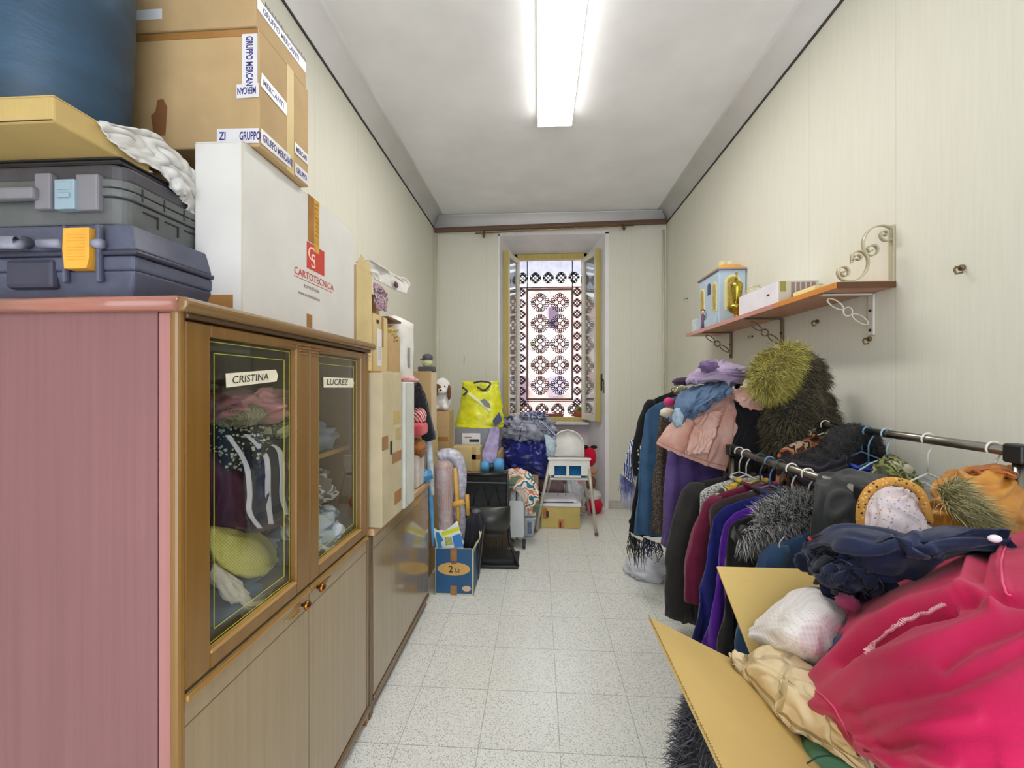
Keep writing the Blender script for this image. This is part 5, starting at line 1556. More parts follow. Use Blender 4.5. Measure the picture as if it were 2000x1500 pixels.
def patch(t, pxs, Y, nm, mt, th=0.004):
    v = [tuple(at(a, b, Y=Y)) for a, b in pxs]; n = len(v); v += [(p[0], p[1] + th, p[2]) for p in v]
    return MB().add(v, [tuple(range(n)), tuple(range(n, 2 * n))[::-1]] + [(i, (i + 1) % n, (i + 1) % n + n, i + n) for i in range(n)]).build(nm, mt, t, bevel=0.001)
patch(t, [(962, 822), (975, 805), (981, 822), (968, 832)], 3.625, 'navy_print', plain('navy_print', (40, 54, 100), 0.4))
patch(t, [(938, 782), (946, 779), (956, 788), (958, 797), (948, 794)], 3.645, 'grey_print', plain('grey_blob', (120, 128, 126), 0.4))
patch(t, [(912, 768), (918, 766), (960, 800), (958, 804)], 3.65, 'white_strap', plain('pale_strap', (240, 240, 190), 0.4))
# lilac cloth hanging
sheet('lilac_cloth', [PY(3.56, (958, 836), (968, 834), (975, 836)), PY(3.50, (950, 862), (962, 862), (974, 865)), PY(3.44, (942, 885), (956, 888), (970, 890)), PY(3.40, (944, 902), (955, 906), (968, 902))], fabric('lilac_grey', (176, 166, 200), (140, 130, 170), rough=0.6), amp=0.012, freq=4, dirn=(0.2, 1), seed=2, crumple=0.8)
tag(bpy.data.objects['lilac_cloth'], 'lilac grey cloth hanging between the grey bin and the big blue bag', 'cloth')
# two sky blue balls
SB = plain('sky_blue_foam', (84, 160, 214), 0.5, var=0.12, vscale=14)
for i, (a_, b_, r_) in enumerate(((947, 912, 0.045), (974, 909, 0.052))):
    q = at(a_, b_, Y=3.36)
    o = MB().lathe([(0.0, -r_ * .8), (r_ * .8, -r_ * .75), (r_, -r_ * .4), (r_, r_ * .4), (r_ * .8, r_ * .75), (0, r_ * .8)], (q.x, 3.38, q.z), 28, axis='x').build('blue_roll', SB, smooth=True)
    tag(o, ('left' if i == 0 else 'right') + ' one of two sky blue foam rolls above the folding chair', 'foam roll', 'sky blue foam rolls')
    MBz = None
q = at(960, 912, Y=3.38)
tag(MB().cyl((q.x - .02, 3.39, q.z), (q.x + 0.016, 3.39, q.z), 0.03, 20).build('dark_roll', plain('dark_green_plastic', (26, 54, 58), 0.4), smooth=True, bevel=0.004), 'dark green roll between the two sky blue foam rolls', 'roll')
q = at(947, 924, Y=3.36); q2 = at(990, 924, Y=3.36)
carton('carton', 'dark carton behind the folding chair carrying the blue foam rolls', q.x - 0.04, q2.x, 3.40, 3.56, 0.001, q.z - 0.012, cardboard('dark_card', (90, 76, 60)))

# ------------------------------------------------ suitcase and tubs
GS = plain('suitcase_grey', (176, 182, 178), 0.4, var=0.05, vscale=4, bump=0.1)
a = at(995, 954, Y=3.46); b = at(1022, 954, Y=3.46)
t = thing('suitcase', 'light grey hard suitcase standing on edge beside the folding chair', 'suitcase', ((a.x + b.x) / 2, 3.7, 0.001))
m = MB(); rr_pts = []
y0_, y1_, z0_, z1_ = 3.46, 3.95, 0.06, a.z
for cx, cz, a0 in ((y1_ - .09, z1_ - .09, 0), (y0_ + .09, z1_ - .09, 90), (y0_ + .06, z0_ + .06, 180), (y1_ - .06, z0_ + .06, 270)):
    for i in range(7):
        an = math.radians(a0 + 90 * i / 6); r_ = 0.09 if a0 < 150 else 0.06
        rr_pts.append((cx + r_ * math.cos(an), cz + r_ * math.sin(an)))
MB().prism(rr_pts, 'x', a.x, (a.x + b.x) / 2 - .003).build('shell', GS, t, bevel=0.02, seg=3)
MB().prism(rr_pts, 'x', (a.x + b.x) / 2 + .003, b.x).build('shell', GS, t, bevel=0.02, seg=3)
for k in range(2):
    MB().prism([(p[0] * 0.86 + 3.70 * 0.14, p[1] * 0.86 + 0.3 * 0.14) for p in rr_pts], 'x', b.x + 0.001 + k * 0.002, b.x + 0.003 + k * 0.002).build('raised_panel', GS, t, bevel=0.001)
for x in (a.x + .02, b.x + 0.006):
    MB().lathe([(0.0, -0.012), (0.028, -0.012), (0.03, 0), (0.028, 0.012), (0, 0.012)], (x, 3.475, 0.032), 24, axis='x').box(x - .015, x + .015, 3.465, 3.49, 0.045, 0.075).build('wheel', BK, t, smooth=False, bevel=0.002)
MB().box(a.x - 0.004, b.x + .004, 3.455, 3.462, z1_ - 0.10, 0.10).build('rim', plain('rim_white', (206, 210, 208), 0.3), t, bevel=0.002)
# clear tubs
a = at(1026, 1004, Y=3.75); b = at(1045, 1004, Y=3.75)
CT = plain('cloudy_plastic', (200, 208, 214), 0.3, var=0.12, vscale=10)
for k, (z0, z1) in enumerate(((0.001, 0.17), (0.178, a.z))):
    t = thing('storage_tub', ('lower' if k == 0 else 'upper') + ' cloudy plastic storage tub right of the grey suitcase', 'storage tub', ((a.x + b.x) / 2, 3.95, z0), 'cloudy storage tubs')
    m = MB(); fr(m, (a.x - .02, b.x - .012, 3.76, 4.09, z0), (a.x - .02, b.x, 3.75, 4.10, z1 - .014)); m.build('tub', CT, t, bevel=0.008, seg=2)
    MB().box(a.x - .03, b.x + .008, 3.742, 4.108, z1 - .013, z1).build('lid', plain('tub_lid', (224, 228, 232), 0.35), t, bevel=0.004)
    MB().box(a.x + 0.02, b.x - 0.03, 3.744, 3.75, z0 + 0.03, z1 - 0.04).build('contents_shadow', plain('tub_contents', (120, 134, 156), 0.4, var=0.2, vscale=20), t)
# patterned cloth over suitcase
PT = blotch('tropical_print', [(226, 206, 190), (214, 130, 96), (232, 222, 210), (52, 118, 132), (234, 226, 216), (226, 160, 120), (90, 120, 100)], 7.5, 0.8, 1)
sheet('printed_cloth', [PY(3.56, (988, 918), (1010, 914), (1032, 922), (1048, 940)), PY(3.50, (990, 930), (1012, 928), (1034, 938), (1050, 952)), PY(3.44, (994, 942), (1014, 944), (1034, 955), (1052, 972)), PY(3.44, (994, 950), (1022, 965), (1036, 990), (1054, 990)), PY(3.46, (1024, 960), (1028, 995), (1040, 1004), (1056, 984))], PT, amp=0.012, freq=3, seed=6, crumple=0.9, nu=70, nv=50)
tag(bpy.data.objects['printed_cloth'], 'orange teal and cream printed cloth bundled on top of the grey suitcase', 'cloth')

# ------------------------------------------------ big blue bag and the clear bag above it
q = at(985, 935, Y=4.0); q2 = at(1060, 935, Y=4.0)
carton('carton', 'big carton carrying the large blue bag, behind the suitcase', q.x - 0.03, q2.x - .04, 4.20, 4.55, 0.001, 0.45, CARD)
q = at(1028, 893, Y=4.26)
m = MB().ell((q.x - .01, 4.38, q.z - .01), (0.285, 0.18, 0.215), 0, 120, 80, noise_amp=0.20, seed=6, nscale=5, power=0.75)
BB = plain('big_bag_blue', (44, 52, 150), 0.28, var=0.35, vscale=8, bump=0.7, bscale=22)
t = thing('blue_sack', 'large shiny royal blue plastic bag stuffed full below the window', 'bag', (q.x, 4.38, q.z - .22))
m.build('sack', BB, t, smooth=True)
q = at(1032, 836, Y=4.30)
m = MB().ell((q.x - .01, 4.32, q.z - 0.0), (0.25, 0.17, 0.105), 0, 60, 40, noise_amp=0.35, seed=16, nscale=6, power=0.85)
t = thing('clear_sack', 'transparent bag of grey and navy clothes on top of the blue bag', 'bag', (q.x, 4.32, q.z - .16))
m.build('clothes', blotch('grey_navy_clothes', [(126, 128, 140), (176, 176, 186), (60, 66, 100), (150, 150, 160), (196, 196, 206)], 7), t, smooth=True)
m = MB().ell((q.x - .01, 4.32, q.z + 0.0), (0.272, 0.19, 0.12), 0, 60, 40, noise_amp=0.25, seed=17, nscale=6, power=0.85)
m.build('film', plastic_film('lilac_film', (206, 210, 232), 0.35, 0.15), t, smooth=True)
for k in range(9):
    a_ = rng.rand() * 6.28; z_ = q.z + 0.13 + 0.06 * rng.rand()
    p_ = Vector((q.x + 0.02 + 0.16 * math.cos(a_), 4.28 + 0.08 * math.sin(a_), z_))
m = MB().ell((q.x + 0.05, 4.22, q.z + 0.12), (0.10, 0.07, 0.04), noise_amp=0.7, seed=8, nscale=10, nu=40, nv=24)
tag(m.build('navy_scarf', blotch('navy_lilac', [(66, 70, 130), (150, 150, 190), (196, 200, 214), (90, 100, 110)], 16), smooth=True), 'navy and lilac scarf bunched at the very top of the clear bag', 'scarf')
pts = [Vector(p) for p in catmull([tuple(at(a_, b_, Y=4.1)) for a_, b_ in ((1052, 822), (1064, 828), (1076, 842), (1085, 852), (1080, 862), (1086, 872))], 36)]
tag(MB().tube(pts, 0.012, 8).build('blue_strap', striped('strap_blue_white', (70, 80, 150), (206, 214, 232), 30, 'DIAGONAL'), smooth=True), 'blue and white strap curling down the right of the clear bag', 'strap')
sheet('pale_towel', [PY(4.05, (1064, 848), (1074, 852), (1084, 860)), PY(3.98, (1066, 870), (1076, 872), (1084, 876)), PY(4.0, (1068, 890), (1075, 895), (1080, 890))], fabric('ice_blue_towel', (196, 212, 222), (150, 176, 196)), amp=0.01, freq=3, seed=4)
tag(bpy.data.objects['pale_towel'], 'ice blue towel hanging between the blue bag and the high chair', 'towel')

# ------------------------------------------------ high chair
HW = plain('high_chair_white', (240, 238, 230), 0.35, var=0.03)
HL = plain('high_chair_leg', (196, 190, 180), 0.3, 0.3)
Yh = 3.92
t = thing('high_chair', 'white plastic high chair with splayed grey legs in front of the window', 'high chair', (0.22, 4.05, 0.001))
pL = at(1072, 898, Y=Yh); pR = at(1152, 898, Y=Yh)
cxh = (pL.x + pR.x) / 2
zt_ = pL.z; zbm = at(1072, 923, Y=Yh).z
# tray front with two leg openings: frame made of pieces round the holes
m = MB(); fY0, fY1 = Yh, Yh + 0.016
def rng2(px0, py0, px1, py1, Y=Yh):
    a = at(px0, py0, Y=Y); b = at(px1, py1, Y=Y); return a.x, b.x, b.z, a.z
hx0a, hx1a, hz0, hz1 = rng2(1083, 898, 1106, 921)
hx0b, hx1b, _, _ = rng2(1112, 898, 1135, 921)
hz1 = zt_ - 0.055; hz0 = zt_ - 0.145
ztr, zbr = zt_ + 0.0, hz0 - 0.018
m.box(pL.x, pR.x, fY0, fY1, hz1, ztr).box(pL.x, hx0a, fY0, fY1, zbr + .02, hz1).box(hx1a, hx0b, fY0, fY1, zbr, hz1).box(hx1b, pR.x, fY0, fY1, zbr + .02, hz1).box(hx0a, hx1a, fY0, fY1, zbr, hz0).box(hx0b, hx1b, fY0, fY1, zbr, hz0)
m.build('front_panel', HW, t, bevel=0.003)
# seat bowl and back
P = []
for i in range(20):
    u = i / 19; z = zt_ - 0.01 + (at(1110, 840, Y=4.15).z - zt_ + .01) * u
    half = 0.15 * math.sqrt(max(0.0, 1 - (max(0, u - .35) / .65) ** 2.4)) + 0.002
    P.append([(cxh - 0.0 + half * math.sin(math.pi * (k / 24 - .5)), 4.10 + 0.06 * math.cos(math.pi * (k / 24 - .5)) + 0.04 * u, z) for k in range(25)])
MB().grid(P).build('backrest', HW, t, smooth=True, solid=0.012)
MB().box(pL.x + .01, pR.x - .01, Yh + .018, 4.12, zt_ - 0.19, zt_ - 0.17).box(pL.x + .006, pL.x + .02, Yh + .017, 4.12, zt_ - .17, zt_ - .004).box(pR.x - .02, pR.x - .006, Yh + .017, 4.12, zt_ - .17, zt_ - .004).build('seat', HW, t, bevel=0.006)
MB().box(pL.x - 0.012, pR.x + 0.012, Yh - 0.012, Yh + 0.05, zt_ + 0.001, zt_ + 0.016).build('rim', HW, t, bevel=0.006, seg=3)
MB().box(pL.x + 0.03, pR.x - 0.03, Yh + 0.03, Yh + 0.06, zt_ - 0.165, zt_ - 0.03).build('cushion', fabric('teal_blue_cushion', (30, 104, 158), (24, 84, 130)), t, bevel=0.02, seg=3)
feet = ((1046, 1036, 3.86), (1165, 1044, 3.80))
for (fx_, fy_, Yf), top in zip(feet, (pL, pR)):
    f = at(fx_, fy_, Y=Yf); f.z = 0.012
    MB().tube([(top.x + (0.012 if top is pL else -0.012), Yh + 0.03, zt_ - 0.02), f], [0.017, 0.013], 14).build('leg', HL, t, smooth=True)
    MB().tube([f + Vector((0, 0, 0.02)), f], [0.0165, 0.0165], 14).build('foot_cap', plain('brown_cap', (120, 84, 72), 0.5), t)
for sx in (-1, 1):
    f = Vector((cxh + sx * 0.24, 4.40, 0.012))
    MB().tube([(cxh + sx * 0.13, 4.12, zt_ - 0.05), f], [0.017, 0.013], 14).build('leg', HL, t, smooth=True)
for px_ in (1090, 1105):
    a = at(px_, 923, Y=Yh + .03); b = at(px_, 968, Y=Yh + .03)
    MB().cyl(a, b, 0.004, 8).build('strap', plain('dark_strap', (90, 76, 72), 0.6), t)
# cardboard box below, with white papers
a = at(1057, 994, Y=4.0); b = at(1133, 1036, Y=4.0)
t = carton('carton', 'yellowish cardboard box with orange prints on the floor under the high chair', a.x, b.x, 3.99, 4.28, 0.001, 0.205, CARDY)
OP = plain('orange_print', (214, 130, 60), 0.5, var=0.2, vscale=30)
strip(t, 'y', 3.99, a.x + 0.015, a.x + 0.06, 0.085, 0.185, OP, 'print'); strip(t, 'y', 3.99, a.x + 0.16, a.x + 0.215, 0.003, 0.085, OP, 'print')
strip(t, 'y', 3.9885, a.x + 0.045, a.x + 0.07, 0.10, 0.16, plain('rib_black', (34, 34, 34), 0.5), 'print'); strip(t, 'y', 3.9885, a.x + 0.17, a.x + 0.185, 0.01, 0.06, plain('rib_black', (34, 34, 34), 0.5), 'print')
PAP = plain('white_paper_stack', (236, 234, 238), 0.5, var=0.04)
tag(MB().box(a.x - .005, b.x + .01, 3.98, 4.26, 0.2065, 0.232).build('paper_stack', PAP, bevel=0.003), 'lower white folder lying on the cardboard box under the high chair', 'folder')
tag(MB().box(a.x + .0, b.x - .03, 4.02, 4.27, 0.2335, 0.262).build('paper_stack', PAP, bevel=0.003), 'upper white folder lying under the hanging straps of the high chair', 'folder')
tag(MB().box(a.x + .01, b.x - .06, 4.012, 4.018, 0.2345, 0.240).build('black_spine', plain('rib_black', (34, 34, 34), 0.5)), 'thin black spine strip along the upper white folder', 'strip')
# pink duffel behind
q = at(1082, 946, Y=4.42)
m = MB().ell((q.x, 4.50, q.z), (0.19, 0.10, 0.12), noise_amp=0.15, seed=4, nu=40, nv=24, power=0.8)
tag(m.build('duffel_bag', fabric('dusty_mauve', (170, 142, 146), (140, 112, 118), rough=0.55), smooth=True), 'dusty mauve padded bag behind the high chair legs', 'bag')
carton('carton', 'low carton under the mauve padded bag', q.x - 0.17, q.x + 0.15, 4.42, 4.60, 0.001, q.z - 0.125, CARD)
q = at(1122, 955, Y=4.3)
t = thing('carrier_bag', 'white and pink plastic carrier bag beside the high chair leg', 'plastic bag', (q.x, 4.36, 0.08))
MB().ell((q.x, 4.36, q.z - 0.02), (0.085, 0.06, 0.19), noise_amp=0.35, seed=5, nu=36, nv=26, nscale=7).build('bag', plain('milky_bag', (222, 222, 228), 0.3, var=0.15, vscale=16, bump=0.6, bscale=30), t, smooth=True)
patch(t, [(1126, 926), (1136, 922), (1140, 938), (1130, 944)], 4.29, 'pink_print', plain('pink_print', (232, 128, 168), 0.4))
q = at(1104, 932, Y=4.36)
tag(MB().ell((q.x, 4.40, q.z), (0.035, 0.04, 0.04), noise_amp=0.3, seed=3).build('red_pouch', fabric('crimson_cloth', (170, 24, 60), (140, 16, 48)), smooth=True), 'small crimson pouch between the mauve bag and the carrier bag', 'pouch')
# red backpack-like toy at right
q = at(1152, 893, Y=4.55)
t = thing('red_backpack', 'small bright red backpack with dark bow hanging right of the high chair', 'backpack', (q.x, 4.58, q.z - .1))
MB().ell((q.x, 4.58, q.z), (0.068, 0.06, 0.10), noise_amp=0.08, seed=3, nu=30, nv=20, power=0.85).build('body', fabric('bright_red', (216, 24, 64), (190, 14, 50)), t, smooth=True)
for s_ in (-1, 1):
    MB().ell((q.x + s_ * 0.045, 4.57, q.z + 0.105), (0.035, 0.02, 0.018), noise_amp=0.2, seed=s_).build('bow', fabric('dark_bow', (54, 36, 48)), t, smooth=True)
q = at(1156, 921, Y=4.56)
tag(MB().ell((q.x, 4.56, q.z), (0.05, 0.05, 0.03), noise_amp=0.2, seed=6).build('tan_hat', fabric('tan_felt', (214, 156, 100), (190, 130, 80)), smooth=True), 'tan felt hat below the red backpack', 'hat')
q = at(1152, 942, Y=4.56)
tag(MB().ell((q.x, 4.57, q.z), (0.06, 0.05, 0.065), noise_amp=0.15, seed=7, power=.8).build('brown_bag', fabric('brown_cloth', (132, 92, 72), (104, 70, 56)), smooth=True), 'brown bag below the tan hat', 'bag')
q = at(1160, 972, Y=4.5)
t = thing('red_white_bag', 'red and white round bag on the floor at the window wall', 'bag', (q.x, 4.5, 0.001))
m = MB().ell((q.x, 4.5, 0.075), (0.085, 0.075, 0.074), noise_amp=0.12, seed=8, nu=30, nv=20, power=.8); m.build('red_part', fabric('bright_red', (216, 24, 64)), t, smooth=True)
m = MB().ell((q.x - .01, 4.5, 0.185), (0.075, 0.06, 0.055), noise_amp=0.25, seed=9, nu=30, nv=20); m.build('white_part', fabric('white_plush', (232, 228, 226)), t, smooth=True)
q = at(1130, 995, Y=4.3)
tag(MB().ell((q.x + .01, 4.42, 0.055), (0.06, 0.05, 0.05), noise_amp=0.4, seed=10, nscale=9).build('floral_shoe', blotch('grey_pink_green', [(190, 180, 184), (190, 130, 120), (232, 230, 232), (160, 190, 80)], 20), smooth=True), 'crumpled grey and green cloth on the floor right of the box', 'cloth')
# ================================================================== THE WALL SHELF
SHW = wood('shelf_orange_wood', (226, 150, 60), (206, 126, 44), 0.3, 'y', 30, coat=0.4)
SHP = wood('shelf_rosy_reflection', (206, 146, 132), (188, 124, 112), 0.3, 'y', 30, coat=0.3)  # pinkish reflection on the orange wood, put into its colour
SHD = wood('shelf_end_dark', (104, 66, 36), (84, 52, 28), 0.4, 'x', 30)
sh = thing('wall_shelf', 'long narrow wooden shelf on metal brackets along the right wall', 'shelf', (1.26, 2.55, 1.717))
MB().box(1.152, 1.368, 1.724, 3.39, 1.717, 1.737).build('board', wood('shelf_board', (204, 140, 100), (186, 122, 84), 0.35, 'y', 30), sh, bevel=0.001)
MB().box(1.147, 1.1515, 1.72, 2.147, 1.715, 1.738).build('front_edge', SHW, sh)
MB().box(1.147, 1.1515, 2.149, 3.39, 1.715, 1.738).build('front_edge', SHP, sh)  # same orange edge farther along, with the pink reflection painted in
MB().box(1.152, 1.368, 1.718, 1.7235, 1.715, 1.738).build('end_band', SHD, sh)
WM = plain('white_bracket_metal', (216, 212, 200), 0.4, 0.2)
BM = plain('bronze_bracket_metal', (120, 104, 84), 0.45, 0.5)
for px_, yb_, lab, mt in ((1703, 640, 'nearest', WM), (1528, 668, 'middle', BM), (1428, 690, 'farthest', BM)):
    w_ = at(px_, 600, X=1.366); Y_ = w_.y; zb_ = 1.545 if lab == 'nearest' else 1.53
    b = thing('shelf_bracket', lab + ' metal shelf bracket of ovals and a ring under the wall shelf', 'bracket', (1.366, Y_, zb_), None)
    MB().box(1.360, 1.3685, Y_ - 0.014, Y_ + 0.014, zb_, 1.712).build('wall_plate', mt, b, bevel=0.001)
    MB().box(1.165, 1.3595, Y_ - 0.012, Y_ + 0.012, 1.708, 1.7145).build('arm', mt, b, bevel=0.001)
    for zz in (zb_ + 0.02, zb_ + 0.10):
        MB().ell((1.358, Y_, zz), (0.004, 0.006, 0.006)).build('screw', plain('screw_dark', (40, 38, 36), 0.4, 0.6), b)
    a = Vector((1.19, Y_, 1.695)); e = Vector((1.352, Y_, zb_ + 0.045))
    def oval(c, d, ra, rb):
        d = d.normalized(); n = Vector((-d.z, 0, d.x))
        return [c + d * ra * math.cos(k * math.pi / 9) + n * rb * math.sin(k * math.pi / 9) for k in range(18)]
    d = e - a; L = d.length
    MB().tube(oval(a + d * 0.2, d, L * .19, 0.014), 0.0032, 6, closed=True).build('oval', mt, b, smooth=True)
    MB().tube(oval(a + d * 0.8, d, L * .19, 0.014), 0.0032, 6, closed=True).build('oval', mt, b, smooth=True)
    MB().tube(oval(a + d * 0.5, d, L * .095, L * .095), 0.0035, 6, closed=True).build('ring', mt, b, smooth=True)
# ornate upper bracket at the near end
Yb = 1.735
b = thing('scroll_bracket', 'large pale wrought scroll bracket standing on the near end of the wall shelf', 'bracket', (1.27, Yb, 1.739))
PL = plain('pale_olive_iron', (196, 188, 160), 0.4, 0.3)
z1_ = at(1749, 437, X=1.366).z
MB().box(1.362, 1.3685, Yb - 0.012, Yb + 0.012, 1.739, z1_).build('wall_plate', PL, b, bevel=0.001)
MB().box(1.17, 1.3615, Yb - 0.012, Yb + 0.012, 1.7385, 1.7425).build('foot', PL, b, bevel=0.001)
def crop(pts): return [tuple(at(1320 + x / 3.448, 420 + y / 3.448, Y=Yb)) for x, y in pts]
for pts in ([(1405, 130), (1420, 138), (1424, 118), (1400, 106), (1378, 130), (1392, 165), (1435, 172), (1468, 125), (1440, 85), (1380, 72), (1310, 95), (1265, 160), (1265, 230), (1290, 268), (1332, 272), (1358, 240), (1345, 208), (1305, 208), (1288, 232), (1308, 248), (1325, 236)],
            [(1215, 295), (1238, 302), (1246, 282), (1222, 268), (1194, 290), (1182, 322)],
            [(1185, 310), (1186, 270), (1215, 246), (1255, 248), (1288, 285), (1293, 335), (1272, 390), (1230, 430), (1170, 446), (1112, 430), (1090, 392), (1104, 356), (1142, 352), (1164, 382), (1146, 412), (1118, 402), (1122, 382), (1140, 384)]):
    q = [Vector(p) for p in catmull(crop(pts), 90)]
    m = MB(); P = []
    for i, p in enumerate(q):      # flat strip standing on edge
        P.append([(p.x, p.y - 0.008, p.z), (p.x, p.y + 0.008, p.z)])
    m.grid(P); m.build('scroll', PL, b, smooth=True, solid=0.004)
# hooks in the wall
HK = plain('old_brass_hook', (122, 104, 70), 0.4, 0.6)
for px_, py_, d_ in ((1880, 523, 'right of the scroll bracket, alone on the wall'), (1597, 628, 'below the white and grey box on the shelf'), (1699, 662, 'just under the nearest shelf bracket'), (1470, 657, 'below the middle of the shelf, small'), (1343, 583, 'left of the toy house, tiny and dark')):
    q = at(px_, py_, X=1.368)
    k = 1.0 if px_ > 1500 else 0.6
    m = MB().cyl((1.369, q.y, q.z), (1.362, q.y, q.z), 0.010 * k, 12)
    m.tube([(1.364, q.y, q.z), (1.345, q.y - .003, q.z + 0.002), (1.335, q.y - .008, q.z - 0.008 * k), (1.338, q.y - 0.012, q.z - 0.022 * k), (1.35, q.y - .02 * k, q.z - 0.02 * k)], 0.0035 * k, 8)
    tag(m.build('wall_hook', HK, smooth=True), 'brass hook screwed in the right wall, ' + d_, 'hook')

# toy house
T0, T1, U0, U1, V0, V1 = 1.19, 1.362, 2.89, 3.24, 1.738, 2.10
t = thing('toy_house', 'pale blue toy house with orange roof and cream arched windows on the shelf', 'toy house', (1.276, 3.06, 1.738))
HB = plain('toy_pale_blue', (184, 204, 222), 0.5, var=0.05); HC = plain('toy_cream', (236, 226, 170), 0.5, var=0.06); HO = plain('toy_orange_roof', (232, 168, 78), 0.5, var=0.1)
MB().box(T0, T1, U0, U1, V0, V1).build('walls', HB, t, bevel=0.003)
MB().box(T0 - .012, T1 + .002, U0 - .015, U1 + .012, V1 + .0005, V1 + .012).build('eaves', plain('toy_grey_edge', (150, 140, 150), 0.5), t, bevel=0.002)
m = MB(); fr(m, (T0 - .008, T1 - .0, U0 - .012, U1 + .01, V1 + .0125), (T0 + .03, T1 - .03, U0 + .03, U1 - .03, V1 + .045)); m.build('roof', HO, t, bevel=0.003)
MB().box(1.235, 1.265, 2.98, 3.01, V1 + .046, V1 + .085).build('chimney', HC, t, bevel=0.002)
MB().box(1.285, 1.315, 2.98, 3.01, V1 + .046, V1 + .085).build('chimney', HC, t, bevel=0.002)
def arch(n, x0, x1, z0, z1, axis, pos, m=None, th=0.003):
    m = m or MB(); c = (x0 + x1) / 2; r = (x1 - x0) / 2
    poly = [(x0, z0), (x1, z0)] + [(c + r * math.cos(a), z1 - r + r * math.sin(a)) for a in [k * math.pi / 10 for k in range(11)]]
    if axis == 'y': m.prism(poly, 'y', pos - th, pos)
    else: m.prism(poly, 'x', pos - th, pos)
    return m
arch(0, 1.225, 1.33, V0 + .10, V1 - .03, 'y', U0).build('arched_window', HC, t)
arch(0, 1.243, 1.312, V0 + .112, V1 - .045, 'y', U0 - .0035).build('window_pane', plain('toy_gold_pane', (196, 168, 70), 0.4, var=0.2, vscale=40), t)
arch(0, U0 + .03, U0 + .10, V0 + .10, V1 - .06, 'x', T0).build('arched_window', HC, t)
arch(0, U0 + .045, U0 + .085, V0 + .11, V1 - .075, 'x', T0 - .0035).build('window_pane', plain('toy_gold_pane', (196, 168, 70), 0.4), t)
arch(0, U0 + .24, U0 + .32, V0 + .10, V1 - .06, 'x', T0).build('arched_window', HC, t)
arch(0, U0 + .255, U0 + .305, V0 + .11, V1 - .075, 'x', T0 - .0035).build('window_pane', plain('toy_gold_pane', (196, 168, 70), 0.4), t)
arch(0, U0 + .135, U0 + .185, V1 - .13, V1 - .05, 'x', T0).build('small_window', plain('toy_navy', (50, 56, 90), 0.4), t)
MB().box(T0 - .02, T0 - .0005, U0 + .02, U0 + .33, V0, V0 + .06).build('step', HB, t, bevel=0.002)
# doll beside it
t = thing('small_doll', 'tiny dark-haired doll standing before the toy house', 'doll', (1.166, 3.10, 1.7385))
MB().lathe([(0.016, 0), (0.010, .05), (0.013, .09), (0.006, .105)], (1.166, 3.10, 1.7385), 14).build('dress', fabric('doll_mauve', (120, 90, 120)), t, smooth=True)
MB().ell((1.166, 3.10, 1.7385 + .12), (.012, .012, .014)).build('head', plain('doll_skin', (226, 190, 170), 0.6), t, smooth=True)
MB().ell((1.168, 3.103, 1.7385 + .125), (.0145, .0125, .016)).build('hair', plain('doll_hair', (40, 34, 50), 0.6), t, smooth=True)
# pale pack at the far end
tag(MB().box(1.18, 1.33, 3.28, 3.36, 1.738, 1.84).build('gift_box', spotted('pale_spotted', (214, 222, 226), (176, 190, 210), 70, 0.3), bevel=0.004), 'small pale box at the far end of the wall shelf', 'box')
# brass urn
GB = plain('polished_brass', (196, 176, 70), 0.22, 0.9, var=0.2, vscale=30)
t = thing('brass_urn', 'tall polished brass urn lamp with a round bowl foot on the shelf', 'urn', (1.195, 2.66, 1.738))
MB().lathe([(0.030, 0), (0.032, .006), (0.014, .016), (0.012, .03), (0.035, .045), (0.052, .065), (0.054, .08), (0.045, .088), (0.018, .096)], (1.20, 2.66, 1.738), 28).build('bowl', GB, t, smooth=True)
MB().lathe([(0.014, .0965), (0.024, .12), (0.034, .19), (0.036, .215), (0.026, .225), (0.01, .24)], (1.20, 2.66, 1.738), 28).build('body', GB, t, smooth=True)
MB().lathe([(0.008, .2405), (0.004, .27), (0.007, .285), (0.0, .30)], (1.20, 2.66, 1.738), 14).build('finial', GB, t, smooth=True)
hp = [(1.20 - .005, 2.62 - 0.02 * math.sin(math.pi * i / 14), 1.738 + .03 + .05 * i / 14) for i in range(15)]
MB().tube([(1.215, 2.615 + .0, 1.77), (1.215, 2.59, 1.775), (1.215, 2.585, 1.755), (1.215, 2.60, 1.74)], 0.004, 8).build('handle', GB, t, smooth=True)
# woven pale basket behind the box
t = thing('wire_basket', 'pale woven wire basket standing behind the white box', 'basket', (1.29, 2.60, 1.738))
m = MB()
for k in range(12):
    a_ = k * math.pi / 6
    m.tube([(1.29 + .035 * math.cos(a_), 2.62 + .035 * math.sin(a_), 1.738), (1.29 + .055 * math.cos(a_ + .3), 2.62 + .055 * math.sin(a_ + .3), 1.90)], 0.003, 6)
for zz, r_ in ((1.742, .035), (1.80, .043), (1.85, .049), (1.90, .055)):
    m.tube([(1.29 + r_ * math.cos(k * math.pi / 10), 2.62 + r_ * math.sin(k * math.pi / 10), zz) for k in range(20)], 0.0035, 6, closed=True)
m.build('cage', plain('basket_cream', (222, 212, 170), 0.6), t, smooth=True)
MB().tube([(1.24, 2.62, 1.90), (1.26, 2.60, 1.925), (1.30, 2.60, 1.93), (1.335, 2.62, 1.90)], 0.004, 6).build('handle', plain('basket_cream', (222, 212, 170), 0.6), t, smooth=True)
tag(MB().lathe([(0.02, 0), (0.022, .01), (0.022, .12), (0.012, .14), (0.012, .16), (0.0, .16)], (1.335, 2.76, 1.738), 20).build('green_bottle', plain('bottle_green', (60, 84, 74), 0.25), smooth=True), 'dark green bottle against the wall beside the toy house', 'bottle')
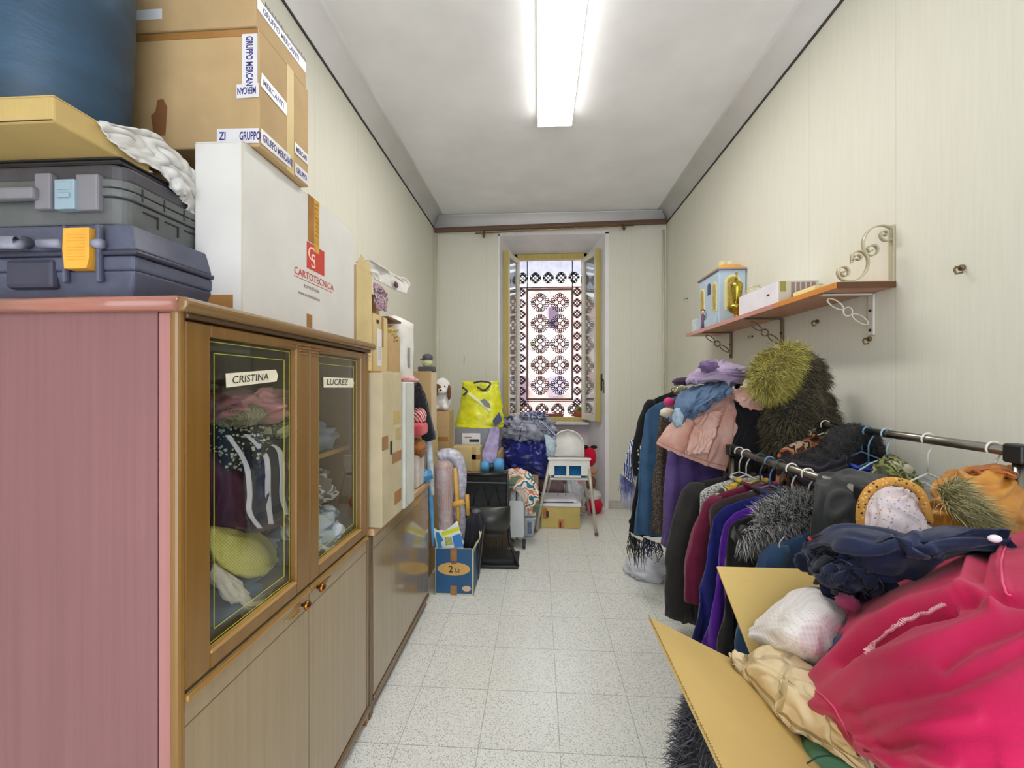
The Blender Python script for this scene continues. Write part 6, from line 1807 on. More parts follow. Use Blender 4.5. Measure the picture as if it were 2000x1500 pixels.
# white box
t = carton('shipping_box', 'white and grey printed box lying lengthwise on the wall shelf', 1.162, 1.355, 2.147, 2.55, 1.7385, 1.850, plain('box_white_lilac', (232, 228, 236), 0.45, var=0.03))
strip(t, 'y', 2.147, 1.166, 1.352, 1.741, 1.846, plain('box_grey_end', (206, 202, 186), 0.5, var=0.06), 'end_print')
strip(t, 'y', 2.1455, 1.172, 1.200, 1.795, 1.845, plain('olive_seal', (150, 146, 70), 0.5), 'seal')
for k in range(5):
    strip(t, 'y', 2.1455, 1.225 + k * .024, 1.242 + k * .024, 1.765, 1.84, GREYINK, 'print_column', 0.0004)
strip(t, 'x', 1.161, 2.22, 2.245, 1.79, 1.80, plain('rib_black', (34, 34, 34), 0.5), 'mark', 0.0006)
tag(MB().box(1.20, 1.33, 1.93, 2.09, 1.7385, 1.775).build('candle_box', plain('pale_butter', (240, 226, 166), 0.6, var=0.06), bevel=0.003), 'small pale yellow box near the front end of the shelf', 'box')

# ================================================================== GARMENT RACKS
CH = metal('rack_chrome', (150, 146, 138), 0.28)
BP = plain('black_plastic', (34, 34, 36), 0.38)
XA, ZA, XB_, ZB_ = 0.85, 1.057, 1.20, 1.172
R0, R1 = 1.16, 1.93
t = thing('garment_rack', 'chrome garment rack with two rails crowded with clothes along the right wall', 'garment rack', (1.02, 1.55, 0.0))
MB().cyl((XA, R0, ZA), (XA, R1, ZA), 0.0135, 20).build('rail', CH, t, smooth=True)
MB().cyl((XB_, R0 - .03, ZB_), (XB_, R1, ZB_), 0.0135, 20).build('rail', CH, t, smooth=True)
for x, z, y in ((XA, ZA, R0), (XA, ZA, R1), (XB_, ZB_, R0 - .02), (XB_, ZB_, R1)):
    MB().cyl((x, y, 0.07), (x, y, z - .02), 0.0125, 16).build('post', CH, t, smooth=True)
    MB().box(x - .02, x + .02, y - .022, y + .022, z - .028, z + .02).build('joint', BP, t, bevel=0.006)
for y in (R0, R1):
    MB().cyl((XA - .18, y, 0.06), (XB_ + .12, y, 0.06), 0.012, 14).build('foot_bar', CH, t, smooth=True)
    for x in (XA - .18, XB_ + .12):
        MB().lathe([(0, -.008), (.022, -.008), (.024, 0), (.022, .008), (0, .008)], (x, y, 0.0245), 18, axis='x').box(x - .012, x + .012, y - .010, y + .010, .045, .062).build('castor', BP, t)
MB().cyl((XA, R1, 0.06), (XA, R0, 0.06), 0.010, 12).build('long_bar', CH, t, smooth=True)
X3, Z3 = 0.95, 1.36
t = thing('garment_rack', 'second garment rack by the window wall, hidden under a heap of coats', 'garment rack', (0.95, 2.5, 0.0))
MB().cyl((X3, 2.10, Z3), (X3, 2.98, Z3), 0.0135, 16).build('rail', CH, t, smooth=True)
for y in (2.10, 2.98):
    MB().cyl((X3, y, 0.05), (X3, y, Z3 - .015), 0.0125, 14).build('post', CH, t, smooth=True)
    MB().cyl((X3 - .2, y, 0.03), (X3 + .2, y, 0.03), 0.014, 12).build('foot_bar', CH, t, smooth=True)
    MB().box(X3 - .02, X3 + .02, y - .02, y + .02, Z3 - .025, Z3 + .02).build('joint', BP, t, bevel=0.006)

def hanger(x, y, zr, label, mat, hw=0.19, drop=0.11, group=None):
    m = MB()
    r = 0.019
    hook = [(x + r * math.cos(a), y, zr + r * math.sin(a) + .001) for a in [math.radians(-150 + 190 * i / 12 + 10) for i in range(13)]]
    hook = [(x - r * math.cos(a) , y, zr + r * math.sin(a)) for a in [math.radians(-30 + 200 * i / 12) for i in range(13)]]
    hook += [(x + r, y, zr - .012), (x + .006, y, zr - .032), (x, y, zr - .05), (x, y, zr - drop + .02)]
    m.tube(hook, 0.0026, 8)
    arms = [(x, y, zr - drop + .02), (x - hw * .4, y, zr - drop - .005), (x - hw, y, zr - drop - .06), (x - hw * .97, y, zr - drop - .068), (x, y, zr - drop - .064), (x + hw * .97, y, zr - drop - .068), (x + hw, y, zr - drop - .06), (x + hw * .4, y, zr - drop - .005), (x, y, zr - drop + .02)]
    m.tube(arms, 0.003, 8)
    return tag(m.build('coat_hanger', mat, smooth=True), label, 'coat hanger', group)
HWt = plain('hanger_white', (232, 228, 222), 0.35)
HBl = plain('hanger_blue', (96, 140, 176), 0.35)
HDk = plain('hanger_teal', (56, 84, 96), 0.35)

def hang(name, label, cat, y, mat, hw, length, xr=XA, zr=ZA, drop=0.105, th=0.021, flare=1.15, seed=1, sleeve_len=0.0, sl_r=0.04, lean=0.0, slope=0.07, nfold=8, lapel=None, group=None, rot=0.0, hanger_mat=None, hl=None):
    zt = zr - drop
    t = thing(name, label, cat, (xr, y, zt - length), group)
    m = MB(); garment_body(m, xr, y, zt, hw, length, th, flare, seed, nfold, lean, slope, rot=rot, mi=0)
    m.build('body', mat, t, smooth=True)
    if sleeve_len:
        for s_ in (-1, 1):
            m = MB()
            sleeve(m, (xr + s_ * (hw - .03), y - .012, zt - slope * .55), (xr + s_ * (hw + .05) + lean * .3, y - .022, zt - slope * .55 - sleeve_len), sl_r * .8, sl_r, seed + s_, bend=(s_ * .03, 0, 0))
            m.build('sleeve', mat, t, smooth=True)
    if lapel is not None:
        m = MB()
        for s_ in (-1, 1):
            v = [(xr + s_ * .015, y - th * .9, zt + .004), (xr + s_ * .075, y - th * .8, zt - .03), (xr + s_ * .085, y - th * 1.5 - .006, zt - .13), (xr + s_ * .01, y - th * 1.6 - .008, zt - .24)]
            m.add(v, [(0, 1, 2, 3)])
        m.build('lapels', lapel, t, solid=0.006, bevel=0.002)
    m = MB().tube([(xr + .06 * math.cos(k * math.pi / 8), y + .022 * math.sin(k * math.pi / 8), zt + .002 + .008 * math.cos(k * math.pi / 4)) for k in range(16)], 0.008, 8, closed=True)
    m.build('collar', mat, t, smooth=True)
    if hanger_mat is not None:
        hanger(xr, y, zr, hl, hanger_mat, hw * .8, drop)
    return t
# --- second rack, far clothes
CHAR = fabric('charcoal_wool', (50, 48, 46), (40, 38, 38)); BLK = fabric('black_cloth', (30, 29, 32), (22, 21, 24))
hang('black_coat', 'black coat hanging farthest back on the second rack', 'coat', 2.86, BLK, 0.24, 0.95, X3 + .0, Z3, .06, seed=3, flare=1.2, sleeve_len=.5, slope=.10)
hang('denim_coat', 'long faded denim blue coat hanging beside the brown boucle coat', 'coat', 2.64, fabric('denim_blue', (66, 100, 134), (50, 80, 112)), 0.29, 0.86, X3, Z3, .07, seed=5, flare=1.28, slope=.12)
hang('boucle_coat', 'speckled brown boucle coat between the denim coat and the purple one', 'coat', 2.43, spotted('boucle_brown', (58, 50, 46), (132, 112, 96), 160, 0.33), 0.27, 0.77, X3, Z3, .07, seed=8, flare=1.2, slope=.12)
hang('purple_coat', 'dusty purple coat hanging under the peach jacket', 'coat', 2.22, fabric('dusty_purple', (104, 84, 142), (80, 62, 118)), 0.27, 0.77, X3, Z3, .07, seed=2, flare=1.2, slope=.12, nfold=6)
hang('dark_trousers', 'very dark brown trousers reaching lowest under the purple coat', 'trousers', 2.33, fabric('dark_brown', (52, 42, 44), (40, 32, 34)), 0.20, 1.0, X3 - .03, Z3, .2, seed=12, flare=1.15)
# scarves at the left
def fringe(t, pts, L, mat, n=40, seed=0, curl=.02):
    R = np.random.RandomState(seed); m = MB()
    C = catmull(pts, n)
    for p in C:
        for q in range(2):
            p_ = Vector(p) + Vector((R.randn() * .004, R.randn() * .006, 0)); l = L * (.6 + .7 * R.rand())
            a = p_ + Vector((R.randn() * curl, R.randn() * curl, -l * .5)); b = p_ + Vector((R.randn() * curl, R.randn() * curl, -l))
            m.tube([p_, a, b], [.0028, .0024, .001], 4)
    return m.build('fringe', mat, t)
t = thing('black_scarf', 'long black scarf with fringe and pale stripes at the left of the coats', 'scarf', tuple(at(1240, 1100, Y=2.80)))
G = [PY(2.78, (1268, 850), (1282, 856), (1292, 866)), PY(2.72, (1250, 920), (1262, 925), (1276, 930)), PY(2.70, (1234, 1000), (1246, 1005), (1258, 1008)), PY(2.72, (1228, 1038), (1242, 1044), (1256, 1050))]
sheet('cloth', G, BLK, t, nu=50, nv=20, amp=.008, freq=3, dirn=(.1, 1), seed=2, th=.012)
for (a_, b_) in (((1247, 902), (1262, 918)), ((1246, 914), (1260, 928))):
    MB().tube([at(*a_, Y=2.69), at(*b_, Y=2.69)], .005, 6).build('stripe', plain('stripe_cream', (214, 208, 190), 0.8), t)
fringe(t, PY(2.72, (1228, 1040), (1236, 1048), (1244, 1052), (1257, 1056)), .15, BLK, 15, 3, .014)
t = thing('striped_scarf', 'blue and white striped scarf with long fringe, leftmost of the hanging clothes', 'scarf', tuple(at(1225, 975, Y=2.98)))
SW = striped('scarf_stripes', (56, 66, 128), (220, 224, 236), 22, 'X', .85, .5, 3.0)
sheet('cloth', [PY(2.96, (1235, 856), (1250, 850), (1264, 856)), PY(2.90, (1228, 878), (1244, 880), (1258, 890)), PY(2.92, (1222, 905), (1236, 912), (1248, 920)), PY(2.94, (1216, 925), (1228, 935), (1238, 945))], SW, t, nu=50, nv=30, amp=.012, freq=4, dirn=(.3, 1), seed=4, crumple=.8, th=.015)
fringe(t, PY(2.94, (1213, 926), (1222, 934), (1232, 942), (1238, 946)), .16, fabric('fringe_blue', (84, 92, 150), (196, 202, 224)), 34, 5, .008)
t = thing('spotted_scarf', 'black cloth with cream blotches tucked between the scarf and the denim coat', 'scarf', tuple(at(1262, 905, Y=2.75)))
MB().ell(tuple(at(1262, 884, Y=2.72)), (.045, .04, .07), noise_amp=.3, seed=3, nu=28, nv=18).build('cloth', spotted('black_cream_blotch', (34, 32, 32), (226, 222, 200), 42, .36), t, smooth=True)
fringe(bpy.data.objects['denim_coat'], PY(2.62, (1258, 1050), (1270, 1056), (1290, 1062)), .09, fabric('dark_blue_yarn', (40, 50, 80)), 20, 9)
# fur coat
FD1 = fabric('fur_dark', (74, 68, 56), (48, 44, 38), bump=.2); FD2 = fabric('fur_mid', (134, 122, 92), (92, 84, 62), bump=.2)
t = thing('fur_coat', 'long-haired dark olive brown fur coat against the right wall', 'fur coat', tuple(at(1570, 905, Y=1.97)))
C = [PY(2.0, (1510, 702), (1548, 684, (-.05,)), (1582, 692, (-.04,)), (1602, 712)), PY(1.98, (1492, 765), (1535, 755, (-.08,)), (1590, 750, (-.07,)), (1618, 765)), PY(1.98, (1486, 835), (1532, 835, (-.1,)), (1585, 822, (-.09,)), (1640, 820)), PY(1.98, (1498, 912), (1542, 912, (-.08,)), (1595, 905, (-.08,)), (1655, 860))]
G = folds(surf(C, 40, 40), .02, 2.5, (.1, 1), 4, .6)
MB().grid(G).build('coat', fabric('fur_skin', (44, 40, 34), (34, 32, 28)), t, smooth=True, solid=.02, offset=-1)
m = MB(); fur_strands(m, G, 9000, .03, .0011, 3, .6); m.build('fur', [FD1, FD2], t)
ds = MB().grid(folds(surf([PY(1.93, (1572, 745), (1578, 760)), PY(1.87, (1560, 830), (1570, 832)), PY(1.87, (1556, 905), (1568, 906))], 20, 6), .002, 2)).build('opening_edge', fabric('fur_skin', (44, 40, 34)), t, smooth=True, solid=.01)
t = thing('fur_collar', 'fluffy yellow green fur collar lying on top of the dark fur coat', 'fur collar', tuple(at(1515, 790, Y=1.9)))
C = [PY(1.90, (1484, 700), (1512, 682, (-.04,)), (1546, 672, (-.04,)), (1576, 684)), PY(1.88, (1468, 728), (1498, 722, (-.06,)), (1532, 706, (-.07,)), (1570, 702)), PY(1.88, (1470, 752), (1500, 755, (-.05,)), (1530, 742, (-.05,)), (1556, 728)), PY(1.9, (1486, 772), (1505, 782), (1520, 776), (1536, 762))]
G = folds(surf(C, 30, 30), .01, 2, (.3, 1), 2, .8)
MB().grid(G).build('pelt', fabric('pelt_olive', (130, 124, 52), (108, 100, 40)), t, smooth=True, solid=.05, offset=-1)
m = MB(); fur_strands(m, G, 5200, .042, .0013, 7, .25, spread=.9); m.build('fur', [fabric('fur_yellow', (216, 208, 122), (186, 176, 84), bump=.1), fabric('fur_olive', (158, 146, 66), (112, 102, 46), bump=.1)], t)
# black jacket under peach
sheet('black_jacket', [PY(2.03, (1440, 770), (1480, 780), (1500, 800)), PY(2.0, (1436, 830), (1470, 830), (1500, 850)), PY(2.0, (1420, 920), (1450, 925), (1500, 925))], BLK, amp=.012, freq=3, dirn=(.1, 1), seed=6, th=.03)
tag(bpy.data.objects['black_jacket'], 'black jacket hanging between the peach jacket and the fur coat', 'jacket')
# peach jacket
t = thing('peach_jacket', 'peach pink denim jacket thrown over the second rack', 'jacket', tuple(at(1370, 920, Y=2.0)))
PE = plain('peach_denim', (220, 184, 170), .85, var=.1, vscale=10, bump=.5, bscale=160, c2=(206, 152, 136))
sheet('body', [PY(2.14, (1345, 792), (1385, 776), (1425, 760), (1452, 756)), PY(2.03, (1312, 822), (1360, 812, (-.03,)), (1410, 800, (-.03,)), (1452, 800)), PY(2.0, (1292, 850), (1340, 858, (-.02,)), (1390, 862, (-.03,)), (1436, 860)), PY(2.0, (1282, 868), (1330, 890), (1375, 908), (1418, 921))], PE, t, nu=80, nv=80, amp=.008, freq=2.5, dirn=(.15, 1), seed=9, crumple=.7, th=.012)
sheet('collar', [PY(2.0, (1430, 765), (1455, 756), (1480, 772)), PY(1.96, (1440, 782), (1465, 778), (1492, 794)), PY(1.97, (1450, 795), (1475, 800), (1484, 802))], PE, t, amp=.006, freq=2, seed=3, th=.012)
sheet('sleeve', [PY(1.97, (1362, 815), (1385, 806), (1408, 800)), PY(1.92, (1350, 850), (1375, 846), (1398, 842)), PY(1.92, (1340, 888), (1362, 886), (1384, 884))], PE, t, amp=.01, freq=1.5, dirn=(.1, 1), seed=5, th=.025)
for pts in ([(1284, 862), (1332, 883), (1378, 900), (1421, 912)], [(1425, 775), (1405, 830), (1380, 900)], [(1436, 800), (1430, 860), (1424, 915)]):
    MB().tube([Vector(p) for p in catmull([tuple(at(a, b_, Y=1.955)) for a, b_ in pts], 24)], .0022, 6).build('seam', fabric('peach_thread', (196, 130, 112), (180, 116, 100)), t, smooth=True)
# jeans
t = thing('blue_jeans', 'faded blue jeans thrown across the peach jacket', 'jeans', tuple(at(1350, 830, Y=1.9)))
JN = plain('faded_jeans', (92, 116, 146), .85, bump=.5, bscale=200, vscale=6, c2=(60, 82, 112))
sheet('leg', [PY(2.05, (1348, 756), (1380, 748), (1408, 744)), PY(1.93, (1322, 778), (1352, 776, (-.03,)), (1384, 768)), PY(1.90, (1316, 800), (1340, 804, (-.03,)), (1358, 800)), PY(1.92, (1314, 822), (1328, 828), (1338, 824))], JN, t, amp=.01, freq=2, dirn=(.1, 1), seed=7, th=.02)
sheet('leg', [PY(2.03, (1396, 746), (1418, 744), (1436, 748)), PY(1.93, (1376, 770), (1398, 774, (-.03,)), (1416, 766)), PY(1.88, (1354, 795), (1368, 800, (-.02,)), (1380, 792)), PY(1.90, (1342, 812), (1348, 818), (1356, 812))], JN, t, amp=.01, freq=2, dirn=(.1, 1), seed=12, th=.02)
MB().ell(tuple(at(1324, 816, Y=1.885)), (.022, .015, .038), noise_amp=.3, seed=4).build('cuff', plain('pale_denim', (166, 190, 208), .7, var=.2, vscale=60), t, smooth=True)
# lilac jumper
t = thing('lilac_jumper', 'lilac grey jumper crumpled at the very top of the clothes heap', 'jumper', tuple(at(1405, 748, Y=2.05)))
sheet('body', [PY(2.12, (1368, 712), (1400, 706, (-.03,)), (1440, 712, (-.03,)), (1470, 722)), PY(2.03, (1350, 732), (1395, 724, (-.04,)), (1440, 726, (-.04,)), (1466, 732)), PY(2.0, (1338, 744), (1385, 742, (-.02,)), (1430, 746, (-.02,)), (1446, 750))], fabric('lilac_knit', (170, 152, 178), (142, 124, 152)), t, nu=60, nv=60, amp=.014, freq=3, dirn=(1, .5), seed=6, crumple=.9, th=.03)
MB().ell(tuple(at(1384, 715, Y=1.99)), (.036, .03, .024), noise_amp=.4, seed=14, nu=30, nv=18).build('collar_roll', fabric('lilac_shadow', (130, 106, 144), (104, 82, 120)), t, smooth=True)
tag(MB().ell(tuple(at(1334, 745, Y=2.08)), (.045, .04, .018), noise_amp=.3, seed=3).build('plum_cloth', fabric('plum_cloth', (60, 44, 66)), smooth=True), 'dark plum cloth sticking out below the lilac jumper', 'cloth')
tag(MB().ell(tuple(at(1328, 762, Y=2.02)), (.035, .03, .022), noise_amp=.2, seed=5).build('floral_cloth', spotted('floral_olive', (90, 96, 76), (220, 214, 170), 90, .35, (196, 110, 120)), smooth=True), 'olive floral cloth peeping out left of the jeans', 'cloth')
tag(MB().ell(tuple(at(1307, 785, Y=2.02)), (.024, .02, .018), noise_amp=.3, seed=6).build('pink_cloth', fabric('deep_pink_cloth', (206, 70, 120), (170, 40, 96)), smooth=True), 'deep pink scrap of cloth left of the jeans', 'cloth')
tag(MB().ell(tuple(at(1303, 806, Y=2.08)), (.03, .03, .022), noise_amp=.3, seed=7).build('cream_cloth', fabric('cream_cloth', (230, 220, 200)), smooth=True), 'cream cloth peeping out above the peach jacket', 'cloth')
tag(MB().ell(tuple(at(1355, 838, Y=2.14)), (.13, .05, .14), noise_amp=.1, seed=27, nu=40, nv=26).build('clothes_heap', BLK, smooth=True), 'black clothes heaped under the peach jacket', 'clothes')
# white thin cloth on the floor behind
tag(MB().ell(tuple(at(1268, 1108, Y=3.05)), (.15, .12, .08), noise_amp=.3, seed=9, nu=40, nv=20).build('white_bundle', plain('white_bundle_plastic', (222, 224, 234), .5, var=.08, bump=.4, bscale=14), smooth=True), 'white plastic bundle on the floor below the fringed scarf', 'bundle')

# --- front rail, far to near
hang('charcoal_coat', 'charcoal coat with rounded sleeve at the far end of the front rail', 'coat', 1.86, CHAR, .21, .62, seed=4, flare=1.18, sleeve_len=.56, sl_r=.055, slope=.05, lapel=CHAR, hanger_mat=HWt, hl='white hanger of the charcoal coat, farthest on the front rail')
hang('checked_cardigan', 'grey houndstooth cardigan next to the charcoal coat', 'cardigan', 1.80, spotted('houndstooth', (196, 196, 190), (96, 98, 104), 170, .4), .185, .50, seed=6, flare=1.05, slope=.06, hanger_mat=HWt, hl='white hanger carrying the grey houndstooth cardigan')
hang('mustard_blouse', 'mustard yellow and green print blouse inside the houndstooth cardigan', 'blouse', 1.755, blotch('mustard_print', [(176, 140, 40), (206, 176, 60), (90, 96, 66), (210, 196, 150), (60, 70, 60)], 11), .14, .36, seed=7, flare=1.05, slope=.05)
hang('burgundy_blouse', 'burgundy blouse with long straight front on the front rail', 'blouse', 1.69, fabric('burgundy', (118, 34, 66), (92, 24, 50)), .20, .55, seed=8, flare=1.12, slope=.07, sleeve_len=.40, lapel=fabric('burgundy', (118, 34, 66)), hanger_mat=HDk, hl='dark teal hanger of the burgundy blouse')
hang('taupe_jacket', 'dark taupe jacket with lapels beside the burgundy blouse', 'jacket', 1.62, fabric('taupe', (74, 62, 60), (58, 48, 48)), .215, .50, seed=9, flare=1.1, slope=.07, lapel=fabric('taupe_lapel', (92, 80, 78), (74, 62, 60)), hanger_mat=HBl, hl='pale blue hanger of the dark taupe jacket')
hang('navy_dress', 'royal blue dress darkening to navy folds, before the purple dress', 'dress', 1.555, fabric('royal_navy', (30, 38, 120), (22, 26, 82)), .215, .56, seed=10, flare=1.45, slope=.07, nfold=8, hanger_mat=HDk, hl='dark teal hanger of the royal blue dress')
hang('violet_dress', 'bright violet dress with deep folds next to the black fur coat', 'dress', 1.485, fabric('bright_violet', (98, 40, 170), (70, 26, 130)), .21, .58, seed=11, flare=1.42, slope=.07, nfold=8, hanger_mat=HWt, hl='white hanger of the violet dress')
# black fur coat with silver collar
t = hang('black_fur_coat', 'black fur coat with a grey-tipped shaggy collar on the front rail', 'fur coat', 1.40, fabric('black_fur', (44, 42, 42), (30, 29, 30), bump=.9, weave=90), .235, .58, seed=13, flare=1.25, slope=.06, hanger_mat=HWt, hl='white hanger of the black fur coat')
C = [PY(1.36, (1580, 968), (1545, 972), (1505, 985)), PY(1.28, (1588, 990), (1540, 1000), (1480, 1012)), PY(1.26, (1585, 1015), (1530, 1030), (1450, 1040)), PY(1.29, (1560, 1040), (1510, 1058), (1438, 1062))]
C = [r[::-1] for r in C]
G = folds(surf(C, 30, 30), .008, 2, (.3, 1), 5, .6)
MB().grid(G).build('collar_pelt', fabric('collar_black', (42, 40, 42)), t, smooth=True, solid=.04, offset=-1)
m = MB(); fur_strands(m, G, 6500, .042, .0010, 5, .45, comb=(-.4, -.3, -.8), spread=.8)
m.build('collar_fur', [plain('fur_silver', (196, 196, 194), .8), plain('fur_black', (40, 40, 42), .8)], t)
hang('denim_jacket', 'mid blue denim jacket just behind the cardboard flap', 'jacket', 1.215, fabric('mid_denim', (54, 82, 118), (40, 62, 94)), .225, .55, seed=15, flare=1.05, slope=.10, sleeve_len=.42, drop=.10, lapel=fabric('mid_denim', (52, 88, 132)))
MB().tube([Vector(p) for p in catmull([tuple(at(a, b_, Y=1.19)) for a, b_ in ((1532, 1048), (1522, 1062), (1524, 1080), (1516, 1098))], 20)], .0016, 5).build('seam', plain('pale_thread', (170, 190, 210), .7), bpy.data.objects['denim_jacket'], smooth=True)
# fleece draped over the near end
FL = fabric('black_fleece', (60, 62, 62), (44, 46, 47), bump=.3)
sheet('black_fleece', [PY(1.34, (1600, 926), (1668, 915), (1735, 932), (1792, 955)), PY(1.25, (1592, 948), (1655, 940, (-.02,)), (1715, 955, (-.02,)), (1770, 975)), PY(1.19, (1588, 988), (1640, 985, (-.02,)), (1690, 990, (-.02,)), (1735, 1000)), PY(1.17, (1584, 1040), (1632, 1045, (-.02,)), (1680, 1048, (-.02,)), (1720, 1050)), PY(1.16, (1590, 1110), (1632, 1115), (1680, 1118), (1720, 1120))], FL, nu=70, nv=70, amp=.013, freq=2.3, dirn=(.05, 1), seed=3, crumple=.25, th=.01)
tag(bpy.data.objects['black_fleece'], 'charcoal black fleece blanket draped over the near end of the front rail', 'blanket')
t = thing('printed_cape', 'white lilac printed top with a leopard border beside the black fleece', 'top', tuple(at(1750, 1050, Y=1.06)))
CP = spotted('white_lilac_print', (226, 216, 220), (150, 140, 170), 110, .22, (206, 150, 120))
sheet('body', [PY(1.12, (1690, 975), (1722, 950, (-.02,)), (1762, 952, (-.02,)), (1796, 972)), PY(1.09, (1684, 1005), (1725, 985, (-.03,)), (1770, 982, (-.03,)), (1806, 995)), PY(1.07, (1690, 1045), (1735, 1040, (-.03,)), (1780, 1030, (-.03,)), (1815, 1030)), PY(1.07, (1700, 1090), (1740, 1090), (1785, 1085), (1820, 1080))], CP, t, nu=60, nv=60, amp=.009, freq=3, dirn=(.1, 1), seed=8, crumple=.4, th=.008)
LEO = spotted('leopard', (206, 150, 70), (52, 34, 24), 120, .30, (226, 190, 110))
q = [Vector(p) for p in catmull(PY(1.065, (1682, 1040), (1680, 1010), (1686, 978), (1704, 953), (1736, 940), (1770, 945), (1796, 962), (1808, 990), (1818, 1022)), 50)]
MB().tube(q, [.004 + .0065 * math.sin(math.pi * i / 49) ** .3 for i in range(50)], 12).build('border', LEO, t, smooth=True)

# --- back rail
t = thing('dotted_cloth', 'white cloth with black dots slung over the far end of the back rail', 'cloth', tuple(at(1560, 892, Y=1.9)))
PK = spotted('dotted_white', (226, 224, 216), (34, 34, 34), 60, .30, rnd=.6)
sheet('body', [PY(1.95, (1576, 826), (1586, 820), (1598, 824)), PY(1.90, (1566, 842), (1580, 834), (1594, 836)), PY(1.88, (1554, 868), (1568, 862), (1582, 862)), PY(1.87, (1546, 892), (1562, 892), (1576, 892))], PK, t, nu=40, nv=30, amp=.008, freq=2, dirn=(.1, 1), seed=2, th=.008)
hang('print_blouse', 'brown orange and black print blouse hanging beside the dotted cloth', 'blouse', 1.86, blotch('brown_orange_print', [(50, 36, 44), (170, 96, 50), (214, 150, 100), (36, 40, 46), (226, 196, 160), (110, 60, 40)], 14), .19, .5, xr=XB_, zr=ZB_, drop=.05, seed=5, hanger_mat=HWt, hl='white hanger of the brown print blouse on the back rail')
hang('dark_blouse', 'dark violet blouse behind the black furry stole on the back rail', 'blouse', 1.79, blotch('violet_brown', [(44, 30, 56), (70, 60, 60), (150, 90, 60)], 10), .19, .5, xr=XB_, zr=ZB_, drop=.07, seed=6)
BF1 = plain('stole_black', (36, 36, 37), .85); BF2 = plain('stole_grey', (74, 74, 72), .85)
t = thing('furry_stole', 'black furry stole arched over the back rail and trailing to the left', 'stole', tuple(at(1630, 930, Y=1.6)))
pts = [tuple(at(a, b_, Y=y)) for a, b_, y in ((1536, 908, 1.70), (1580, 906, 1.68), (1622, 890, 1.66), (1640, 862, 1.66), (1662, 848, 1.66), (1688, 850, 1.66), (1704, 868, 1.68), (1708, 892, 1.70))]
q = [Vector(p) for p in catmull(pts, 60)]
rad = [.028 + .020 * math.sin(math.pi * min(1, i / 40)) + .006 * noise.noise(Vector((i * .3, 0, 0))) for i in range(60)]
mm = MB().tube(q, rad, 24); V = np.array(mm.v[:60 * 24]).reshape(60, 24, 3); V = np.concatenate([V, V[:, :1]], axis=1)
mm.build('pelt', BF1, t, smooth=True)
m = MB(); fur_strands(m, V, 5000, .014, .0009, 8, .4, spread=.9)
Vf = V[:, ::-1]; fur_strands(m, Vf, 5000, .014, .0009, 9, .4, spread=.9)
m.build('fur', [BF1, BF2], t)
sheet('black_shawl', [PY(1.62, (1545, 900), (1600, 900), (1650, 880)), PY(1.58, (1550, 925), (1600, 930), (1655, 905)), PY(1.56, (1570, 950), (1620, 950), (1665, 935)), PY(1.56, (1580, 985), (1630, 985), (1670, 985))], fabric('dark_plum_black', (40, 34, 46), (28, 25, 32)), amp=.01, freq=2, seed=9, th=.02)
tag(bpy.data.objects['black_shawl'], 'plum black shawl hanging between the two rails under the furry stole', 'shawl')
hang('blue_blouse', 'shiny royal blue blouse under the pale blue hangers on the back rail', 'blouse', 1.60, plain('satin_royal', (34, 66, 180), .3, var=.3, vscale=9, bump=.3, bscale=30), .17, .45, xr=XB_ - .02, zr=ZB_, drop=.13, seed=7, hanger_mat=HBl, hl='pale blue hanger of the royal blue blouse')
hanger(XB_, 1.66, ZB_, 'pale blue empty hanger beside the furry stole', HBl, .15, .10)
hanger(XB_ - .0, 1.545, ZB_, 'pale blue hanger holding the camouflage hood', plain('hanger_ice', (170, 200, 220), .35), .14, .10)
t = thing('camouflage_hood', 'green camouflage jacket with hood hanging from the back rail', 'jacket', (XB_, 1.50, .7))
CM = blotch('camouflage', [(66, 72, 40), (120, 130, 62), (40, 36, 30), (150, 150, 100), (88, 92, 54), (186, 184, 158)], 13)
sheet('hood', [PY(1.53, (1708, 912), (1728, 892), (1752, 892), (1772, 908)), PY(1.46, (1700, 940), (1730, 915, (-.04,)), (1765, 915, (-.03,)), (1792, 935)), PY(1.45, (1704, 970), (1735, 950, (-.05,)), (1775, 950, (-.04,)), (1805, 965)), PY(1.46, (1715, 1010), (1745, 1000), (1785, 1000), (1815, 1005))], CM, t, amp=.014, freq=2.2, seed=6, crumple=.6, th=.02)
sheet('body', [PY(1.52, (1770, 915), (1790, 930), (1802, 960)), PY(1.48, (1760, 960), (1790, 970), (1806, 990)), PY(1.46, (1750, 1040), (1785, 1040), (1815, 1040))], CM, t, amp=.012, freq=2, seed=9, th=.02)
hanger(XB_, 1.39, ZB_, 'empty white hanger hanging alone against the wall on the back rail', HWt, .13, .125)
hanger(XB_ - .005, 1.195, ZB_, 'white hanger of the ochre jacket by the black joint', HWt, .10, .03 + .04)
t = thing('ochre_jacket', 'ochre orange satin jacket at the near end of the back rail', 'jacket', tuple(at(1920, 1060, Y=1.15)))
OJ = plain('ochre_satin', (208, 146, 62), .38, var=.25, vscale=6, bump=.4, bscale=24, c2=(168, 106, 36))
sheet('body', [PY(1.20, (1852, 925), (1895, 910, (-.02,)), (1955, 908, (-.02,)), (2030, 930)), PY(1.15, (1826, 962), (1885, 945, (-.05,)), (1950, 945, (-.05,)), (2040, 965)), PY(1.13, (1814, 1000), (1880, 995, (-.06,)), (1955, 1000, (-.06,)), (2050, 1010)), PY(1.13, (1820, 1045), (1885, 1050, (-.04,)), (1960, 1060, (-.04,)), (2050, 1070)), PY(1.13, (1830, 1100), (1890, 1110), (1960, 1110), (2050, 1110))], OJ, t, nu=80, nv=80, amp=.016, freq=2.6, dirn=(.6, 1), seed=11, crumple=.6, th=.012)
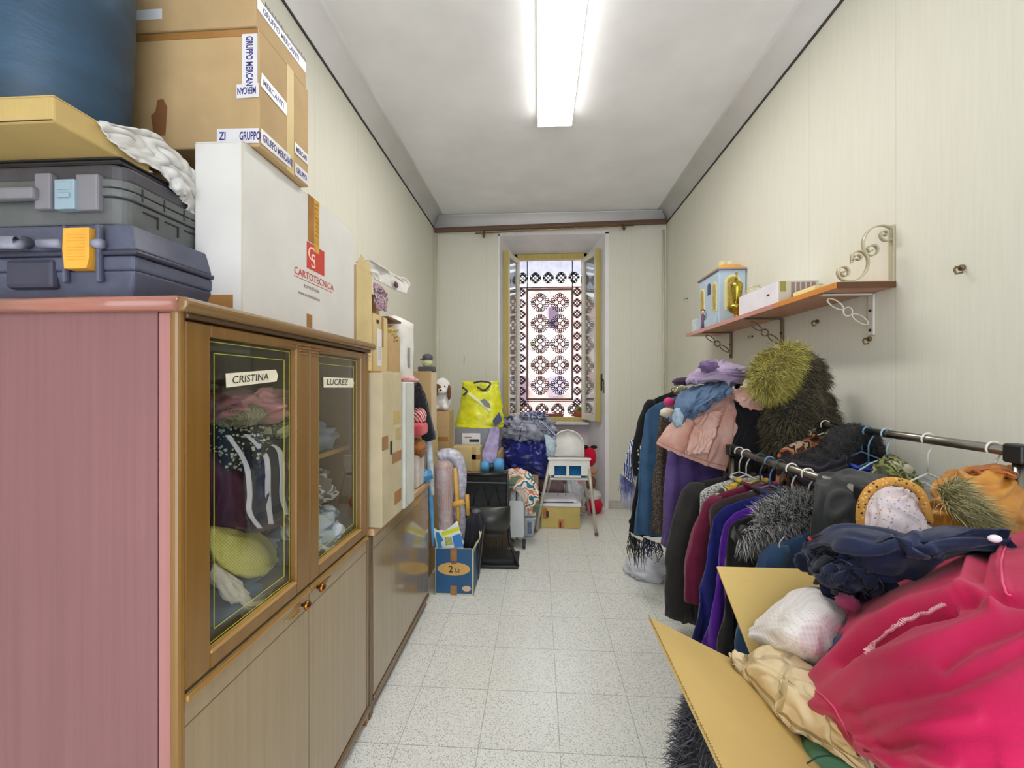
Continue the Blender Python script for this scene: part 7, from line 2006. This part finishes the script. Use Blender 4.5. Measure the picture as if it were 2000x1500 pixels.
sheet('hood', [PY(1.18, (1858, 930), (1900, 912), (1945, 906), (1985, 915)), PY(1.12, (1866, 940), (1905, 924), (1950, 920), (1982, 928)), PY(1.14, (1880, 945), (1910, 934), (1950, 930), (1972, 935))], plain('rust_lining', (176, 104, 48), .5, var=.15), t, amp=.006, freq=2, seed=3, th=.01)
C = [PY(1.07, (1836, 958), (1850, 948), (1866, 944)), PY(1.05, (1846, 985), (1866, 972), (1888, 966)), PY(1.04, (1868, 1010), (1892, 996), (1910, 990)), PY(1.03, (1900, 1035), (1918, 1020), (1936, 1016))]
G = folds(surf(C, 24, 14), .004, 2)
MB().grid(G).build('trim_pelt', fabric('trim_olive', (128, 122, 84), (100, 94, 60)), t, smooth=True, solid=.012)
m = MB(); fur_strands(m, G, 2600, .040, .0009, 4, .5, comb=(.5, -.2, -.7), spread=.7)
m.build('trim_fur', [plain('fur_straw', (206, 200, 154), .8), plain('fur_moss', (140, 134, 88), .8)], t)

# ================================================================== THE OPEN BOX IN FRONT
BX0, BX1, BY0, BY1, BZ = 0.442, 1.03, 0.20, 0.897, 0.757
carton('carton', 'closed carton on the floor under the open box of clothes', BX0 + .02, BX1 - .02, BY0 + .02, BY1 - .02, 0.001, 0.298, CARD)
t = thing('open_carton', 'big open cardboard box heaped with clothes, flaps spread, in the foreground', 'box', ((BX0 + BX1) / 2, (BY0 + BY1) / 2, 0.30))
FC = cardboard('flap_cardboard', (212, 184, 116), .06)
m = MB().box(BX0, BX0 + .005, BY0, BY1, .30, BZ).box(BX1 - .005, BX1, BY0, BY1, .30, BZ).box(BX0 + .005, BX1 - .005, BY0, BY0 + .005, .30, BZ).box(BX0 + .005, BX1 - .005, BY1 - .005, BY1, .30, BZ).box(BX0 + .005, BX1 - .005, BY0 + .005, BY1 - .005, .30, .306)
m.build('body', FC, t)
def slab(m, a, b, c, d, th):
    a, b, c, d = map(Vector, (a, b, c, d)); n = (b - a).cross(d - a).normalized() * th
    v = [a, b, c, d, a + n, b + n, c + n, d + n]
    return m.add(v, [(0, 3, 2, 1), (4, 5, 6, 7), (0, 1, 5, 4), (1, 2, 6, 5), (2, 3, 7, 6), (3, 0, 4, 7)])
A_ = at(1268, 1205, X=.222); Bn = Vector((.222, BY0 + .02, A_.z))
slab(MB(), (BX0, BY1, BZ), (BX0, BY0, BZ), tuple(Bn), tuple(A_), .005).build('left_flap', FC, t, bevel=.0008)
m = MB()       # corrugation showing along the cut edge of the flap
nn = 260
d_ = (Bn - A_) / nn
for i in range(nn):
    p = A_ + d_ * i + Vector((-.0007, 0, .0035)); q = A_ + d_ * (i + 1) + Vector((-.0007, 0, .0035))
    up_ = Vector((.0007, 0, .0011)) * (1 if i % 2 else -1)
    m.add([p + up_, q - up_, q - up_ + Vector((-.0004, 0, -.0007)), p + up_ + Vector((-.0004, 0, -.0007))], [(0, 1, 2, 3)])
m.build('corrugated_edge', plain('corrugation_brown', (120, 92, 50), .8), t, solid=.0006)
F1 = at(1400, 1106, Y=1.085); F2 = Vector((BX1 - .02, 1.085, F1.z + .0))
slab(MB(), (BX1, BY1, BZ), (BX0 + .003, BY1, BZ), tuple(F1), tuple(F2), .005).build('far_flap', FC, t, bevel=.0008)
slab(MB(), (BX1, BY0, BZ), (BX1, BY1, BZ), (BX1 + .13, BY1 - .02, BZ - .14), (BX1 + .13, BY0 + .02, BZ - .14), .005).build('right_flap', FC, t, bevel=.0008)
tag(MB().ell(((BX0 + BX1) / 2 + .0, (BY0 + BY1) / 2, .555), (.275, .33, .245), noise_amp=.06, seed=3, nu=60, nv=30, power=.7).build('clothes_bundle', fabric('navy_fill', (40, 48, 74), (30, 36, 58)), smooth=True), 'dark navy clothes filling the open box under the pink hoodie', 'clothes')

def PZ(*pts): return [tuple(at(a, b_, Z=z)) for a, b_, z in pts]
def project(P):
    d = P - np.array([0, 0, CAMZ])
    r = d[..., 0] * CA + d[..., 1] * SA; f = -d[..., 0] * SA + d[..., 1] * CA
    return 1000 + FPX * r / f, 752 - FPX * d[..., 2] / f
def on(G, px, py, lift=.006):
    """the point of a grid seen at a pixel, lifted a little towards the room"""
    x, y = project(G); i = np.argmin((x - px) ** 2 + (y - py) ** 2); p = Vector(G.reshape(-1, 3)[i])
    return tuple(p + (Vector((0, 0, CAMZ)) - p).normalized() * lift)

def softly(name, ctrl, mat, parent=None, nu=90, nv=90, amp=.008, freq=3, dirn=(1, .3), seed=0, crumple=.4, th=.012, creases=()):
    """a laid garment whose folds are given as lines: each crease is (points, height, width)"""
    G = surf(ctrl, nu, nv)
    du = np.gradient(G, axis=0); dv = np.gradient(G, axis=1)
    N = np.cross(du, dv); N /= (np.linalg.norm(N, axis=2, keepdims=True) + 1e-9)
    x, y = project(G)
    H = np.zeros(x.shape)
    for pts, hgt, wd in creases:
        best = np.full(x.shape, 1e9)
        for (ax, ay), (bx, by) in zip(pts[:-1], pts[1:]):
            dx, dy = bx - ax, by - ay
            u = np.clip(((x - ax) * dx + (y - ay) * dy) / (dx * dx + dy * dy), 0, 1)
            best = np.minimum(best, np.hypot(x - ax - u * dx, y - ay - u * dy))
        H += hgt * np.exp(-(best / wd) ** 2)
    if N[..., 2].mean() < 0: N = -N
    G = G + N * H[..., None]
    if (np.cross(np.gradient(G, axis=0), np.gradient(G, axis=1))[..., 2].mean()) < 0:
        G = folds(G, -amp, freq, dirn, seed, crumple)
    else:
        G = folds(G, amp, freq, dirn, seed, crumple)
    o = MB().grid(G).build(name, mat, parent, smooth=True, solid=th, offset=-1.0)
    return o, G
# cream quilt
def quilted(name, c, c2, scale=14):
    t = NT(name)
    vec = t.coord((1, 1, 1), rot=(0, 0, .6))
    v = t.n('ShaderNodeTexVoronoi', feature='DISTANCE_TO_EDGE'); v.inputs['Scale'].default_value = scale; v.inputs['Randomness'].default_value = .35
    t.l(vec, v.inputs['Vector'])
    s_ = t.ramp(v.outputs['Distance'], [(0.0, (0, 0, 0, 1)), (0.12, (.75, .75, .75, 1)), (0.4, (1, 1, 1, 1))])
    t.l(t.mix(t.noise(vec, 6), lin(c), lin(c2)), t.p.inputs['Base Color'])
    t.p.inputs['Roughness'].default_value = .8
    t.bump(s_, .9, .012)
    MATS[name] = t.m
    return t.m
QC = quilted('cream_quilting', (232, 214, 174), (220, 198, 156), 16)
softly('cream_quilt', [PZ((1445, 1292, .80), (1500, 1262, .835), (1560, 1285, .85), (1630, 1335, .85)), PZ((1437, 1303, .785), (1500, 1305, .845), (1565, 1340, .86), (1640, 1385, .86)), PZ((1462, 1325, .775), (1522, 1370, .81), (1585, 1405, .83), (1670, 1455, .84)), PZ((1495, 1362, .765), (1553, 1425, .775), (1615, 1465, .79), (1710, 1525, .80))], QC, amp=.006, freq=2, seed=3, th=.02, creases=(([(1440, 1305), (1470, 1330), (1560, 1420)], .008, 10), ([(1500, 1300), (1540, 1330), (1600, 1420)], -.006, 12)))
tag(bpy.data.objects['cream_quilt'], 'cream quilted bedspread at the left of the open box', 'quilt')
softly('green_quilt', [PZ((1540, 1425, .748), (1580, 1428, .775), (1640, 1445, .785), (1720, 1495, .79)), PZ((1540, 1462, .742), (1580, 1468, .775), (1640, 1485, .785), (1720, 1530, .785)), PZ((1556, 1505, .735), (1590, 1520, .745), (1640, 1545, .75), (1720, 1580, .75))], quilted('green_quilting', (84, 130, 98), (66, 110, 84), 9), amp=.004, freq=2, seed=8, th=.02)
tag(bpy.data.objects['green_quilt'], 'dull green quilted cloth at the bottom edge of the open box', 'quilt')
MB().tube([Vector(p) for p in catmull(PZ((1575, 1492, .782), (1600, 1478, .79), (1630, 1478, .795), (1655, 1490, .795)), 24)], .0012, 5).build('stitching', plain('dark_green_thread', (30, 64, 46), .8), bpy.data.objects['green_quilt'], smooth=True)
# white pillow
def waffle(name):
    t = NT(name); vec = t.coord()
    v = t.n('ShaderNodeTexVoronoi'); v.inputs['Scale'].default_value = 130; v.inputs['Randomness'].default_value = 0.0
    t.l(vec, v.inputs['Vector'])
    t.l(t.ramp(v.outputs['Distance'], [(0.1, lin((216, 212, 212))), (.6, lin((238, 235, 234)))]), t.p.inputs['Base Color'])
    t.p.inputs['Roughness'].default_value = .85
    t.bump(v.outputs['Distance'], .5, .002); MATS[name] = t.m; return t.m
o, G = softly('white_pillow', [PZ((1478, 1212, .83), (1530, 1166, .88), (1590, 1147, .90), (1660, 1170, .905)), PZ((1461, 1238, .81), (1530, 1210, .90), (1595, 1195, .925), (1665, 1205, .90)), PZ((1482, 1256, .80), (1530, 1258, .87), (1590, 1262, .885), (1650, 1280, .86)), PZ((1505, 1264, .79), (1545, 1288, .825), (1592, 1312, .825), (1640, 1340, .80))], waffle('white_waffle'), amp=.005, freq=1.5, seed=5, th=.03, creases=(([(1540, 1235), (1580, 1262), (1610, 1300)], .006, 12),))
tag(o, 'white waffle-weave pillow standing in the open box', 'pillow')
# navy clothes
NV = fabric('navy_jersey', (36, 46, 78), (28, 36, 62), bump=.25)
o, G = softly('navy_jeans', [PZ((1572, 1058, .975), (1620, 1075, 1.0), (1680, 1095, 1.01), (1745, 1120, 1.0)), PZ((1563, 1090, .94), (1612, 1115, .985), (1680, 1138, .985), (1750, 1150, .98)), PZ((1580, 1130, .90), (1622, 1155, .94), (1680, 1165, .95), (1735, 1172, .95)), PZ((1602, 1152, .87), (1640, 1188, .885), (1665, 1194, .90), (1715, 1180, .92))], fabric('navy_denim', (32, 40, 66), (24, 30, 52)), nu=120, nv=120, amp=.012, freq=4, dirn=(1, .8), seed=2, crumple=1.1, th=.02, creases=(([(1600, 1085), (1625, 1120), (1640, 1160)], .012, 9), ([(1650, 1100), (1690, 1130)], -.012, 8), ([(1570, 1095), (1600, 1145)], .010, 7), ([(1690, 1120), (1680, 1180)], .010, 8)))
tag(o, 'crumpled dark navy jeans hanging over the far side of the open box', 'jeans')
for pts in ([(1570, 1075), (1590, 1110), (1612, 1150), (1640, 1185)], [(1690, 1115), (1684, 1140), (1690, 1168)], [(1608, 1085), (1640, 1092), (1680, 1110)]):
    MB().tube([Vector(on(G, *p, lift=.003)) for p in [tuple(q) for q in catmull([(a, b_, 0) for a, b_ in pts], 16)] for p in [p[:2]]], .0014, 5).build('seam', plain('seam_slate', (84, 96, 130), .8), o, smooth=True)
o, G = softly('navy_sweater', [PZ((1586, 1046, 1.02), (1640, 1024, 1.07), (1760, 1034, 1.07), (1880, 1028, 1.09), (1975, 1048, 1.09)), PZ((1576, 1066, 1.0), (1650, 1052, 1.065), (1760, 1062, 1.075), (1860, 1056, 1.085), (1970, 1058, 1.085)), PZ((1592, 1082, .985), (1680, 1092, 1.03), (1765, 1090, 1.05), (1850, 1078, 1.065), (1960, 1066, 1.07)), PZ((1690, 1125, .985), (1735, 1138, .99), (1790, 1120, 1.01), (1850, 1094, 1.04), (1950, 1072, 1.05))], NV, nu=110, nv=110, amp=.005, freq=2, seed=4, crumple=.35, th=.02, creases=(([(1600, 1080), (1680, 1098), (1740, 1085), (1800, 1060)], .016, 12), ([(1640, 1066), (1720, 1075), (1790, 1052)], -.012, 10), ([(1800, 1060), (1830, 1085), (1780, 1125)], -.010, 9), ([(1745, 1045), (1790, 1030)], .008, 8)))
tag(o, 'smooth navy sweatshirt lying on top of the dark jeans', 'sweatshirt')
m = MB().ell(tuple(at(1943, 1052, Z=1.098)), (.010, .006, .006)); c_ = m.build('white_tag', plain('white_tag', (236, 232, 236), .5), o, smooth=True)
m = MB().ell(tuple(at(1584, 1052, Z=1.018)), (.006, .006, .005)); c_ = m.build('red_tag', plain('red_tag', (206, 60, 70), .5), o, smooth=True)
o, G = softly('navy_lining', [PZ((1650, 1205, .90), (1675, 1195, .92), (1700, 1200, .93)), PZ((1610, 1250, .865), (1640, 1250, .90), (1680, 1255, .93)), PZ((1596, 1285, .84), (1620, 1300, .87), (1660, 1310, .92))], fabric('slate_navy', (56, 64, 96), (42, 50, 80)), nu=30, nv=30, amp=.004, freq=2, seed=4, th=.012)
tag(o, 'slate navy garment peeping out left under the pink hoodie', 'garment')
# the pink hoodie
PKH = fabric('raspberry_fleece', (188, 26, 80), (168, 18, 68), bump=.3, scale=5)
t = thing('pink_hoodie', 'raspberry pink zipped hoodie spread over the heap in the open box', 'hoodie', tuple(at(1800, 1300, Z=.85)))
ctrl = [PZ((1698, 1162, .935), (1795, 1112, .995), (1900, 1068, 1.04), (1985, 1042, 1.07), (2080, 1010, 1.08)),
        PZ((1652, 1208, .905), (1745, 1180, .995), (1850, 1140, 1.04), (1960, 1110, 1.08), (2080, 1080, 1.09)),
        PZ((1612, 1288, .865), (1700, 1278, .97), (1800, 1240, 1.03), (1930, 1210, 1.06), (2080, 1180, 1.08)),
        PZ((1567, 1370, .80), (1662, 1368, .93), (1780, 1340, 1.0), (1900, 1320, 1.035), (2080, 1300, 1.05)),
        PZ((1628, 1420, .845), (1705, 1440, .905), (1800, 1450, .965), (1920, 1440, .995), (2080, 1430, 1.01)),
        PZ((1705, 1492, .845), (1750, 1530, .88), (1850, 1560, .925), (1960, 1560, .955), (2080, 1560, .97))]
# beyond the frame the hoodie falls away over the right and near sides of the heap
ctrl = [[Vector(q) for q in r] for r in ctrl]
for i, r in enumerate(ctrl):
    k = i / 5
    r.append(r[-1] + Vector((.10 + .16 * k, -.05 * (1 - k) - .03 * k, -.05 + .03 * k)))
    r.append(r[-1] + Vector((.02 + .10 * k, -.06, -.14)))
    for q in r: q.x = min(q.x, 1.16)
ctrl.append([q + Vector((.05 * (1 - j / 6) + .02, -.09, -.04)) for j, q in enumerate(ctrl[-1])])
ctrl.append([q + Vector((.02, -.015, -.07)) for j, q in enumerate(ctrl[-1])])
ctrl = [[tuple(q) for q in r] for r in ctrl]
o, G = softly('body', ctrl, PKH, t, nu=190, nv=190, amp=.003, freq=2.2, dirn=(1, .5), seed=6, crumple=.35, th=.014,
    creases=(([(1600, 1330), (1640, 1290), (1700, 1230), (1790, 1185), (1880, 1165)], .016, 14), ([(1650, 1300), (1700, 1262), (1780, 1212), (1860, 1192)], -.014, 9),
             ([(1580, 1375), (1620, 1385), (1680, 1430), (1760, 1500)], .010, 12), ([(1610, 1360), (1680, 1300), (1780, 1270), (1950, 1200)], .008, 16),
             ([(1630, 1400), (1720, 1370), (1850, 1340), (2000, 1270)], -.007, 20), ([(1690, 1460), (1780, 1420), (1900, 1400)], .007, 18), ([(1900, 1100), (1890, 1150), (1940, 1185)], .012, 12), ([(1925, 1075), (1912, 1130)], -.008, 9),
             ([(1960, 1060), (1952, 1110), (1966, 1160)], .006, 8), ([(1880, 1180), (1950, 1170), (2010, 1178)], -.010, 9), ([(1840, 1300), (1900, 1255), (2000, 1220)], -.006, 14), ([(1740, 1480), (1800, 1470), (1860, 1490)], .008, 14)))
# sweaters packed under the hoodie, closed mound
H_ = G[::8, ::8].copy(); nu_, nv_ = H_.shape[:2]
ce = np.array([.74, .56, 0])
H_[..., :2] = ce[:2] + (H_[..., :2] - ce[:2]) * .93
H_[..., 0] = np.clip(H_[..., 0], BX0 + .02, BX1 - .02); H_[..., 1] = np.clip(H_[..., 1], BY0 + .02, BY1 - .02)
H_[..., 2] -= .035
m = MB(); m.grid(H_)
nn_ = nu_ * nv_
border = [(0, j) for j in range(nv_)] + [(i, nv_ - 1) for i in range(1, nu_)] + [(nu_ - 1, j) for j in range(nv_ - 2, -1, -1)] + [(i, 0) for i in range(nu_ - 2, 0, -1)]
for (i, j) in border:
    q = H_[i, j]; m.v.append((float(q[0]), float(q[1]), .60))
L_ = len(border)
for k in range(L_):
    a_ = border[k][0] * nv_ + border[k][1]; b_ = border[(k + 1) % L_][0] * nv_ + border[(k + 1) % L_][1]
    m.f.append((a_, b_, nn_ + (k + 1) % L_, nn_ + k)); m.mi.append(0)
tag(m.build('sweater_pile', fabric('slate_knit', (62, 70, 98), (46, 54, 80)), smooth=True), 'slate blue sweaters packed directly under the pink hoodie', 'clothes')
def trail(G, pts, n, lift): return [Vector(on(G, q[0], q[1], lift)) for q in catmull([(a, b_, 0) for a, b_ in pts], n)]
def smoothpath(P, k=3):
    for _ in range(k):
        P = [P[0]] + [(P[i - 1] + P[i] * 2 + P[i + 1]) / 4 for i in range(1, len(P) - 1)] + [P[-1]]
    return P
ZP = plain('zip_pale', (236, 190, 200), .4); ZT_ = plain('zip_tape', (222, 130, 150), .6)
zp = smoothpath(trail(G, [(1690, 1278), (1718, 1250), (1755, 1222), (1800, 1200), (1850, 1184)], 60, .008))
MB().tube(zp, .0022, 6).build('zip_tape', ZT_, t, smooth=True)
m = MB()
for i in range(2, 58):
    p = zp[i]; d_ = (zp[i + 1] - zp[i - 1]).normalized(); s_ = d_.cross(Vector((0, 0, 1))).normalized()
    c = p + Vector((0, 0, .002)); a_ = c - s_ * .0042; b_ = c + s_ * .0042
    m.tube([a_, b_], .0009, 4)
m.build('zip_teeth', ZP, t)
zp = smoothpath(trail(G, [(1702, 1160), (1760, 1130), (1830, 1100), (1900, 1070), (1945, 1056)], 50, .008))
MB().tube(zp, .0026, 6).build('hem_zip', ZP, t, smooth=True)
for pts in ([(1966, 1062), (1955, 1100), (1962, 1150), (1975, 1165)], [(1586, 1345), (1612, 1362), (1642, 1405), (1660, 1440)]):
    MB().tube(smoothpath(trail(G, pts, 30, .003)), .0014, 5).build('seam', fabric('raspberry_seam', (232, 84, 130), (214, 60, 108)), t, smooth=True)
tag(MB().ell(tuple(at(1655, 1178, Z=.945)), (.014, .02, .012), noise_amp=.4, seed=3).build('mauve_scrap', fabric('mauve_fluff', (150, 60, 96), (120, 40, 76)), smooth=True), 'small mauve fluffy scrap between the dark jeans and the pink hoodie', 'scrap')
# dark fur thing beside the box
t = thing('dark_fur_bundle', 'black fur bundle standing on the floor under the left flap of the open box', 'fur', (.385, .98, .0))
mm = MB().ell((.385, 1.0, .31), (.066, .095, .308), nu=30, nv=24, noise_amp=.08)
mm.build('pelt', plain('bundle_black', (34, 34, 40), .85), t, smooth=True)
V = np.array(mm.v).reshape(25, 30, 3); V = np.concatenate([V, V[:, :1]], axis=1)[2:23]
m = MB(); fur_strands(m, V, 7000, .035, .001, 6, .5, spread=.8); fur_strands(m, V[:, ::-1], 7000, .035, .001, 7, .5, spread=.8)
m.build('fur', [plain('bundle_fur', (42, 42, 50), .8), plain('bundle_grey', (96, 96, 106), .8)], t)

# ================================================================== groups of repeats
def grp(names, g, test=lambda o: True):
    for o in bpy.data.objects:
        if o.parent is None and o.get('category') and o.name.split('.')[0] in names and test(o) and not o.get('group'):
            o['group'] = g
grp(('coat_hanger',), 'coat hangers on the garment racks')
grp(('shelf_bracket',), 'shelf brackets under the wall shelf')
grp(('wall_hook',), 'hooks screwed in the right wall', lambda o: o.location.x > 1.0)
grp(('tool_case',), 'tool cases on the tall cabinet')
grp(('garment_rack',), 'garment racks along the right wall')
grp(('carton', 'labelled_carton', 'open_carton', 'tall_flat_carton'), 'cartons stacked at the far left', lambda o: o.location.x < -0.3 and o.location.y > 1.6)
grp(('taped_carton', 'shallow_carton', 'white_carton', 'carton'), 'cartons on the tall cabinet', lambda o: o.location.x < -0.3 and o.location.y <= 1.6)
grp(('charcoal_coat', 'checked_cardigan', 'mustard_blouse', 'burgundy_blouse', 'taupe_jacket', 'navy_dress', 'violet_dress', 'black_fur_coat', 'denim_jacket'), 'clothes on the front rail')
grp(('print_blouse', 'dark_blouse', 'blue_blouse', 'ochre_jacket', 'camouflage_hood'), 'clothes on the back rail')
grp(('black_coat', 'denim_coat', 'boucle_coat', 'purple_coat', 'dark_trousers'), 'clothes hanging on the second rack')
grp(('paper_stack',), 'white folders under the high chair')
for o in bpy.data.objects:
    if '_base' in o:
        del o['_base']
